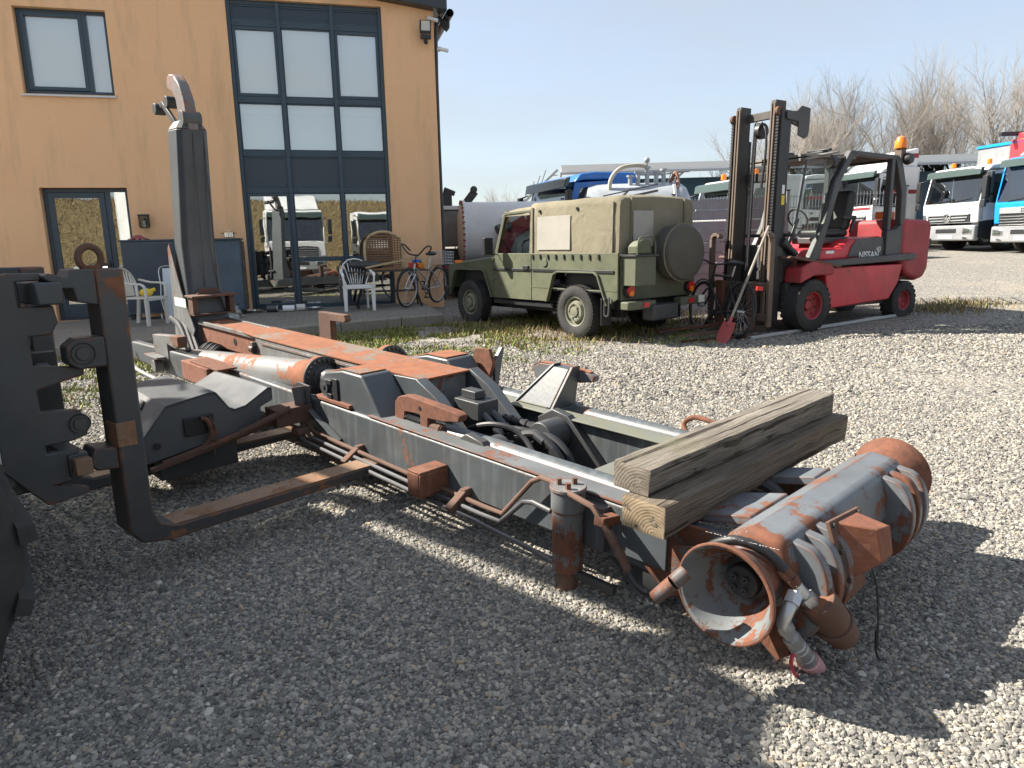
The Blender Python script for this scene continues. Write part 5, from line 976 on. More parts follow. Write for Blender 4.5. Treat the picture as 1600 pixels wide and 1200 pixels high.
def offroader():
    S, SY, SZ = 1.12, 1.06, 1.0; f = V((-.608, .794, 0)); lf = V((-.794, -.608, 0)); o = V((.99, 10.36, 0))-lf*(.72*SY); zg = gz(o.x, o.y)+.0
    t = thing('off_road_vehicle', 'olive green army style off-road vehicle with a tan canvas top and spare wheel', 'off-road car', mat=Matrix(((f.x*S, lf.x*SY, 0, o.x), (f.y*S, lf.y*SY, 0, o.y), (0, 0, SZ, zg), (0, 0, 0, 1))))
    W = .765
    def P(n_, m, mat, par=t, bev=.006, **k): return m.build(n_, mat, par, bevel=bev, **k)
    ra, fa = arc(0, .40, .47, 172, 8, 13), arc(2.4, .40, .47, 172, 8, 13)
    trap = lambda cx: [(cx-.56, .50), (cx-.40, .90), (cx-.34, .94), (cx+.34, .94), (cx+.42, .90), (cx+.56, .50)]
    for s in (1, -1):
        y0, y1 = (W-.03, W) if s > 0 else (-W, -W+.03)
        m = MB(); m.xz([(-.74, .60)]+trap(0)+[(.60, .50), (.90, .50), (.90, 1.22), (-.74, 1.22)], y0, y1); P('side_panel', m, 'olive')
        m = MB(); m.xz([(1.80, .50)]+trap(2.4)+[(3.02, .62), (3.02, .98), (2.9, 1.04), (1.80, 1.14)], y0, y1); P('front_wing', m, 'olive')
        m = MB(); m.xz([(.905, .50), (1.795, .50), (1.795, 1.14), (1.70, 1.22), (.905, 1.22)], y0+.004*s, y1+.004*s); d = P('door', m, 'olive')
        yo = W+.004 if s > 0 else -W-.004
        m = MB(); m.bb(.92, 1.78, yo, yo+s*.014, .945, .985); P('rub_strip', m, 'black', d, .003)
        m = MB(); m.bb(.95, 1.06, yo, yo+s*.03, .965, 1.03); P('door_handle', m, 'black', d, .004)
        m = MB(); m.bb(-.68, .88, W*s, W*s+s*.014, .945, .985); P('rub_strip', m, 'black', bev=.003)
        m = MB(); m.bb(-.72, 1.78, (W+.0)*s, (W+.005)*s, .70, .712); P('swage_line', m, 'olive', bev=0)
        # door window frame and glass
        m = MB(); m.bar((1.72, s*(W-.02), 1.21), (1.55, s*(W-.06), 1.84), .03, .04); m.bar((1.55, s*(W-.06), 1.84), (.93, s*(W-.06), 1.86), .03, .04); m.bar((.93, s*(W-.06), 1.86), (.93, s*(W-.02), 1.21), .03, .05); P('window_frame', m, 'olive_dark', d)
        m = MB(); m.add([(1.70, s*(W-.02), 1.22), (.945, s*(W-.02), 1.22), (.945, s*(W-.06), 1.85), (1.54, s*(W-.06), 1.83)], [(0, 1, 2, 3)]); m.build('pane', 'glass_car', d)
        m = MB(); m.bar((1.66, s*W, 1.20), (1.68, s*(W+.17), 1.22), .016, .016); m.bb(1.63, 1.69, s*(W+.12), s*(W+.28), 1.20, 1.47); P('mirror', m, 'black', d, .012)
        # wheel arch flares
        for cx in (0, 2.4):
            m = MB(); tr = [(cx-.585, .50), (cx-.415, .925), (cx-.35, .965), (cx+.35, .965), (cx+.435, .925), (cx+.585, .50)]; ti = trap(cx); m.xz(tr+ti[::-1], min(W*s, (W+.035)*s), max(W*s, (W+.035)*s)); P('arch_flare', m, 'olive', bev=.004)
            wl = road_wheel(t, (cx, s*.70, .385), .385, .21, .215, 'cream_rim', s); wl.matrix_local = Matrix.Translation((cx, 0, 0)) @ Matrix.Diagonal((SZ/S, 1, 1, 1)) @ Matrix.Translation((-cx, 0, 0))
            m = MB(); m.xz([(cx-.42, .55), (cx-.36, .92), (cx+.36, .92), (cx+.42, .55)], min(.38*s, .60*s), max(.38*s, .60*s)); P('wheel_well', m, 'black')
        m = MB(); m.bb(.50, 1.85, min(s*.60, s*.73), max(s*.60, s*.73), .40, .47); P('sill', m, 'black')
        m = MB(); m.cyl((2.82, s*.66, 1.03), (2.82, s*.66, 1.075), .055, n=12); m.box((2.86, s*.66, 1.075), (.16, .07, .05)); P('indicator', m, 'amber')
    for s in (1, -1):
        for z in (.78, 1.10): m = MB(); m.bb(1.765, 1.835, min(s*W, s*(W+.022)), max(s*W, s*(W+.022)), z, z+.05); P('hinge', m, 'olive_dark', bev=.004)
        m = MB(); m.bb(1.7955, 1.8005, min(s*(W-.02), s*(W+.0005)), max(s*(W-.02), s*(W+.0005)), .5, 1.14); m.build('panel_gap', 'black', t)
    for (y, z) in ((.70, .90), (.70, 1.12)): m = MB(); m.bb(-.775, -.755, y-.05, y+.02, z, z+.06); P('hinge', m, 'olive_dark', bev=.003)
    m = MB(); m.cyl((.62, W, 1.08), (.62, W+.015, 1.08), .06, n=18); P('fuel_cap', m, 'olive_dark', bev=.004)
    for y in (.38, -.30): m = MB(); m.bar((1.815, y, 1.20), (1.70, y+.30, 1.46), .012, .016); P('wiper', m, 'black', bev=0)
    m = MB(); m.bb(-.6, 2.9, -.58, .58, .44, .66); P('underbody', m, 'black')
    m = MB(); m.bb(-.5, 2.7, -.42, -.32, .30, .44); m.bb(-.5, 2.7, .32, .42, .30, .44); P('chassis_rail', m, 'black'); m = MB(); m.cyl((0, -.7, .385), (0, .7, .385), .06); m.sphere((0, .1, .385), .14); m.cyl((2.4, -.7, .385), (2.4, .7, .385), .06); P('axle', m, 'black', bev=0)
    m = MB(); m.add([(1.74, -.70, 1.155), (1.74, .70, 1.155), (2.95, .68, 1.04), (2.95, -.68, 1.04), (1.74, -.62, 1.19), (1.74, .62, 1.19), (2.93, .58, 1.075), (2.93, -.58, 1.075)], [(3, 2, 1, 0), (4, 5, 6, 7), (0, 1, 5, 4), (1, 2, 6, 5), (2, 3, 7, 6), (3, 0, 4, 7)]); P('bonnet', m, 'olive', bev=.012)
    m = MB(); m.bb(2.97, 3.03, -.74, .74, .62, 1.04); P('front_grille', m, 'olive'); m = MB(); m.bb(3.03, 3.16, -.78, .78, .50, .64); P('front_bumper', m, 'black', bev=.02)
    # windscreen and dashboard
    m = MB(); 
    for s in (-1, 1): m.bar((1.80, s*.70, 1.16), (1.58, s*.66, 1.86), .05, .06)
    m.bar((1.80, -.70, 1.17), (1.80, .70, 1.17), .06, .05); m.bar((1.58, -.66, 1.86), (1.58, .66, 1.86), .06, .06); P('windscreen_frame', m, 'olive_dark')
    m = MB(); m.add([(1.79, -.68, 1.19), (1.79, .68, 1.19), (1.60, .64, 1.83), (1.60, -.64, 1.83)], [(0, 1, 2, 3)]); m.build('windscreen', 'glass_car', t)
    m = MB(); m.bb(1.45, 1.78, -.70, .70, 1.0, 1.20); P('dashboard', m, 'seat_black', bev=.03); m = MB(); m.tube([V((1.36, .36, 1.25))+V((.06*math.sin(a), .19*math.cos(a), .18*math.sin(a))) for a in np.linspace(0, 2*math.pi, 21)[:-1]], .014, 6, closed=True); m.cyl((1.36, .36, 1.25), (1.50, .36, 1.16), .02); P('steering_wheel', m, 'black', bev=0)
    for s in (-1, 1): m = MB(); m.bb(.85, 1.30, s*.36-.22, s*.36+.22, .80, .98); m.bar((.90, s*.36, .95), (.72, s*.36, 1.45), .42, .12, (0, 1, 0)); P('seat', m, 'seat_black', bev=.03)
    m = MB(); m.bb(-.72, 1.74, -.74, .74, .66, .70); P('floor', m, 'black')
    # canvas top: lofted sections with rounded eaves and slack folds
    secs = []; xs_ = [1.62, 1.56, 1.40, 1.18, .98, .94, .80, .5, .2, -.1, -.4, -.60, -.72]
    for i, x in enumerate(xs_):
        top = 1.895 if x > 1.5 else (1.93+(1.2-x)*.05 if x > .95 else 1.99-.012*abs(math.sin(i*1.4)))
        hw = .70 if x > .95 else .735; zb = 1.80 if x > .95 else 1.16
        if x == xs_[-1]: top -= .03; hw -= .015
        ring = [(x, hw+.012, zb), (x, hw+.010*math.sin(i*1.9)+.006, (zb+top)/2-.02), (x, hw-.008, top-.11), (x, hw-.028, top-.035), (x, hw-.085, top-.006), (x, hw*.4, top+.012), (x, 0, top+.018)]
        ring = ring+[(a, -b, c) for a, b, c in ring[-2::-1]]; secs.append(ring)
    m = MB(); n = len(secs[0]); m.add([q for s in secs for q in s], [(i*n+k, i*n+k+1, (i+1)*n+k+1, (i+1)*n+k) for i in range(len(secs)-1) for k in range(n-1)])
    last = secs[-1]; nn = []
    for (a, b, c) in last: nn.append((a-.01, b*.97, c-.015))
    m.add(nn+[(-.735, b*.98, 1.16) for (a, b, c) in nn], [(k, k+1, n+k+1, n+k) for k in range(n-1)]); m.add(list(last)+nn, [(k, k+1, n+k+1, n+k) for k in range(n-1)]); cv = m.build('canvas_top', 'canvas', t, sharp=50)
    m = MB(); m.add([(.78, .762, 1.27), (.12, .762, 1.27), (.12, .748, 1.76), (.78, .748, 1.76)], [(0, 1, 2, 3)]); m.build('vinyl_window', plain('milky_vinyl', (.33, .32, .285), .25, var=.15, scale=5, bump=.3), cv)
    m = MB(); m.add([(-.752, .50, 1.30), (-.752, .12, 1.30), (-.748, .12, 1.78), (-.748, .50, 1.78)], [(0, 1, 2, 3)]); m.build('vinyl_window', plain('milky_vinyl_rear', (.26, .25, .225), .25, var=.1, scale=5, bump=.3), cv)
    for (a, b) in (((-.744, .53, 1.2), (-.738, .53, 1.95)), ((-.744, -.50, 1.2), (-.738, -.50, 1.95)), ((-.744, .74, 1.18), (-.744, -.74, 1.18))): m = MB(); m.bar(a, b, .012, .035, (1, 0, 0)); m.build('canvas_seam', 'canvas', cv)
    for (z0, z1, x) in ((1.2, 1.9, -.62), (1.2, 1.9, .90)): m = MB(); m.bar((x, .755, z0), (x, .735, z1), .02, .04, (1, 0, 0)); m.build('canvas_seam', 'canvas', cv)
    for x in np.linspace(-.42, .86, 9): m = MB(); m.bb(x-.012, x+.012, .768, .782, 1.13, 1.20); m.build('strap', 'black', cv)
    for x in (.74, .0): m = MB(); m.bb(x-.015, x+.015, .73, .75, 1.82, 1.86); m.build('toggle', 'black', cv)
    # rear: tailgate, spare wheel, jerry can rack, lights, bumper
    m = MB(); m.bb(-.755, -.725, -.72, .72, .58, 1.20); P('tailgate', m, 'olive_dark')
    m = MB(); m.lathe([(0, .27), (.30, .27), (.365, .245), (.395, .20), (.40, .10), (.385, .02), (0, .01)], (-.76, -.24, 1.20), (-1, 0, 0), 40); sp = P('spare_wheel_cover', m, painted('spare_cover', (.068, .064, .052), rough=.8, dirt=.3, fade=.3), bev=0); m = MB(); m.tube([V((-.955, -.24, 1.20))+V((0, .396*math.cos(a), .396*math.sin(a))) for a in np.linspace(0, 2*math.pi, 41)[:-1]], .010, 6, closed=True); m.build('hem', 'canvas', sp)
    m = MB(); m.bb(-.98, -.76, .33, .71, .78, 1.17); jc = P('jerry_can_holder', m, 'olive_dark', bev=.01); m = MB(); m.bb(-1.0, -.75, .30, .73, 1.165, 1.195); P('holder_rim', m, 'black', jc, .004)
    m = MB(); m.yz([(.40, 1.196), (.66, 1.196), (.66, 1.30), (.60, 1.38), (.46, 1.40), (.40, 1.36)], -.96, -.80); P('jerry_can', m, 'olive', jc, .02); m = MB(); m.tube([(-.98, .68, 1.19), (-.98, .66, 1.38), (-.98, .60, 1.42), (-.98, .42, 1.42), (-.98, .36, 1.36), (-.98, .35, 1.2)], .012, 6, 3); P('holder_strap', m, 'olive', jc, 0)
    for s in (1, -1):
        m = MB(); m.cyl((-.755, s*.60, .70), (-.80, s*.60, .70), .085, n=20); lm = P('tail_lamp', m, 'black', bev=.004); m = MB(); m.cyl((-.80, s*.60, .715), (-.825, s*.60, .715), .065, n=18); m.build('lens', 'red_lens', lm); m = MB(); m.cyl((-.802, s*.60, .675), (-.832, s*.60, .675), .04, n=14); m.build('amber_lens', 'amber', lm)
        m = MB(); m.bb(-.93, -.80, min(s*.25, s*.78), max(s*.25, s*.78), .46, .57); P('bumper', m, 'olive_dark', bev=.015); m = MB(); m.bb(-.945, -.93, s*.45-.05, s*.45+.05, .49, .55); m.build('reflector', 'red_lens', t)
        m = MB(); m.bb(-.50, -.48, s*.62, s*.80, .22, .60); P('mud_flap', m, 'black')
    m = MB(); m.tube([(-.55, .79, .62), (-.55, .80, .40), (-.58, .80, .36), (-.62, .80, .40), (-.62, .79, .62)], .012, 6, 3); P('tow_shackle', m, 'steel_dark', bev=0)
    m = MB(); m.box((-.89, .12, .40), (.20, .5, .22)); P('rear_tank', m, 'black_dusty', bev=.03)
    m = MB(); m.bb(-.95, -.935, -.72, -.60, .48, .58); m.build('number_plate', 'white', t)
    return t
offroader()

# ------------------------------------------------------------------ forklift (local x forward, y left, z up; origin: front axle)
RED = (.50, .016, .030)
M['fl_red'] = painted('forklift_red', RED, rust=.14, rough=.42, fade=.6, dirt=.4, dirtcol=(.22, .06, .055), edge=.8, streak=.12, scale=2.6)
M['fl_red_old'] = painted('forklift_red_old', (.33, .022, .03), rust=.22, rough=.6, fade=.6, dirt=.5, dirtcol=(.13, .05, .045))
M['fl_grey'] = painted('forklift_grey', (.045, .047, .050), rust=0, rough=.5, fade=.4, dirt=.3)
M['mast'] = painted('mast_steel', (.046, .040, .036), rust=.16, rough=.6, fade=.5, rustcol=((.13, .085, .058), (.09, .06, .045)))
M['mast_dark'] = plain('greasy_steel', (.022, .022, .024), .45, var=.3)
M['fl_brown'] = painted('brown_steel', (.115, .08, .058), rust=.3, rough=.7, rustcol=((.20, .105, .06), (.12, .07, .045)))
def forklift():
    f = V((-.872, -.489, 0)); lf = V((.489, -.872, 0)); o = V((4.02, 10.89, 0)); zg = gz(4.3, 10.6)
    t = thing('forklift_truck', 'red forklift with tall dark mast and open cab parked by the fence', 'forklift', mat=Matrix(((f.x, lf.x, 0, o.x), (f.y, lf.y, 0, o.y), (0, 0, 1, zg), (0, 0, 0, 1))))
    def P(n_, m, mat, par=t, bev=.008, **k): return m.build(n_, mat, par, bevel=bev, **k)
    wb = -2.32
    for s in (1, -1):
        w = road_wheel(t, (0, s*.58, .375), .375, .32, .20, 'fl_red_old', s, dish=-.03, blocks=26); w = road_wheel(t, (wb, s*.52, .315), .315, .24, .155, 'fl_red_old', s, dish=-.03, blocks=22)
    m = MB(); m.bb(-2.2, .30, -.48, .48, .28, .70); P('chassis', m, 'fl_grey')
    for s in (1, -1):
        m = MB(); m.xz([(-.48, .30), (-1.86, .36), (-2.06, .60), (-2.16, .90), (-.30, .90), (-.36, .55)], min(s*.46, s*.66), max(s*.46, s*.66)); sp = P('side_panel', m, 'fl_red', bev=.02)
        m = MB(); m.xz([(-.10, .905), (-2.45, .96), (-2.45, 1.06), (-.10, 1.00)], min(s*.44, s*.685), max(s*.44, s*.685)); P('step_rail', m, 'fl_grey', bev=.015)
        m = MB(); m.xz([(.30, .70), (.28, .92), (.05, 1.02), (-.32, .98), (-.45, .88), (-.40, .80), (0, .80)], min(s*.42, s*.72), max(s*.42, s*.72)); P('front_fender', m, 'fl_red_old', bev=.02)
        m = MB(); m.prism([(.45, 1.06), (-.55, .90), (-.58, .93), (.43, 1.09)], (0, s*.46, 0), (1, 0, 0), (0, 0, 1), (0, s*.26, 0)); P('step_plate', m, 'rust_dark', bev=.004)
    m = MB(); m.xz([(-.25, .98), (-.32, 1.16), (-.80, 1.18), (-.95, 1.30), (-1.75, 1.34), (-1.85, 1.02)], -.55, .55); hd = P('engine_hood', m, 'fl_red', bev=.05, seg=3)
    m = MB(); m.xz([(-.92, 1.04), (-1.00, 1.20), (-1.12, 1.30), (-1.74, 1.325), (-1.83, 1.04)], .552, .565); dp = P('decal_panel', m, 'fl_grey', bev=.004)
    text('NISSAN', .145, 'white', t, frame_mtx((-1.42, .567, 1.165), (-1, 0, 0), (0, 0, 1)), 'maker_lettering', .001, .002)
    text('40', .11, 'alu', t, frame_mtx((-1.68, .567, 1.262), (-1, 0, 0), (0, 0, 1)), 'model_lettering', .001)
    m = MB(); m.bb(-.60, -.42, .552, .558, 1.10, 1.14); m.build('sticker', 'white', t)
    # counterweight
    m = MB(); m.xz([(-2.30, .72), (-2.62, .62), (-2.82, .66), (-2.92, .80), (-2.94, 1.50), (-2.88, 1.58), (-2.15, 1.60), (-2.15, .98)], -.62, .62); P('counterweight', m, 'fl_red_old', bev=.07, seg=4)
    m = MB(); m.bb(-2.2, -1.8, -.55, .55, 1.02, 1.30); P('hood_rear', m, 'fl_grey')
    # cab frame
    for s in (1, -1):
        y0, y1 = sorted((s*.50, s*.60))
        m = MB(); m.xz([(.02, .98), (-.22, 1.02), (-.62, 2.16), (-.86, 2.48), (-.98, 2.50), (-.92, 2.56), (-.80, 2.58), (-.74, 2.50), (-.48, 2.14), (-.30, 1.55)], y0, y1); P('front_pillar', m, 'fl_grey', bev=.015)
        m = MB(); m.xz([(-1.78, 1.02), (-2.30, 1.02), (-2.30, 1.32), (-2.22, 1.50), (-2.10, 1.50), (-2.02, 1.44), (-1.86, 1.42), (-1.78, 1.42)], y0, y1); P('rear_pillar', m, 'fl_grey', bev=.012)
        m = MB(); m.xz([(-2.10, 1.499), (-2.215, 1.499), (-2.20, 2.05), (-2.03, 2.48), (-1.93, 2.54), (-1.86, 2.50), (-1.93, 2.36), (-2.07, 2.0)], y0, y1); P('rear_pillar', m, 'fl_grey', bev=.012); m = MB(); m.xz([(-1.78, 1.419), (-1.86, 1.419), (-1.86, 2.28), (-1.86, 2.52), (-1.78, 2.52)], y0+.002, y1-.002); P('rear_pillar', m, 'fl_grey', bev=.012)
        m = MB(); m.bar((-.80, s*.55, 2.54), (-1.95, s*.55, 2.51), .10, .07); P('roof_side_rail', m, 'fl_grey', bev=.015)
        m = MB(); m.cyl((-.50, s*.52, 2.40), (-.40, s*.52, 2.40), .10, n=20); lm = P('work_lamp', m, 'black', bev=.01); m = MB(); m.cyl((-.40, s*.52, 2.40), (-.392, s*.52, 2.40), .085, n=20); m.build('lens', 'chrome', lm)
    m = MB(); m.bb(-.98, .12, -.55, .55, 2.46, 2.495); m.add([(.12, -.55, 2.40), (.12, .55, 2.40), (-.60, .55, 2.53), (-.60, -.55, 2.53), (.12, -.55, 2.44), (.12, .55, 2.44), (-.60, .55, 2.56), (-.60, -.55, 2.56)], [(3, 2, 1, 0), (4, 5, 6, 7), (0, 1, 5, 4), (1, 2, 6, 5), (2, 3, 7, 6), (3, 0, 4, 7)]); P('roof_front', m, painted('dusty_roof', (.20, .19, .17), rough=.8), bev=.006)
    for k in range(6): x = -1.02-.15*k; m = MB(); m.bar((x, -.5, 2.52), (x, .5, 2.52), .04, .05); P('roof_bar', m, 'fl_grey', bev=.004)
    m = MB(); m.bb(-1.9, -.97, -.5, .5, 2.545, 2.56); P('roof_panel', m, 'fl_grey', bev=.003); m = MB(); m.bar((-1.93, -.55, 2.50), (-1.93, .55, 2.50), .08, .08); P('rear_header', m, 'fl_grey', bev=.012)
    m = MB(); m.add([(.10, -.50, 2.42), (.10, .50, 2.42), (.28, .50, 1.40), (.28, -.50, 1.40)], [(0, 1, 2, 3)]); m.build('front_screen', 'glass_car', t)
    m = MB(); m.add([(.10, .55, 2.42), (-.58, .55, 2.44), (-.22, .55, 1.40), (.28, .55, 1.40)], [(0, 1, 2, 3)]); m.build('side_screen', 'glass_car', t)
    m = MB(); m.bar((.29, -.5, 1.38), (.29, .55, 1.38), .03, .05); m.bar((.29, .55, 1.38), (-.20, .56, 1.36), .03, .04); m.bar((.10, -.52, 2.42), (.28, -.52, 1.38), .04, .04); m.bar((.10, .55, 2.42), (.29, .55, 1.38), .02, .03); P('screen_frame', m, 'fl_grey', bev=.004)
    m = MB(); m.bb(.10, .36, -.40, .40, .70, 1.25); P('cowl', m, 'fl_grey', bev=.03)
    # seat
    m = MB(); m.bb(-1.32, -.75, -.26, .26, 1.34, 1.46); st = P('seat_cushion', m, 'seat_black', bev=.05, seg=3); m = MB(); m.xz([(-1.18, 1.44), (-1.36, 1.44), (-1.50, 1.95), (-1.47, 2.04), (-1.38, 2.06), (-1.30, 2.0)], -.25, .25); P('seat_back', m, 'seat_black', st, .06, seg=3)
    for s in (1, -1): m = MB(); m.bb(-1.40, -1.08, s*.30-.03, s*.30+.03, 1.60, 1.66); m.bar((-1.38, s*.30, 1.62), (-1.30, s*.30, 1.40), .04, .05); P('armrest', m, 'seat_black', st, .015)
    m = MB(); m.bb(-1.3, -.7, -.3, .3, 1.24, 1.34); P('seat_base', m, 'fl_grey', bev=.02)
    m = MB(); m.tube([V((-.45, .0, 1.62))+V((.07*math.sin(a), .17*math.cos(a), .14*math.sin(a))) for a in np.linspace(0, 2*math.pi, 19)[:-1]], .014, 6, closed=True); m.cyl((-.45, 0, 1.62), (-.25, 0, 1.2), .03); P('steering_wheel', m, 'black', bev=0)
    m = MB(); m.box((-.42, .50, 1.72), (.05, .12, .22)); P('mirror', m, 'black', bev=.02)
    m = MB(); m.bb(-2.26, -2.02, .20, .40, 1.60, 1.72); P('orange_cover', m, plain('orange_plastic', (.62, .16, .04), .5), bev=.02)
    m = MB(); m.cyl((-2.07, .52, 2.52), (-2.07, .52, 2.66), .03, n=10); m.bb(-2.13, -2.01, .46, .58, 2.44, 2.66); bc = P('beacon_post', m, 'fl_brown', bev=.006); m = MB(); m.lathe([(.09, 0), (.092, .03), (.085, .10), (.06, .16), (.02, .185), (0, .187)], (-2.07, .52, 2.66), (0, 0, 1), 24); m.build('beacon', 'amber', bc)
    m = MB(); m.lathe([(0, 0), (.09, .0), (.095, .03), (.07, .09), (0, .10)], (-2.14, .58, 2.50), (0, 1, 0), 18); P('rear_lamp', m, 'black', bev=0)
    m = MB(); m.bb(-.95, -.78, -.12, .12, 2.56, 2.62); m.bb(-.9, -.82, -.2, .2, 2.62, 2.65); m.bb(-.15, -.02, -.05, .13, 2.50, 2.56); P('roof_lamp', m, 'black', bev=.01)
    text('26', .11, 'white', t, frame_mtx((-2.0, .602, 1.36), (-1, 0, 0), (0, 0, 1)), 'number_lettering', .001, .003)
    m = MB(); m.bb(-2.22, -2.08, .601, .604, 1.08, 1.14); m.build('sticker', 'white', t); m = MB(); m.bb(-1.90, -1.82, .601, .604, 1.18, 1.34); m.build('recess', 'black', t)
    # mast
    T0 = Matrix.Translation((.52, 0, .05)) @ Matrix.Rotation(R(-1.6), 4, 'Y')
    def PM(n_, m, mat, par=None, bev=.006): return m.build(n_, mat, par or mast, bevel=bev)
    def mb(): return MB(T0)
    m = mb()
    for s in (1, -1): m.bb(-.10, .10, min(s*.36, s*.45), max(s*.36, s*.45), .12, 3.02)
    m.bb(-.12, -.04, -.40, .40, 2.1, 2.22); m.bb(-.12, -.04, -.40, .40, .30, .42); mast = m.build('mast', 'mast_dark', t, bevel=.006)
    for s in (1, -1):
        m = mb(); m.bb(-.085, .12, min(s*.27, s*.355), max(s*.27, s*.355), .10, 3.16); ch = PM('inner_channel', m, 'mast')
        m = mb(); m.bb(.121, .135, min(s*.275, s*.30), max(s*.275, s*.30), .10, 3.12); m.bb(.121, .135, min(s*.325, s*.35), max(s*.325, s*.35), .10, 3.12); PM('channel_flange', m, 'fl_brown', ch, .003)
        m = mb(); z = .35
        while z < 2.95: m.bb(.105, .135, s*.405-.022, s*.405+.022, z, z+.026); z += .042
        tag(PM('lift_chain', m, 'mast_dark', None, 0), kind='stuff')
        m = mb(); m.cyl((.12, s*.38, 3.0), (.12, s*.43, 3.0), .06, n=16); PM('chain_pulley', m, 'rust_dark', None, .003)
        m = mb(); m.cyl((-.14, s*.34, .2), (-.14, s*.34, 2.7), .045, n=14); PM('lift_cylinder', m, 'mast_dark', None, 0)
    m = mb(); m.bb(-.08, -.02, -.30, .30, 2.95, 3.06); PM('top_tie', m, 'mast')
    m = mb(); m.xz([(-.22, 2.70), (-.36, 2.66), (-.43, 2.70), (-.45, 2.78), (-.45, 3.08), (-.27, 3.10), (-.18, 3.02), (.02, 3.0), (.02, 2.90), (-.22, 2.88)], .455, .475); m.xz([(-.1, 2.86), (-.36, 2.80), (-.40, 2.84), (-.40, 3.02), (-.1, 2.98)], .40, .455); PM('top_bracket', m, 'fl_grey', None, .01)
    m = mb(); m.tube([(.0, -.08, .5), (.0, -.08, 2.6), (.0, -.05, 2.78), (.0, .03, 2.86), (.0, .10, 2.78), (.0, .12, 2.5), (.0, .08, 2.0)], .018, 8, 6); m.tube([(-.03, -.14, .5), (-.03, -.14, 2.7), (-.03, -.08, 2.9), (-.03, 0, 2.92)], .014, 8, 6); PM('mast_hose', m, 'hose', None, 0)
    m = mb(); m.cyl((-.02, -.04, 2.80), (-.02, .04, 2.80), .11, n=20); PM('hose_pulley', m, 'mast_dark', None, .004)
    m = mb(); m.bb(-.06, .0, .452, .456, 1.75, 1.88); PM('warning_sticker', m, plain('yellow_sticker', (.7, .5, .03), .5), None, 0); m = mb(); m.bb(-.05, .0, .452, .456, 1.90, 2.02); PM('white_sticker', m, 'white', None, 0)
    # carriage, load guard and forks
    m = MB(); m.bb(.68, .76, -.55, .55, .18, .28); m.bb(.68, .76, -.55, .55, .62, .72); m.bb(.66, .70, -.42, -.36, .2, .72); m.bb(.66, .70, .36, .42, .2, .72); cg = P('fork_carriage', m, 'fl_brown', bev=.008)
    for s in (1, -1):
        m = MB(); pts = [(.74, s*.56, .10), (.74, s*.56, 1.34), (.74, s*.53, 1.40), (.74, s*.44, 1.41), (.74, s*.40, 1.36)]
        for a, b in zip(pts, pts[1:]): m.bar(a, b, .05, .09, (1, 0, 0))
        P('load_guard_post', m, 'fl_brown', cg, .01)
        m = MB(); m.xz([(.77, .74), (.84, .74), (.84, .12), (.90, .085), (2.05, .075), (2.07, .065), (2.05, .06), (.86, .05), (.80, .07), (.77, .14)], s*.30-.07, s*.30+.07); P('fork', m, 'rust_dark' if s > 0 else 'rust', bev=.006)
    m = MB(); m.cyl((.35, .44, 1.26), (.12, .46, 1.10), .05, n=14); m.cyl((.42, .44, 1.30), (.35, .44, 1.26), .075, n=14); P('tilt_cylinder', m, 'mast_dark', bev=.004)
    wz = lambda z: z if z < .35 else .35+(z-.35)*.865
    wx = lambda x: x if x > -1.4 else -1.4+(x+1.4)*.87
    keep = ('wheel', 'mast', 'fork_carriage', 'fork', 'fender')
    def warp(o):
        if o.name.split('.')[0] in ('wheel', 'mast', 'fork', 'fork_carriage', 'front_fender', 'tilt_cylinder'): return
        if o.matrix_local != Matrix.Identity(4): l = o.matrix_local.copy(); l.translation = (wx(l.translation.x), l.translation.y, wz(l.translation.z)); o.matrix_local = l
        else:
            for v_ in o.data.vertices: v_.co.x, v_.co.z = wx(v_.co.x), wz(v_.co.z)
        for c_ in kids(o): warp(c_)
    for c_ in kids(t): warp(c_)
    return t
forklift()
# things leaning at the forklift
FK = lambda x, y: V((4.02, 10.89, 0))+V((-.872, -.489, 0))*x+V((.489, -.872, 0))*y
def std(x, y, rz): return Matrix.Translation((x, y, gz(x, y))) @ Matrix.Rotation(rz, 4, 'Z')
bicycle(Matrix.Translation((3.16, 9.90, gz(3.1, 10))) @ Matrix.Rotation(R(102), 4, 'Z') @ Matrix.Rotation(R(7), 4, 'X') @ Matrix.Scale(1.1, 4), 'black city bicycle leaning against the forklift mast', 'black', False, 'flat', rimm='steel_dark')
p0 = V((2.88, 9.62, gz(3, 9.6)+.03)); p1 = V((3.60, 10.05, 1.66))
t = thing('shovel', 'shovel with red blade and grey wooden handle leaning on the forklift mast', 'shovel', loc=p0)
q = (p1-p0); d = q.normalized(); sx = d.cross(V((0, 0, 1))).normalized(); sn = sx.cross(d)
m = MB(); m.cyl(d*.30, q, .019, n=10); m.build('handle', plain('grey_handle', (.28, .25, .21), .8), t); m = MB()
pf = [(-.11, .28), (.11, .28), (.125, .12), (.09, -.06), (.0, -.11), (-.09, -.06), (-.125, .12)]
m.prism(pf, (0, 0, 0), sx, d, sn*.006); m.cyl(d*.22, d*.36, .026, n=10); m.build('blade', plain('red_blade', (.36, .07, .07), .6, var=.3), t, bevel=.003)
for k, (a, b, w_, mt, lab) in enumerate((((2.36, 9.72), (3.60, 10.02), .06, 'rust', 'rusty flat steel bar lying on the ground in front of the forks'),)):
    m = MB(); m.bar((a[0], a[1], gz(*a)+.02), (b[0], b[1], gz(*b)+.025), w_, .025); c = m.build('steel_bar', mt); tag(c, lab, 'steel bar')
a, b = V((3.30, 9.76, gz(3.3, 9.8)+.03)), V((6.42, 11.55, gz(6.4, 11.6)+.03)); c = MB().bar(a, b, .06, .045).build('white_bar', 'alu', bevel=.004); tag(c, 'long white metal profile lying on the gravel in front of the forklift', 'metal profile', kind='thing')
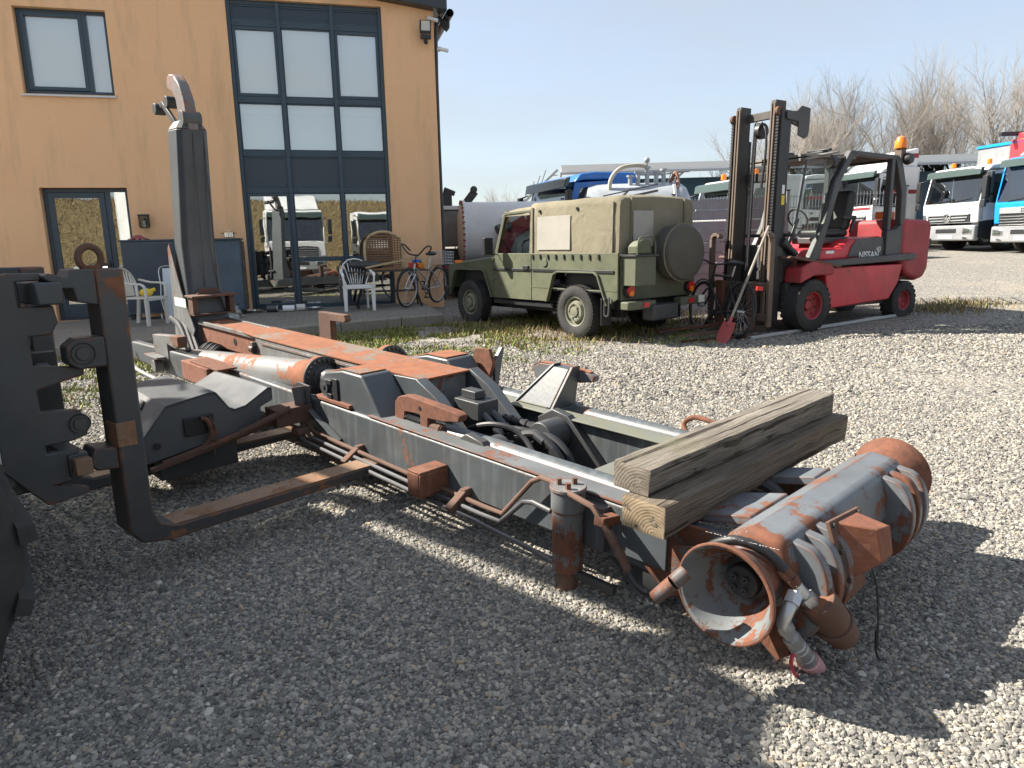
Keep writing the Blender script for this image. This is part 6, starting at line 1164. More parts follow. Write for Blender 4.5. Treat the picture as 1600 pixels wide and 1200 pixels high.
m = MB(); m.cyl((0, 0, 0), (.12, .25, 1.35), .016, n=8); m.box((0, 0, .05), (.30, .05, .10)); c = m.build('broom', 'fl_brown'); c.matrix_world = std(3.62, 10.42, 0); tag(c, 'brown broom standing against the forklift load guard', 'broom', kind='thing')
# ------------------------------------------------------------------ mesh fence with privacy strips
M['galv'] = plain('galvanised', (.36, .38, .40), .45, metal=.4, var=.2)
M['strip'] = plain('grey_privacy_strip', (.30, .325, .345), .55, var=.08)
def fence_line(pts, strips, label, group):
    for i in range(len(pts)-1):
        a, b = V((*pts[i], 0)), V((*pts[i+1], 0)); a.z, b.z = gz(a.x, a.y), gz(b.x, b.y); d = b-a; ln = d.length; h = 2.02; nrm = V((-d.y, d.x, 0)).normalized()
        t = thing('fence_panel', label[i], 'fence', loc=a, group=group); sc = d/ln
        m = MB(); n = int(ln/.055)
        for k in range(n+1): q = sc*(ln*k/n); m.bar(q+V((0, 0, .05)), q+V((0, 0, h)), .006, .006)
        for k in range(11):
            z = .08+k*.19
            for s in (-1, 1): m.bar(nrm*.008*s+V((0, 0, z)), d+nrm*.008*s+V((0, 0, z)), .008, .008)
        tag(m.build('wire_mesh', 'galv', t), kind='stuff')
        m = MB(); m.bb(-.03, .03, -.03, .03, 0, h+.06); po = m.build('post', 'galv', t, bevel=.004); m = MB(); m.box((0, 0, h+.07), (.07, .07, .02)); m.build('post_cap', 'black', po)
        if strips[i]:
            for k in range(10):
                m = MB(); z0, z1 = .095+k*.19, .262+k*.19; npt = 14; vs_ = []
                for j in range(npt+1):
                    q = sc*(ln*j/npt)+nrm*(.004 if (j+k) % 2 else -.004)
                    vs_ += [q+V((0, 0, z0)), q+V((0, 0, z1))]
                m.add(vs_, [(2*j, 2*j+1, 2*j+3, 2*j+2) for j in range(npt)]); m.build('privacy_strip', 'strip', t)
fence_line([(1.0, 13.5), (3.0, 13.3), (5.0, 13.1), (6.98, 12.95)], [1, 1, 0],
           ['grey mesh fence panel with woven privacy strips behind the off-road vehicle', 'grey mesh fence panel with woven privacy strips behind the forklift mast', 'see-through wire mesh fence panel behind the forklift cab'], 'mesh fence panels')
fence_line([(7.03, 12.95), (7.42, 13.9)], [0], ['short open wire mesh gate panel right of the forklift'], 'mesh fence panels')

# ------------------------------------------------------------------ lorries
M['silver'] = painted('silver_plastic', (.24, .25, .26), rough=.5, dirt=.3)
M['cab_white'] = painted('cab_white', (.66, .67, .67), rough=.3, fade=.2, dirt=.18, dirtcol=(.4, .39, .36))
M['cab_cyan'] = painted('cab_cyan', (.0, .245, .66), rough=.3, fade=.2, dirt=.12)
M['cab_blue2'] = painted('cab_royal_blue', (.012, .13, .46), rough=.3, fade=.2, dirt=.12)
M['dark_red'] = painted('dark_red', (.26, .012, .025), rough=.45, fade=.3, dirt=.2)
M['screen'] = glass('windscreen_glass', (.30, .33, .33), .12)
def lorry(label, c, f, cab, trim='silver', S=1.1, ht=2.95, body=None, bodymat='silver', brand=None, beacon=True, zoff=0, stripe=None, deflector=None, length=7.5):
    f = V((f[0], f[1], 0)).normalized(); lf = V((-f.y, f.x, 0)); zg = gz(min(c[0], 32), min(c[1], 34))+zoff
    t = thing('lorry', label, 'lorry', mat=Matrix(((f.x*S, lf.x*S, 0, c[0]), (f.y*S, lf.y*S, 0, c[1]), (0, 0, S, zg), (0, 0, 0, 1))), group='parked lorries')
    W = 1.22
    def P(n_, m, mat, par=t, bev=.02, **k): return m.build(n_, mat, par, bevel=bev, **k)
    fx = lambda z: -.02 if z < 1.6 else -.02-(z-1.6)*.20         # front face line
    # shell: lower front, pillars, roof, sides, back
    m = MB(); m.xz([(-.06, .95), (-.02, 1.62), (-.12, 1.66), (-.30, 1.66), (-.30, .95)], -W, W); P('front_panel', m, cab, bev=.05, seg=3)
    for s in (1, -1):
        y0, y1 = sorted((s*(W-.05), s*W))
        m = MB(); m.xz([(-.10, 1.0), (-.06, 1.62), (-1.20, 1.55), (-1.22, 1.05), (-.75, 1.05)], y0, y1); d = P('door', m, cab, bev=.012); m = MB(); m.xz([(-1.21, 1.0), (-1.20, ht-.1), (-1.95, ht-.1), (-1.95, 1.0)], y0, y1); P('cab_side', m, cab, bev=.012)
        m = MB(); m.xz([(-.06, 1.62), (-.28, ht-.22), (-1.20, ht-.16), (-1.20, ht-.28), (-.42, ht-.34), (-.22, 1.60)], y0, y1); P('window_surround', m, cab, d, .01)
        m = MB(); m.add([(-.22, s*(W-.02), 1.58), (-1.20, s*(W-.02), 1.55), (-1.20, s*(W-.02), ht-.28), (-.42, s*(W-.02), ht-.34)], [(0, 1, 2, 3)]); m.build('side_window', 'screen', d)
        m = MB(); m.bb(-.78, -.64, min(s*(W+.01), s*(W+.03)), max(s*(W+.01), s*(W+.03)), 1.40, 1.46); P('door_handle', m, 'black', d, .005)
        m = MB(); m.bar((-.15, s*W, ht-.35), (.02, s*(W+.22), ht-.42), .03, .03); m.bb(-.06, .05, s*(W+.22)-.09, s*(W+.22)+.09, ht-1.10, ht-.40); m.bb(-.05, .05, s*(W+.2)-.09, s*(W+.2)+.09, ht-1.40, ht-1.16); P('mirror', m, 'black', bev=.03)
        m = MB(); m.xz([(-.10, .45), (-.10, 1.0), (-.62, 1.03), (-.68, .75), (-.66, .40)], y0, y1); P('step_panel', m, 'black', bev=.01)
        m = MB(); m.xz(arc(-1.35, .52, .66, 15, 165)+arc(-1.35, .52, .58, 165, 15), min(s*.90, s*(W+.01)), max(s*.90, s*(W+.01))); P('mudguard', m, 'black', bev=.01)
        road_wheel(t, (-1.35, s*1.05, .50), .50, .30, .29, 'silver', s, dish=.06, blocks=40); road_wheel(t, (-5.2, s*.98, .50), .50, .52, .29, 'silver', s, dish=-.05, blocks=40)
        m = MB(); m.bb(.0, .06, min(s*.72, s*1.12), max(s*.72, s*1.12), .58, .78); hl = P('headlight', m, 'chrome', bev=.03); m = MB(); m.bb(.055, .068, s*.92-.13, s*.92+.13, .61, .75); m.build('lens', 'glass_car', hl)
        m = MB(); m.bb(.02, .055, s*.85-.09, s*.85+.09, .42, .49); P('fog_light', m, 'chrome', bev=.01)
    m = MB(); m.bb(-1.95, -1.88, -W, W, 1.0, ht); P('cab_back', m, cab)
    m = MB(); m.xz([(-.26, ht-.22), (-.42, ht-.02), (-.8, ht+.03), (-1.95, ht+.03), (-1.95, ht-.12), (-.5, ht-.16)], -W, W); P('roof', m, cab, bev=.05, seg=3)
    m = MB(); m.add([(-.045, -W+.06, 1.64), (-.045, W-.06, 1.64), (-.29, W-.10, ht-.20), (-.29, -W+.10, ht-.20)], [(0, 1, 2, 3)]); m.build('windscreen', 'screen', t)
    m = MB(); m.bb(-1.9, -.3, -W+.05, W-.05, 1.05, 1.10); m.bb(-.62, -.20, -W+.08, W-.08, 1.35, 1.62); P('dashboard', m, 'seat_black', bev=.03)
    for s in (1, -1): m = MB(); m.bb(-1.4, -1.26, s*.62-.25, s*.62+.25, 1.2, 2.3); m.bb(-1.4, -.9, s*.62-.25, s*.62+.25, 1.2, 1.45); P('seat', m, 'seat_black', bev=.06)
    m = MB(); m.xz([(-.15, ht-.28), (-.02, ht-.34), (-.06, ht-.12), (-.20, ht-.08)], -W+.05, W-.05); P('sun_visor', m, plain('visor', (.05, .075, .068), .25), bev=.02)
    m = MB(); m.bar((-.01, -.75, 1.66), (-.05, .1, 1.76), .015, .02); m.bar((-.01, 0, 1.66), (-.05, .85, 1.76), .015, .02); P('wiper', m, 'black', bev=0)
    m = MB(); m.bb(-.20, .03, -W+.01, W-.01, .36, .88); P('bumper', m, trim, bev=.06, seg=3)
    m = MB(); m.bb(.03, .036, -.45, .45, .62, .76); m.build('number_plate_recess', 'black', t); m = MB(); m.bb(.036, .042, -.30, .30, .44, .53); m.build('number_plate', 'white', t)
    if brand == 'star':
        m = MB(); m.bb(-.05, -.012, -.92, .92, .98, 1.26); gr = P('grille', m, 'black', bev=.01)
        for k in range(3): z = 1.02+.095*k; m = MB(); m.bb(-.014, .02, -.90+.06*(2-k), .90-.06*(2-k), z, z+.045); P('grille_bar', m, trim, gr, .008)
        c0 = V((.035, 0, 1.13)); m = MB(); m.tube([c0+V((0, .145*math.cos(a), .145*math.sin(a))) for a in np.linspace(0, 2*math.pi, 29)[:-1]], .016, 6, closed=True)
        for k in range(3): a = R(90+120*k); m.prism([(-.03, 0), (0, .14), (.03, 0)], c0, (0, -math.sin(a), math.cos(a)), (0, math.cos(a), math.sin(a)), (.014, 0, 0))
        P('star_emblem', m, 'chrome', gr, 0); text('AXOR', .09, 'black', t, frame_mtx((-.008, .80, 1.42), (0, 1, 0), (0, 0, 1)), 'model_lettering', .001)
    elif brand == 'daf':
        m = MB(); m.bb(-.05, -.012, -.98, .98, .80, 1.45); gr = P('grille', m, 'black', bev=.01); m = MB(); m.bb(-.012, .035, -.95, .95, 1.26, 1.46); P('name_panel', m, 'alu', gr, .02)
        text('DAF', .17, 'black', t, frame_mtx((.037, .0, 1.36), (0, 1, 0), (0, 0, 1)), 'maker_lettering', .002, .004)
        for k in range(5): z = .82+.085*k; m = MB(); m.bb(-.012, .03, -.92, .92, z, z+.03); P('grille_bar', m, 'chrome', gr, .008)
    else:
        m = MB(); m.bb(-.05, -.012, -.85, .85, .98, 1.40); gr = P('grille', m, 'black', bev=.01)
        for k in range(4): z = 1.02+.095*k; m = MB(); m.bb(-.014, .015, -.83, .83, z, z+.03); P('grille_bar', m, trim, gr, .006)
    if stripe: m = MB(); m.bb(-1.9, -.5, W+.001, W+.008, ht-.95, ht-.80); m.build('side_stripe', stripe, t); m = MB(); m.bb(-.02, -.005, -W+.1, W-.1, 1.50, 1.58); m.build('front_stripe', stripe, t)
    if deflector: m = MB(); m.xz([(-.6, ht+.03), (-1.3, ht+.60), (-1.95, ht+.72), (-1.95, ht+.03)], -W+.12, W-.12); P('roof_deflector', m, deflector, bev=.05)
    if deflector and stripe: m = MB(); m.prism([(-.75, ht+.20), (-1.35, ht+.50), (-1.95, ht+.52), (-1.95, ht+.36), (-1.38, ht+.34), (-.8, ht+.08)], (0, W-.119, 0), (1, 0, 0), (0, 0, 1), (0, .006, 0)); m.build('deflector_stripe', stripe, t)
    if beacon: 
        for y in (-.75, .75): m = MB(); m.lathe([(.075, 0), (.08, .02), (.075, .14), (.05, .165), (0, .17)], (-.75, y, ht+.04), (0, 0, 1), 14); P('beacon', m, 'amber', bev=0)
    m = MB(); m.bb(-length, -1.9, -.42, .42, .62, .86); P('chassis', m, 'black'); m = MB(); m.bb(-3.9, -2.3, .55, 1.15, .45, .95); m.cyl((-3.9, -.85, .7), (-2.5, -.85, .7), .3, n=16); P('fuel_tank', m, 'alu', bev=.03)
    if body == 'box': m = MB(); m.bb(-length, -2.15, -W, W, 1.0, ht+.75); bd = P('body_box', m, bodymat, bev=.02); m = MB(); m.bb(-length-.02, -2.10, -W-.03, W+.03, ht+.75, ht+.85); P('top_rail', m, cab if cab != 'cab_white' else 'cab_cyan', bd, .01)
    if body == 'tank': m = MB(); m.lathe([(0, 2.3), (.6, 2.34), (1.0, 2.5), (1.05, 2.7), (1.05, length-.4), (1.0, length-.2), (.6, length-.05), (0, length)], (0, 0, 2.05), (-1, 0, 0), 36); P('tank', m, bodymat, bev=0)
    if body == 'skip': m = MB(); m.xz([(-length, 1.1), (-2.4, 1.1), (-2.2, 2.4), (-length-.2, 2.4)], -W, W); P('tipper_body', m, bodymat, bev=.03)
    return t
FV = (-.976, -.198)
LA = lorry('white lorry with star emblem and grey bumper, left of the bright blue one', (16.9, 28.0), FV, 'cab_white', brand='star', ht=2.85, body='box', bodymat='silver')
m = MB(); m.bb(-2.75, -2.1, .15, .85, 3.0, 3.75); m.cyl((-2.4, .5, 3.7), (-2.4, .5, 3.95), .25, n=14); m.build('crane_base', plain('crane_red', (.5, .03, .04), .45), LA, bevel=.04); m = MB(); m.bar((-2.6, .95, 3.66), (-5.6, 1.05, 3.78), .22, .34); m.bar((-2.9, .8, 3.86), (-4.8, .85, 3.96), .2, .2); m.build('crane_arm', plain('crane_orange', (.75, .17, .02), .45), LA, bevel=.03); m = MB(); m.bar((-1.6, .2, 3.92), (-7.0, .4, 4.12), .12, .14); m.build('crane_boom', 'black', LA, bevel=.01)
lorry('bright blue lorry with DAF lettering and chrome grille at the right edge', (17.7, 24.9), FV, 'cab_cyan', brand='daf', ht=3.05, beacon=False, deflector='silver')
lorry('white lorry with red stripes behind the see-through fence panel', (14.6, 31.2), FV, 'cab_white', brand='star', ht=3.0, stripe='dark_red', deflector='cab_white', beacon=False)
lorry('white lorry partly hidden behind the forklift cab', (12.2, 33.0), FV, 'cab_white', ht=2.9, beacon=False, stripe='dark_red')
lorry('royal blue lorry cab rising behind the canvas top', (.92, 19.6), (-.93, -.36), 'cab_blue2', ht=2.68, beacon=False, zoff=-.12, length=6)
lorry('red lorry cab beyond the fence under the warehouse eaves', (8.0, 27.2), FV, 'dark_red', ht=2.62, beacon=True, zoff=-.12)
lorry('white lorry cab with orange beacons beyond the fence', (6.4, 22.6), (-.95, -.3), 'cab_white', ht=2.62, beacon=True, zoff=-.12)
# two mirrored in the glazing, one added unseen to shade the foreground
lorry('cream lorry parked behind the viewer, mirrored in the glass bay', (.6, -6.2), (-.12, .99), 'cab_white', brand=None, ht=3.0, beacon=False, deflector='cab_white')
lorry('white lorry parked behind the viewer, right one in the glass reflection', (5.2, -6.6), (-.12, .99), 'cab_white', brand='star', ht=2.9, beacon=False)
lorry('unseen white lorry added left of the telehandler to shade the foreground', (-4.72, 4.47), (.669, .743), 'cab_white', ht=3.95, beacon=False, deflector='silver', length=8.5)

# vacuum tanker and tipper at the left of the off-road vehicle
def tanker():
    o = V((-.2, 17.6, gz(0, 17.6)-.2)); t = thing('vacuum_tanker', 'white tank trailer with red rimmed round end beside the building corner', 'tanker', loc=o, rz=R(8))
    m = MB(); m.lathe([(0, -1.05), (.5, -1.02), (.74, -.95), (.76, -.88), (.76, 3.2), (.5, 3.45), (0, 3.5)], (0, 0, 1.62), (1, 0, 0), 40); tk = m.build('tank', 'cab_white', t)
    m = MB(); m.lathe([(.80, -.93), (.80, -.86), (.74, -.86)], (0, 0, 1.62), (1, 0, 0), 40); m.build('end_flange', 'cab_white', tk)
    for k in range(36):
        a = 2*math.pi*k/36; q = V((-.94, .78*math.cos(a), 1.62+.78*math.sin(a))); m = MB(); m.box(q, (.06, .045, .045)); m.build('clamp', 'dark_red', tk)
    m = MB(); m.bb(-1.3, 3.3, -.5, .5, .55, .85); m.bb(-1.4, -.6, -.9, -.7, .45, 1.0); m.bb(-1.3, -.9, -.75, .75, .40, .62); m.build('undercarriage', 'black_dusty', t, bevel=.02)
    m = MB(); pts = [(-.15, -.85, .6), (-.1, -.88, 1.2), (.10, -.9, 1.65), (.5, -.9, 1.88), (1.1, -.9, 1.85)]
    for a, b in zip(pts, pts[1:]): m.bar(a, b, .20, .34)
    m.build('red_boom', 'dark_red', t, bevel=.03)
    m = MB(); m.bb(-.5, .2, -.95, -.75, .45, .85); m.bb(-.30, .1, -1.0, -.9, .9, 1.15); m.build('red_frame', 'dark_red', t, bevel=.02)
    m = MB(); m.cyl((-.12, -1.05, 1.72), (.1, -.95, 1.80), .10, n=14); m.cyl((-.2, -1.08, 1.68), (-.12, -1.05, 1.72), .13, n=14); m.build('valve', 'steel_dark', t)
    m = MB(); m.lathe([(.07, 0), (.075, .14), (.04, .17), (0, .17)], (.02, -.9, 1.90), (0, 0, 1), 12); m.build('beacon', 'amber', t)
    for x in (0, 1.2): road_wheel(t, (x+.4, -.85, .48), .48, .3, .28, 'dark_red', -1, blocks=30)
    return t
tanker()
t = thing('tipper_trailer', 'grey steel tipper trailer with black fittings behind the building corner', 'trailer', loc=(-1.75, 19.2, gz(0, 19)-.15), rz=R(6))
m = MB(); m.xz([(-1.6, 1.25), (1.2, 1.25), (1.35, 2.15), (-1.7, 2.15)], -1.0, 1.0); m.build('tipper_body', 'silver', t, bevel=.03); m = MB(); m.bb(-1.7, 1.4, -1.05, 1.05, 2.15, 2.25); m.build('top_rim', 'alu', t, bevel=.01)
m = MB(); m.bb(-1.4, 1.2, -.5, .5, .6, 1.2); m.bb(-.2, .9, -1.0, -.8, .5, 1.2); m.build('underframe', 'black_dusty', t, bevel=.02); 
m = MB(); m.box((.15, -.6, 2.42), (.22, .2, .40)); m.box((.2, -.6, 2.62), (.30, .16, .12), Matrix.Rotation(.4, 3, 'Y')); m.bar((.55, -.6, 2.25), (.85, -.6, 2.62), .14, .20); m.cyl((.82, -.7, 2.66), (.82, -.5, 2.66), .09, n=12); m.build('loader_fittings', 'black_dusty', t, bevel=.02)
for x in (-.6, .6): road_wheel(t, (x, -.9, .45), .45, .3, .26, 'dark_red', -1, blocks=30)
# silver slurry tank with hoses
t = thing('slurry_tank', 'silver grey vacuum tank with pipes and hoses on top, beyond the fence', 'tank', loc=(3.62, 18.6, gz(3, 18)), rz=R(14)); t.scale = (.93, .93, .93)
m = MB(); m.lathe([(0, -1.9), (.5, -1.85), (.84, -1.7), (.88, -1.5), (.88, .6), (.86, .75), (.74, .92), (.45, 1.05), (0, 1.1)], (0, 0, 1.88), (1, -.35, 0), 40); tk = m.build('tank_shell', painted('tank_grey', (.36, .39, .42), rough=.35, dirt=.3), t)
m = MB(); m.lathe([(.89, .52), (.92, .54), (.92, .60), (.89, .62)], (0, 0, 1.88), (1, -.35, 0), 40); m.build('hoop', 'galv', tk)
m = MB(); m.bb(-1.5, .6, -.4, .4, .4, 1.05); m.build('cradle', 'black_dusty', t)
m = MB(); m.tube([(-1.25, -.1, 2.45), (-1.2, -.1, 2.85), (-.95, -.12, 3.12), (-.55, -.15, 3.20), (-.25, -.2, 3.18)], .055, 10, 6); m.build('suction_hose', plain('beige_hose', (.42, .38, .31), .6), t); m = MB(); m.tube([(.42, -.3, 2.72), (.55, -.35, 3.0), (.55, -.5, 2.75), (.35, -.85, 2.35), (.25, -.9, 2.1)], .05, 10, 6); m.build('brown_hose', plain('brown_hose', (.20, .09, .05), .6), t)
m = MB()
for (x, y, h_) in ((-.45, -.15, .30), (-.2, -.18, .42), (.05, -.22, .30), (.25, -.25, .36), (-.65, -.1, .2)): m.cyl((x, y, 2.68), (x, y, 2.72+h_), .06, n=12); m.cyl((x, y, 2.70+h_), (x, y, 2.75+h_), .10, n=12)
m.cyl((-.5, -.15, 2.98), (.3, -.25, 2.98), .05, n=10); m.cyl((-.22, -.2, 3.1), (-.22, -.2, 3.30), .03, n=8); m.sphere((-.22, -.2, 3.33), .08); m.build('top_pipework', 'galv', t)
m = MB(); m.bar((-1.75, -.95, 2.2), (-.2, -.85, 2.5), .03, .06); m.bar((-1.75, -.95, 2.36), (-.2, -.85, 2.66), .03, .03); m.bar((-1.3, -.9, 2.25), (-.9, -.6, 2.55), .05, .05); m.build('walkway_rail', 'steel_dark', t)

# ------------------------------------------------------------------ warehouse
def warehouse():
    t = thing('warehouse', 'long low warehouse with white roof and dark blue wall beyond the fence', 'building', loc=(4.6, 44, .75), rz=R(-4))
    L_ = 34
    m = MB(); m.bb(0, L_, 0, 16, 0, 4.35); m.build('wall', plain('navy_cladding', (.012, .055, .10), .45, var=.1), t)
    for k in range(15): m = MB(); m.bb(.4+k*2.25, .46+k*2.25, -.03, 0, 0, 4.3); m.build('cladding_joint', 'black', t)
    m = MB(); m.add([(-1.4, -2.2, 4.75), (L_, -2.2, 4.75), (L_, 8, 5.5), (-1.4, 8, 5.5), (-1.4, -2.2, 4.95), (L_, -2.2, 4.95), (L_, 8, 5.7), (-1.4, 8, 5.7)], [(3, 2, 1, 0), (4, 5, 6, 7), (0, 1, 5, 4), (1, 2, 6, 5), (2, 3, 7, 6), (3, 0, 4, 7)]); m.build('roof', 'white_dirty', t); m = MB(); m.bb(-1.4, L_, -2.3, -2.2, 4.62, 5.02); m.build('fascia', 'white', t); m = MB(); m.bb(-1.4, L_, -2.42, -2.3, 4.5, 4.6); m.build('gutter', 'galv', t)
    for (x) in (-1.4, 6, 13):
        m = MB(); m.bar((x, -2.1, 4.6), (x-.0, 8, 5.3), .12, .12); m.bar((x-2.2, -2.1, 3.0), (x-.2, -2.1, 4.8), .12, .12); m.bar((x-2.2, -2.1, 3.0), (x-2.2, -2.1, 0), .14, .14)
        for k in range(6): u = k/6; m.bar((x-2.2+2*u, -2.1, 3+1.8*u), (x-2.2+2*u+.33, -2.1, 4.5 if u > .5 else 3.0+1.8*u+.9), .05, .05)
        m.build('lattice_truss', 'galv', t)
warehouse()

# ------------------------------------------------------------------ leafless trees
def bark(name, c): return plain(name, c, .9, var=.35, scale=3, bump=.3)
M['bark'] = bark('grey_brown_bark', (.20, .18, .16)); M['twig'] = bark('twig_bark', (.225, .20, .175))
def tree_meshes(seed, H, spread=.75, stems=3, depth=6):
    rs = random.Random(seed); tr, tw = MB(), MB()
    def branch(p, d, l, r, lev):
        n = 4 if lev < 3 else 3; pts = [p]; q = p; dd = d.copy()
        for k in range(n):
            dd = (dd+V((rs.gauss(0, .13), rs.gauss(0, .13), rs.gauss(.06, .07)))).normalized(); q = q+dd*(l/n); pts.append(q)
        tgt = tr if lev < 2 else tw; sides = 7 if lev == 0 else (5 if lev == 1 else 3)
        rr = [r*(1-.55*k/len(pts)) for k in range(len(pts))]
        tgt.tube(pts, rr, sides, cap=False)
        if lev >= depth: return
        kids_ = (3, 4, 4, 3, 3, 3, 2)[lev]
        for k in range(kids_):
            u = .30+.70*(k+rs.random()*.8)/kids_; u = min(u, 1.0); i = min(len(pts)-2, int(u*(len(pts)-1))); b = pts[i].lerp(pts[i+1], u*(len(pts)-1)-i)
            ax = V((rs.gauss(0, 1), rs.gauss(0, 1), rs.gauss(0, .35))).normalized(); ang = rs.uniform(.35, .95)*spread
            nd = (dd*math.cos(ang)+ax*math.sin(ang)); nd.z += .13; nd.normalize(); branch(b, nd, l*rs.uniform(.52, .74), r*.46*rs.uniform(.8, 1.1), lev+1)
        branch(pts[-1], (dd+V((rs.gauss(0, .2), rs.gauss(0, .2), .1))).normalized(), l*.68, r*.45, lev+1)
    for s in range(stems):
        a = 2*math.pi*s/stems+rs.random(); tilt = .10 if stems == 1 else .28
        branch(V((.12*math.cos(a), .12*math.sin(a), 0)), V((tilt*math.cos(a), tilt*math.sin(a), 1)).normalized(), H*.30, H*.011+.02, 0)
    return tr, tw
def make_tree(seed, H, spread, stems, depth, label, loc, rz=0, sc=1):
    t = thing('bare_tree', label, 'tree', loc=loc, rz=rz, group='leafless trees along the yard'); t.scale = (sc, sc, sc); a, b = tree_meshes(seed, H, spread, stems, depth)
    a.build('trunk', 'bark', t, sharp=60); b.build('crown', 'twig', t, sharp=80); return t
t1 = make_tree(3, 12.2, 1.0, 3, 5, 'tall leafless tree, left end of the tall tree row', (17.5, 44.5, 1.0)); t2 = make_tree(11, 12.6, 1.0, 3, 5, 'leafless tree', (0, 0, 0)); t3 = make_tree(23, 13, .95, 3, 5, 'leafless tree', (0, 0, 0))
spots = [(22.4, 50, 1.1, 'leafless tree set back between the second and third tall trees'), (29.4, 49, 1.15, 'leafless tree set back in the gap of the tree row'), (15.4, 45.5, .72, 'smaller leafless tree directly right of the forklift mast'), (20.6, 46, 1.0, 'second tall leafless tree from the left end of the row'), (24.0, 45, 1.05, 'third tall leafless tree, behind the white star lorry'), (27.2, 46.5, 1.1, 'tall leafless tree just left of the tree gap at right'), (31.2, 45, 1.12, 'tall leafless tree rising above the bright blue lorry'), (34.6, 46, 1.15, 'tall leafless tree at the right edge of the picture'), (38.2, 45, 1.1, 'tall leafless tree just outside the right edge')]
src = [t2, t3, t1, t2, t3, t1, t3, t2, t3]; used = set()
for (x, y, s_, lab), q in zip(spots, src):
    if id(q) not in used and q is not t1: c = q; used.add(id(q))
    else: c = copy_tree(q)
    c.location = (x, y, 1.0); c.rotation_euler = (0, 0, rng.uniform(0, 6.28)); c.scale = (s_*1.0, s_*1.0, s_*rng.uniform(1.0, 1.16)); c['label'] = lab
make_tree(31, 7.2, .8, 1, 5, 'slender leafless tree left of the forklift mast', (14.2, 50, 1.4)); make_tree(37, 5.4, .95, 2, 5, 'small round leafless tree above the tanker', (-.3, 46, .9))
for k, (x, h_, lab) in enumerate(((-2.4, 3.9, 'low leafless bush just right of the building corner'), (-1.3, 4.0, 'low leafless bush left of the small round tree'), (1.6, 4.2, 'low leafless bush right of the small round tree'), (-3.6, 3.7, 'low leafless bush touching the building corner'))):
    c = copy_tree(t1); c.location = (x, 47+k*.7, .9); c.scale = (h_/9.5, h_/9.5, h_/10.5); c.rotation_euler = (0, 0, k*1.3); c['label'] = lab

# ------------------------------------------------------------------ weeds, dry grass, embankment growth (uncountable)
def blades(name, pts, hs, ws, mats, label, kind='stuff', lean=.35):
    groups = {}
    vs_, fs, mi = [], [], []
    for (x, y, z), h_, w_ in zip(pts, hs, ws):
        a = rng.uniform(0, 6.28); d = V((math.cos(a), math.sin(a), 0)); s = V((-d.y, d.x, 0))*w_; ln = d*h_*rng.uniform(.1, lean*2); b = len(vs_); p = V((x, y, z-.01)); m_ = p+ln*.35+V((0, 0, h_*.6)); e = p+ln+V((0, 0, h_))
        vs_ += [p-s, p+s, m_+s*.8, m_-s*.8, e]; fs += [(b, b+1, b+2, b+3), (b+3, b+2, b+4)]; k = rng.choice(len(mats), p=[q[1] for q in mats]); mi += [k, k]
    me = bpy.data.meshes.new(name); me.from_pydata([tuple(v) for v in vs_], [], fs)
    for q in mats: me.materials.append(q[0])
    me.polygons.foreach_set('material_index', mi); o = bpy.data.objects.new(name, me); COL.objects.link(o); tag(o, label, 'grass' if 'grass' in name else 'weeds', kind=kind); return o
def leafmat(n, c, var=.3):
    m, t, p = _new(n); nz_ = _noise(t, _coord(t, jitter=False), 3, 3); col = _mix(t, nz_, tuple(x*(1-var) for x in c), tuple(x*(1+var) for x in c)); t.links.new(col, p.inputs['Base Color']); p.inputs['Roughness'].default_value = .7; p.inputs['Specular IOR Level'].default_value = .25
    p.inputs['Transmission Weight'].default_value = 0; return m
G1, G2, DRY, DRY2 = leafmat('weed_green', (.15, .20, .04)), leafmat('weed_yellowgreen', (.25, .27, .07)), leafmat('dry_stalk', (.27, .20, .11)), leafmat('dead_brown', (.16, .105, .06))
def weed_pts(n, smin, smax, o0, o1, thr):
    out_ = []
    while len(out_) < n:
        s = rng.uniform(smin, smax); of = edge(min(8, s))+.02+rng.uniform(o0, o1)*rng.random()**.6
        p = fw_(s, of); x, y = p.x, p.y
        if noise2(x*1.2, y*1.2)+noise2(x*3.1+4, y*3.3)*.5 > thr+.55*(of-edge(min(8, s)))/max(.1, o1): out_.append((x, y, gz(x, y)))
    return out_
P_ = weed_pts(42000, -1.5, 10.2, 0, 4.6, -.35); n = len(P_)
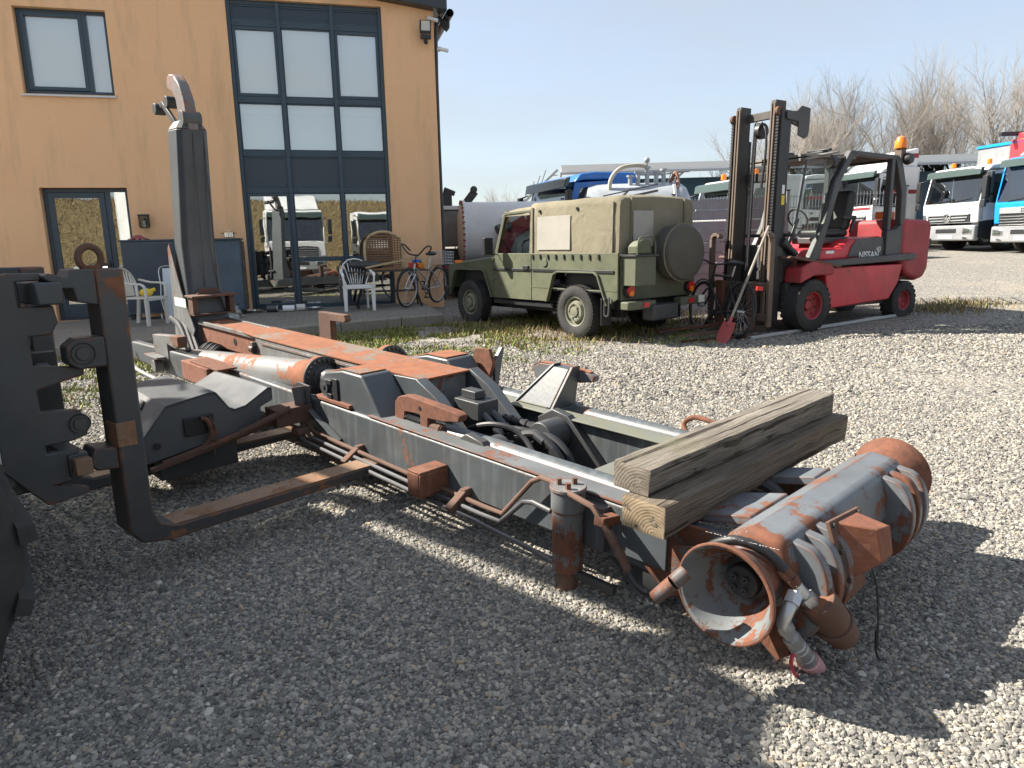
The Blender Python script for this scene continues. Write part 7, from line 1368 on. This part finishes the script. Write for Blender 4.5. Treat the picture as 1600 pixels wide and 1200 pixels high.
blades('weeds', P_, np.abs(rng.normal(.032, .022, n))+.015, rng.uniform(.005, .014, n), [(G1, .34), (G2, .36), (DRY, .22), (DRY2, .08)], 'low green weeds growing in the gravel beside the paved terrace')
P2 = []
while len(P2) < 7000:
    c_ = ((1.0, 10.2, 1.0), (-.4, 11.9, .9), (.4, 11.2, 1.1), (2.0, 11.3, 1.2), (3.0, 11.6, .9), (2.2, 12.8, 1.2), (7.3, 12.0, .9), (8.0, 12.6, .8))[rng.integers(8)]; x, y = c_[0]+rng.normal(0, c_[2]*.5), c_[1]+rng.normal(0, c_[2]*.35); P2.append((x, y, gz(x, y)))
n = len(P2); blades('dry_grass', P2, np.abs(rng.normal(.06, .035, n))+.02, rng.uniform(.003, .008, n), [(DRY, .45), (DRY2, .35), (G2, .2)], 'dry brown grass and weeds around the wheels of the parked vehicles', lean=.6)
P3 = [(x, y, gz(x, y)) for x, y in ((fw_(s, edge(min(8, s))+rng.uniform(.0, .25)).x, fw_(s, edge(min(8, s))+rng.uniform(.0, .25)).y) for s in rng.uniform(1.5, 8.5, 160))]; n = len(P3); blades('tall_dry_grass', P3, rng.uniform(.15, .42, n), rng.uniform(.002, .004, n), [(DRY, .8), (DRY2, .2)], 'tall dry grass stalks along the terrace kerb', lean=.35)
P4 = []
for _ in range(60000): x, y = rng.uniform(-16, 22), rng.uniform(-19.5, -9.0); P4.append((x, y, yz_(x, y)))
n = len(P4); blades('bank_dry_grass', P4, np.abs(rng.normal(.13, .06, n))+.05, rng.uniform(.006, .014, n), [(DRY, .5), (DRY2, .4), (G2, .1)], 'brown dry grass covering the embankment behind the viewer', lean=.7)
m, t_, p_ = _new('bank_soil'); nz_ = _noise(t_, _coord(t_, jitter=False), 2.2, 8, .75); t_.links.new(_mix(t_, nz_, (.10, .075, .035), (.20, .15, .07)), p_.inputs['Base Color']); p_.inputs['Roughness'].default_value = .95; M['bank'] = m
tag(grid_obj('embankment', list(np.arange(-40, 41, 2.0)), list(np.arange(-24, -8.9, .5)), lambda x, y: yz_(x, y)+.03, 'bank'), kind='structure')

print('objects', len(bpy.data.objects))
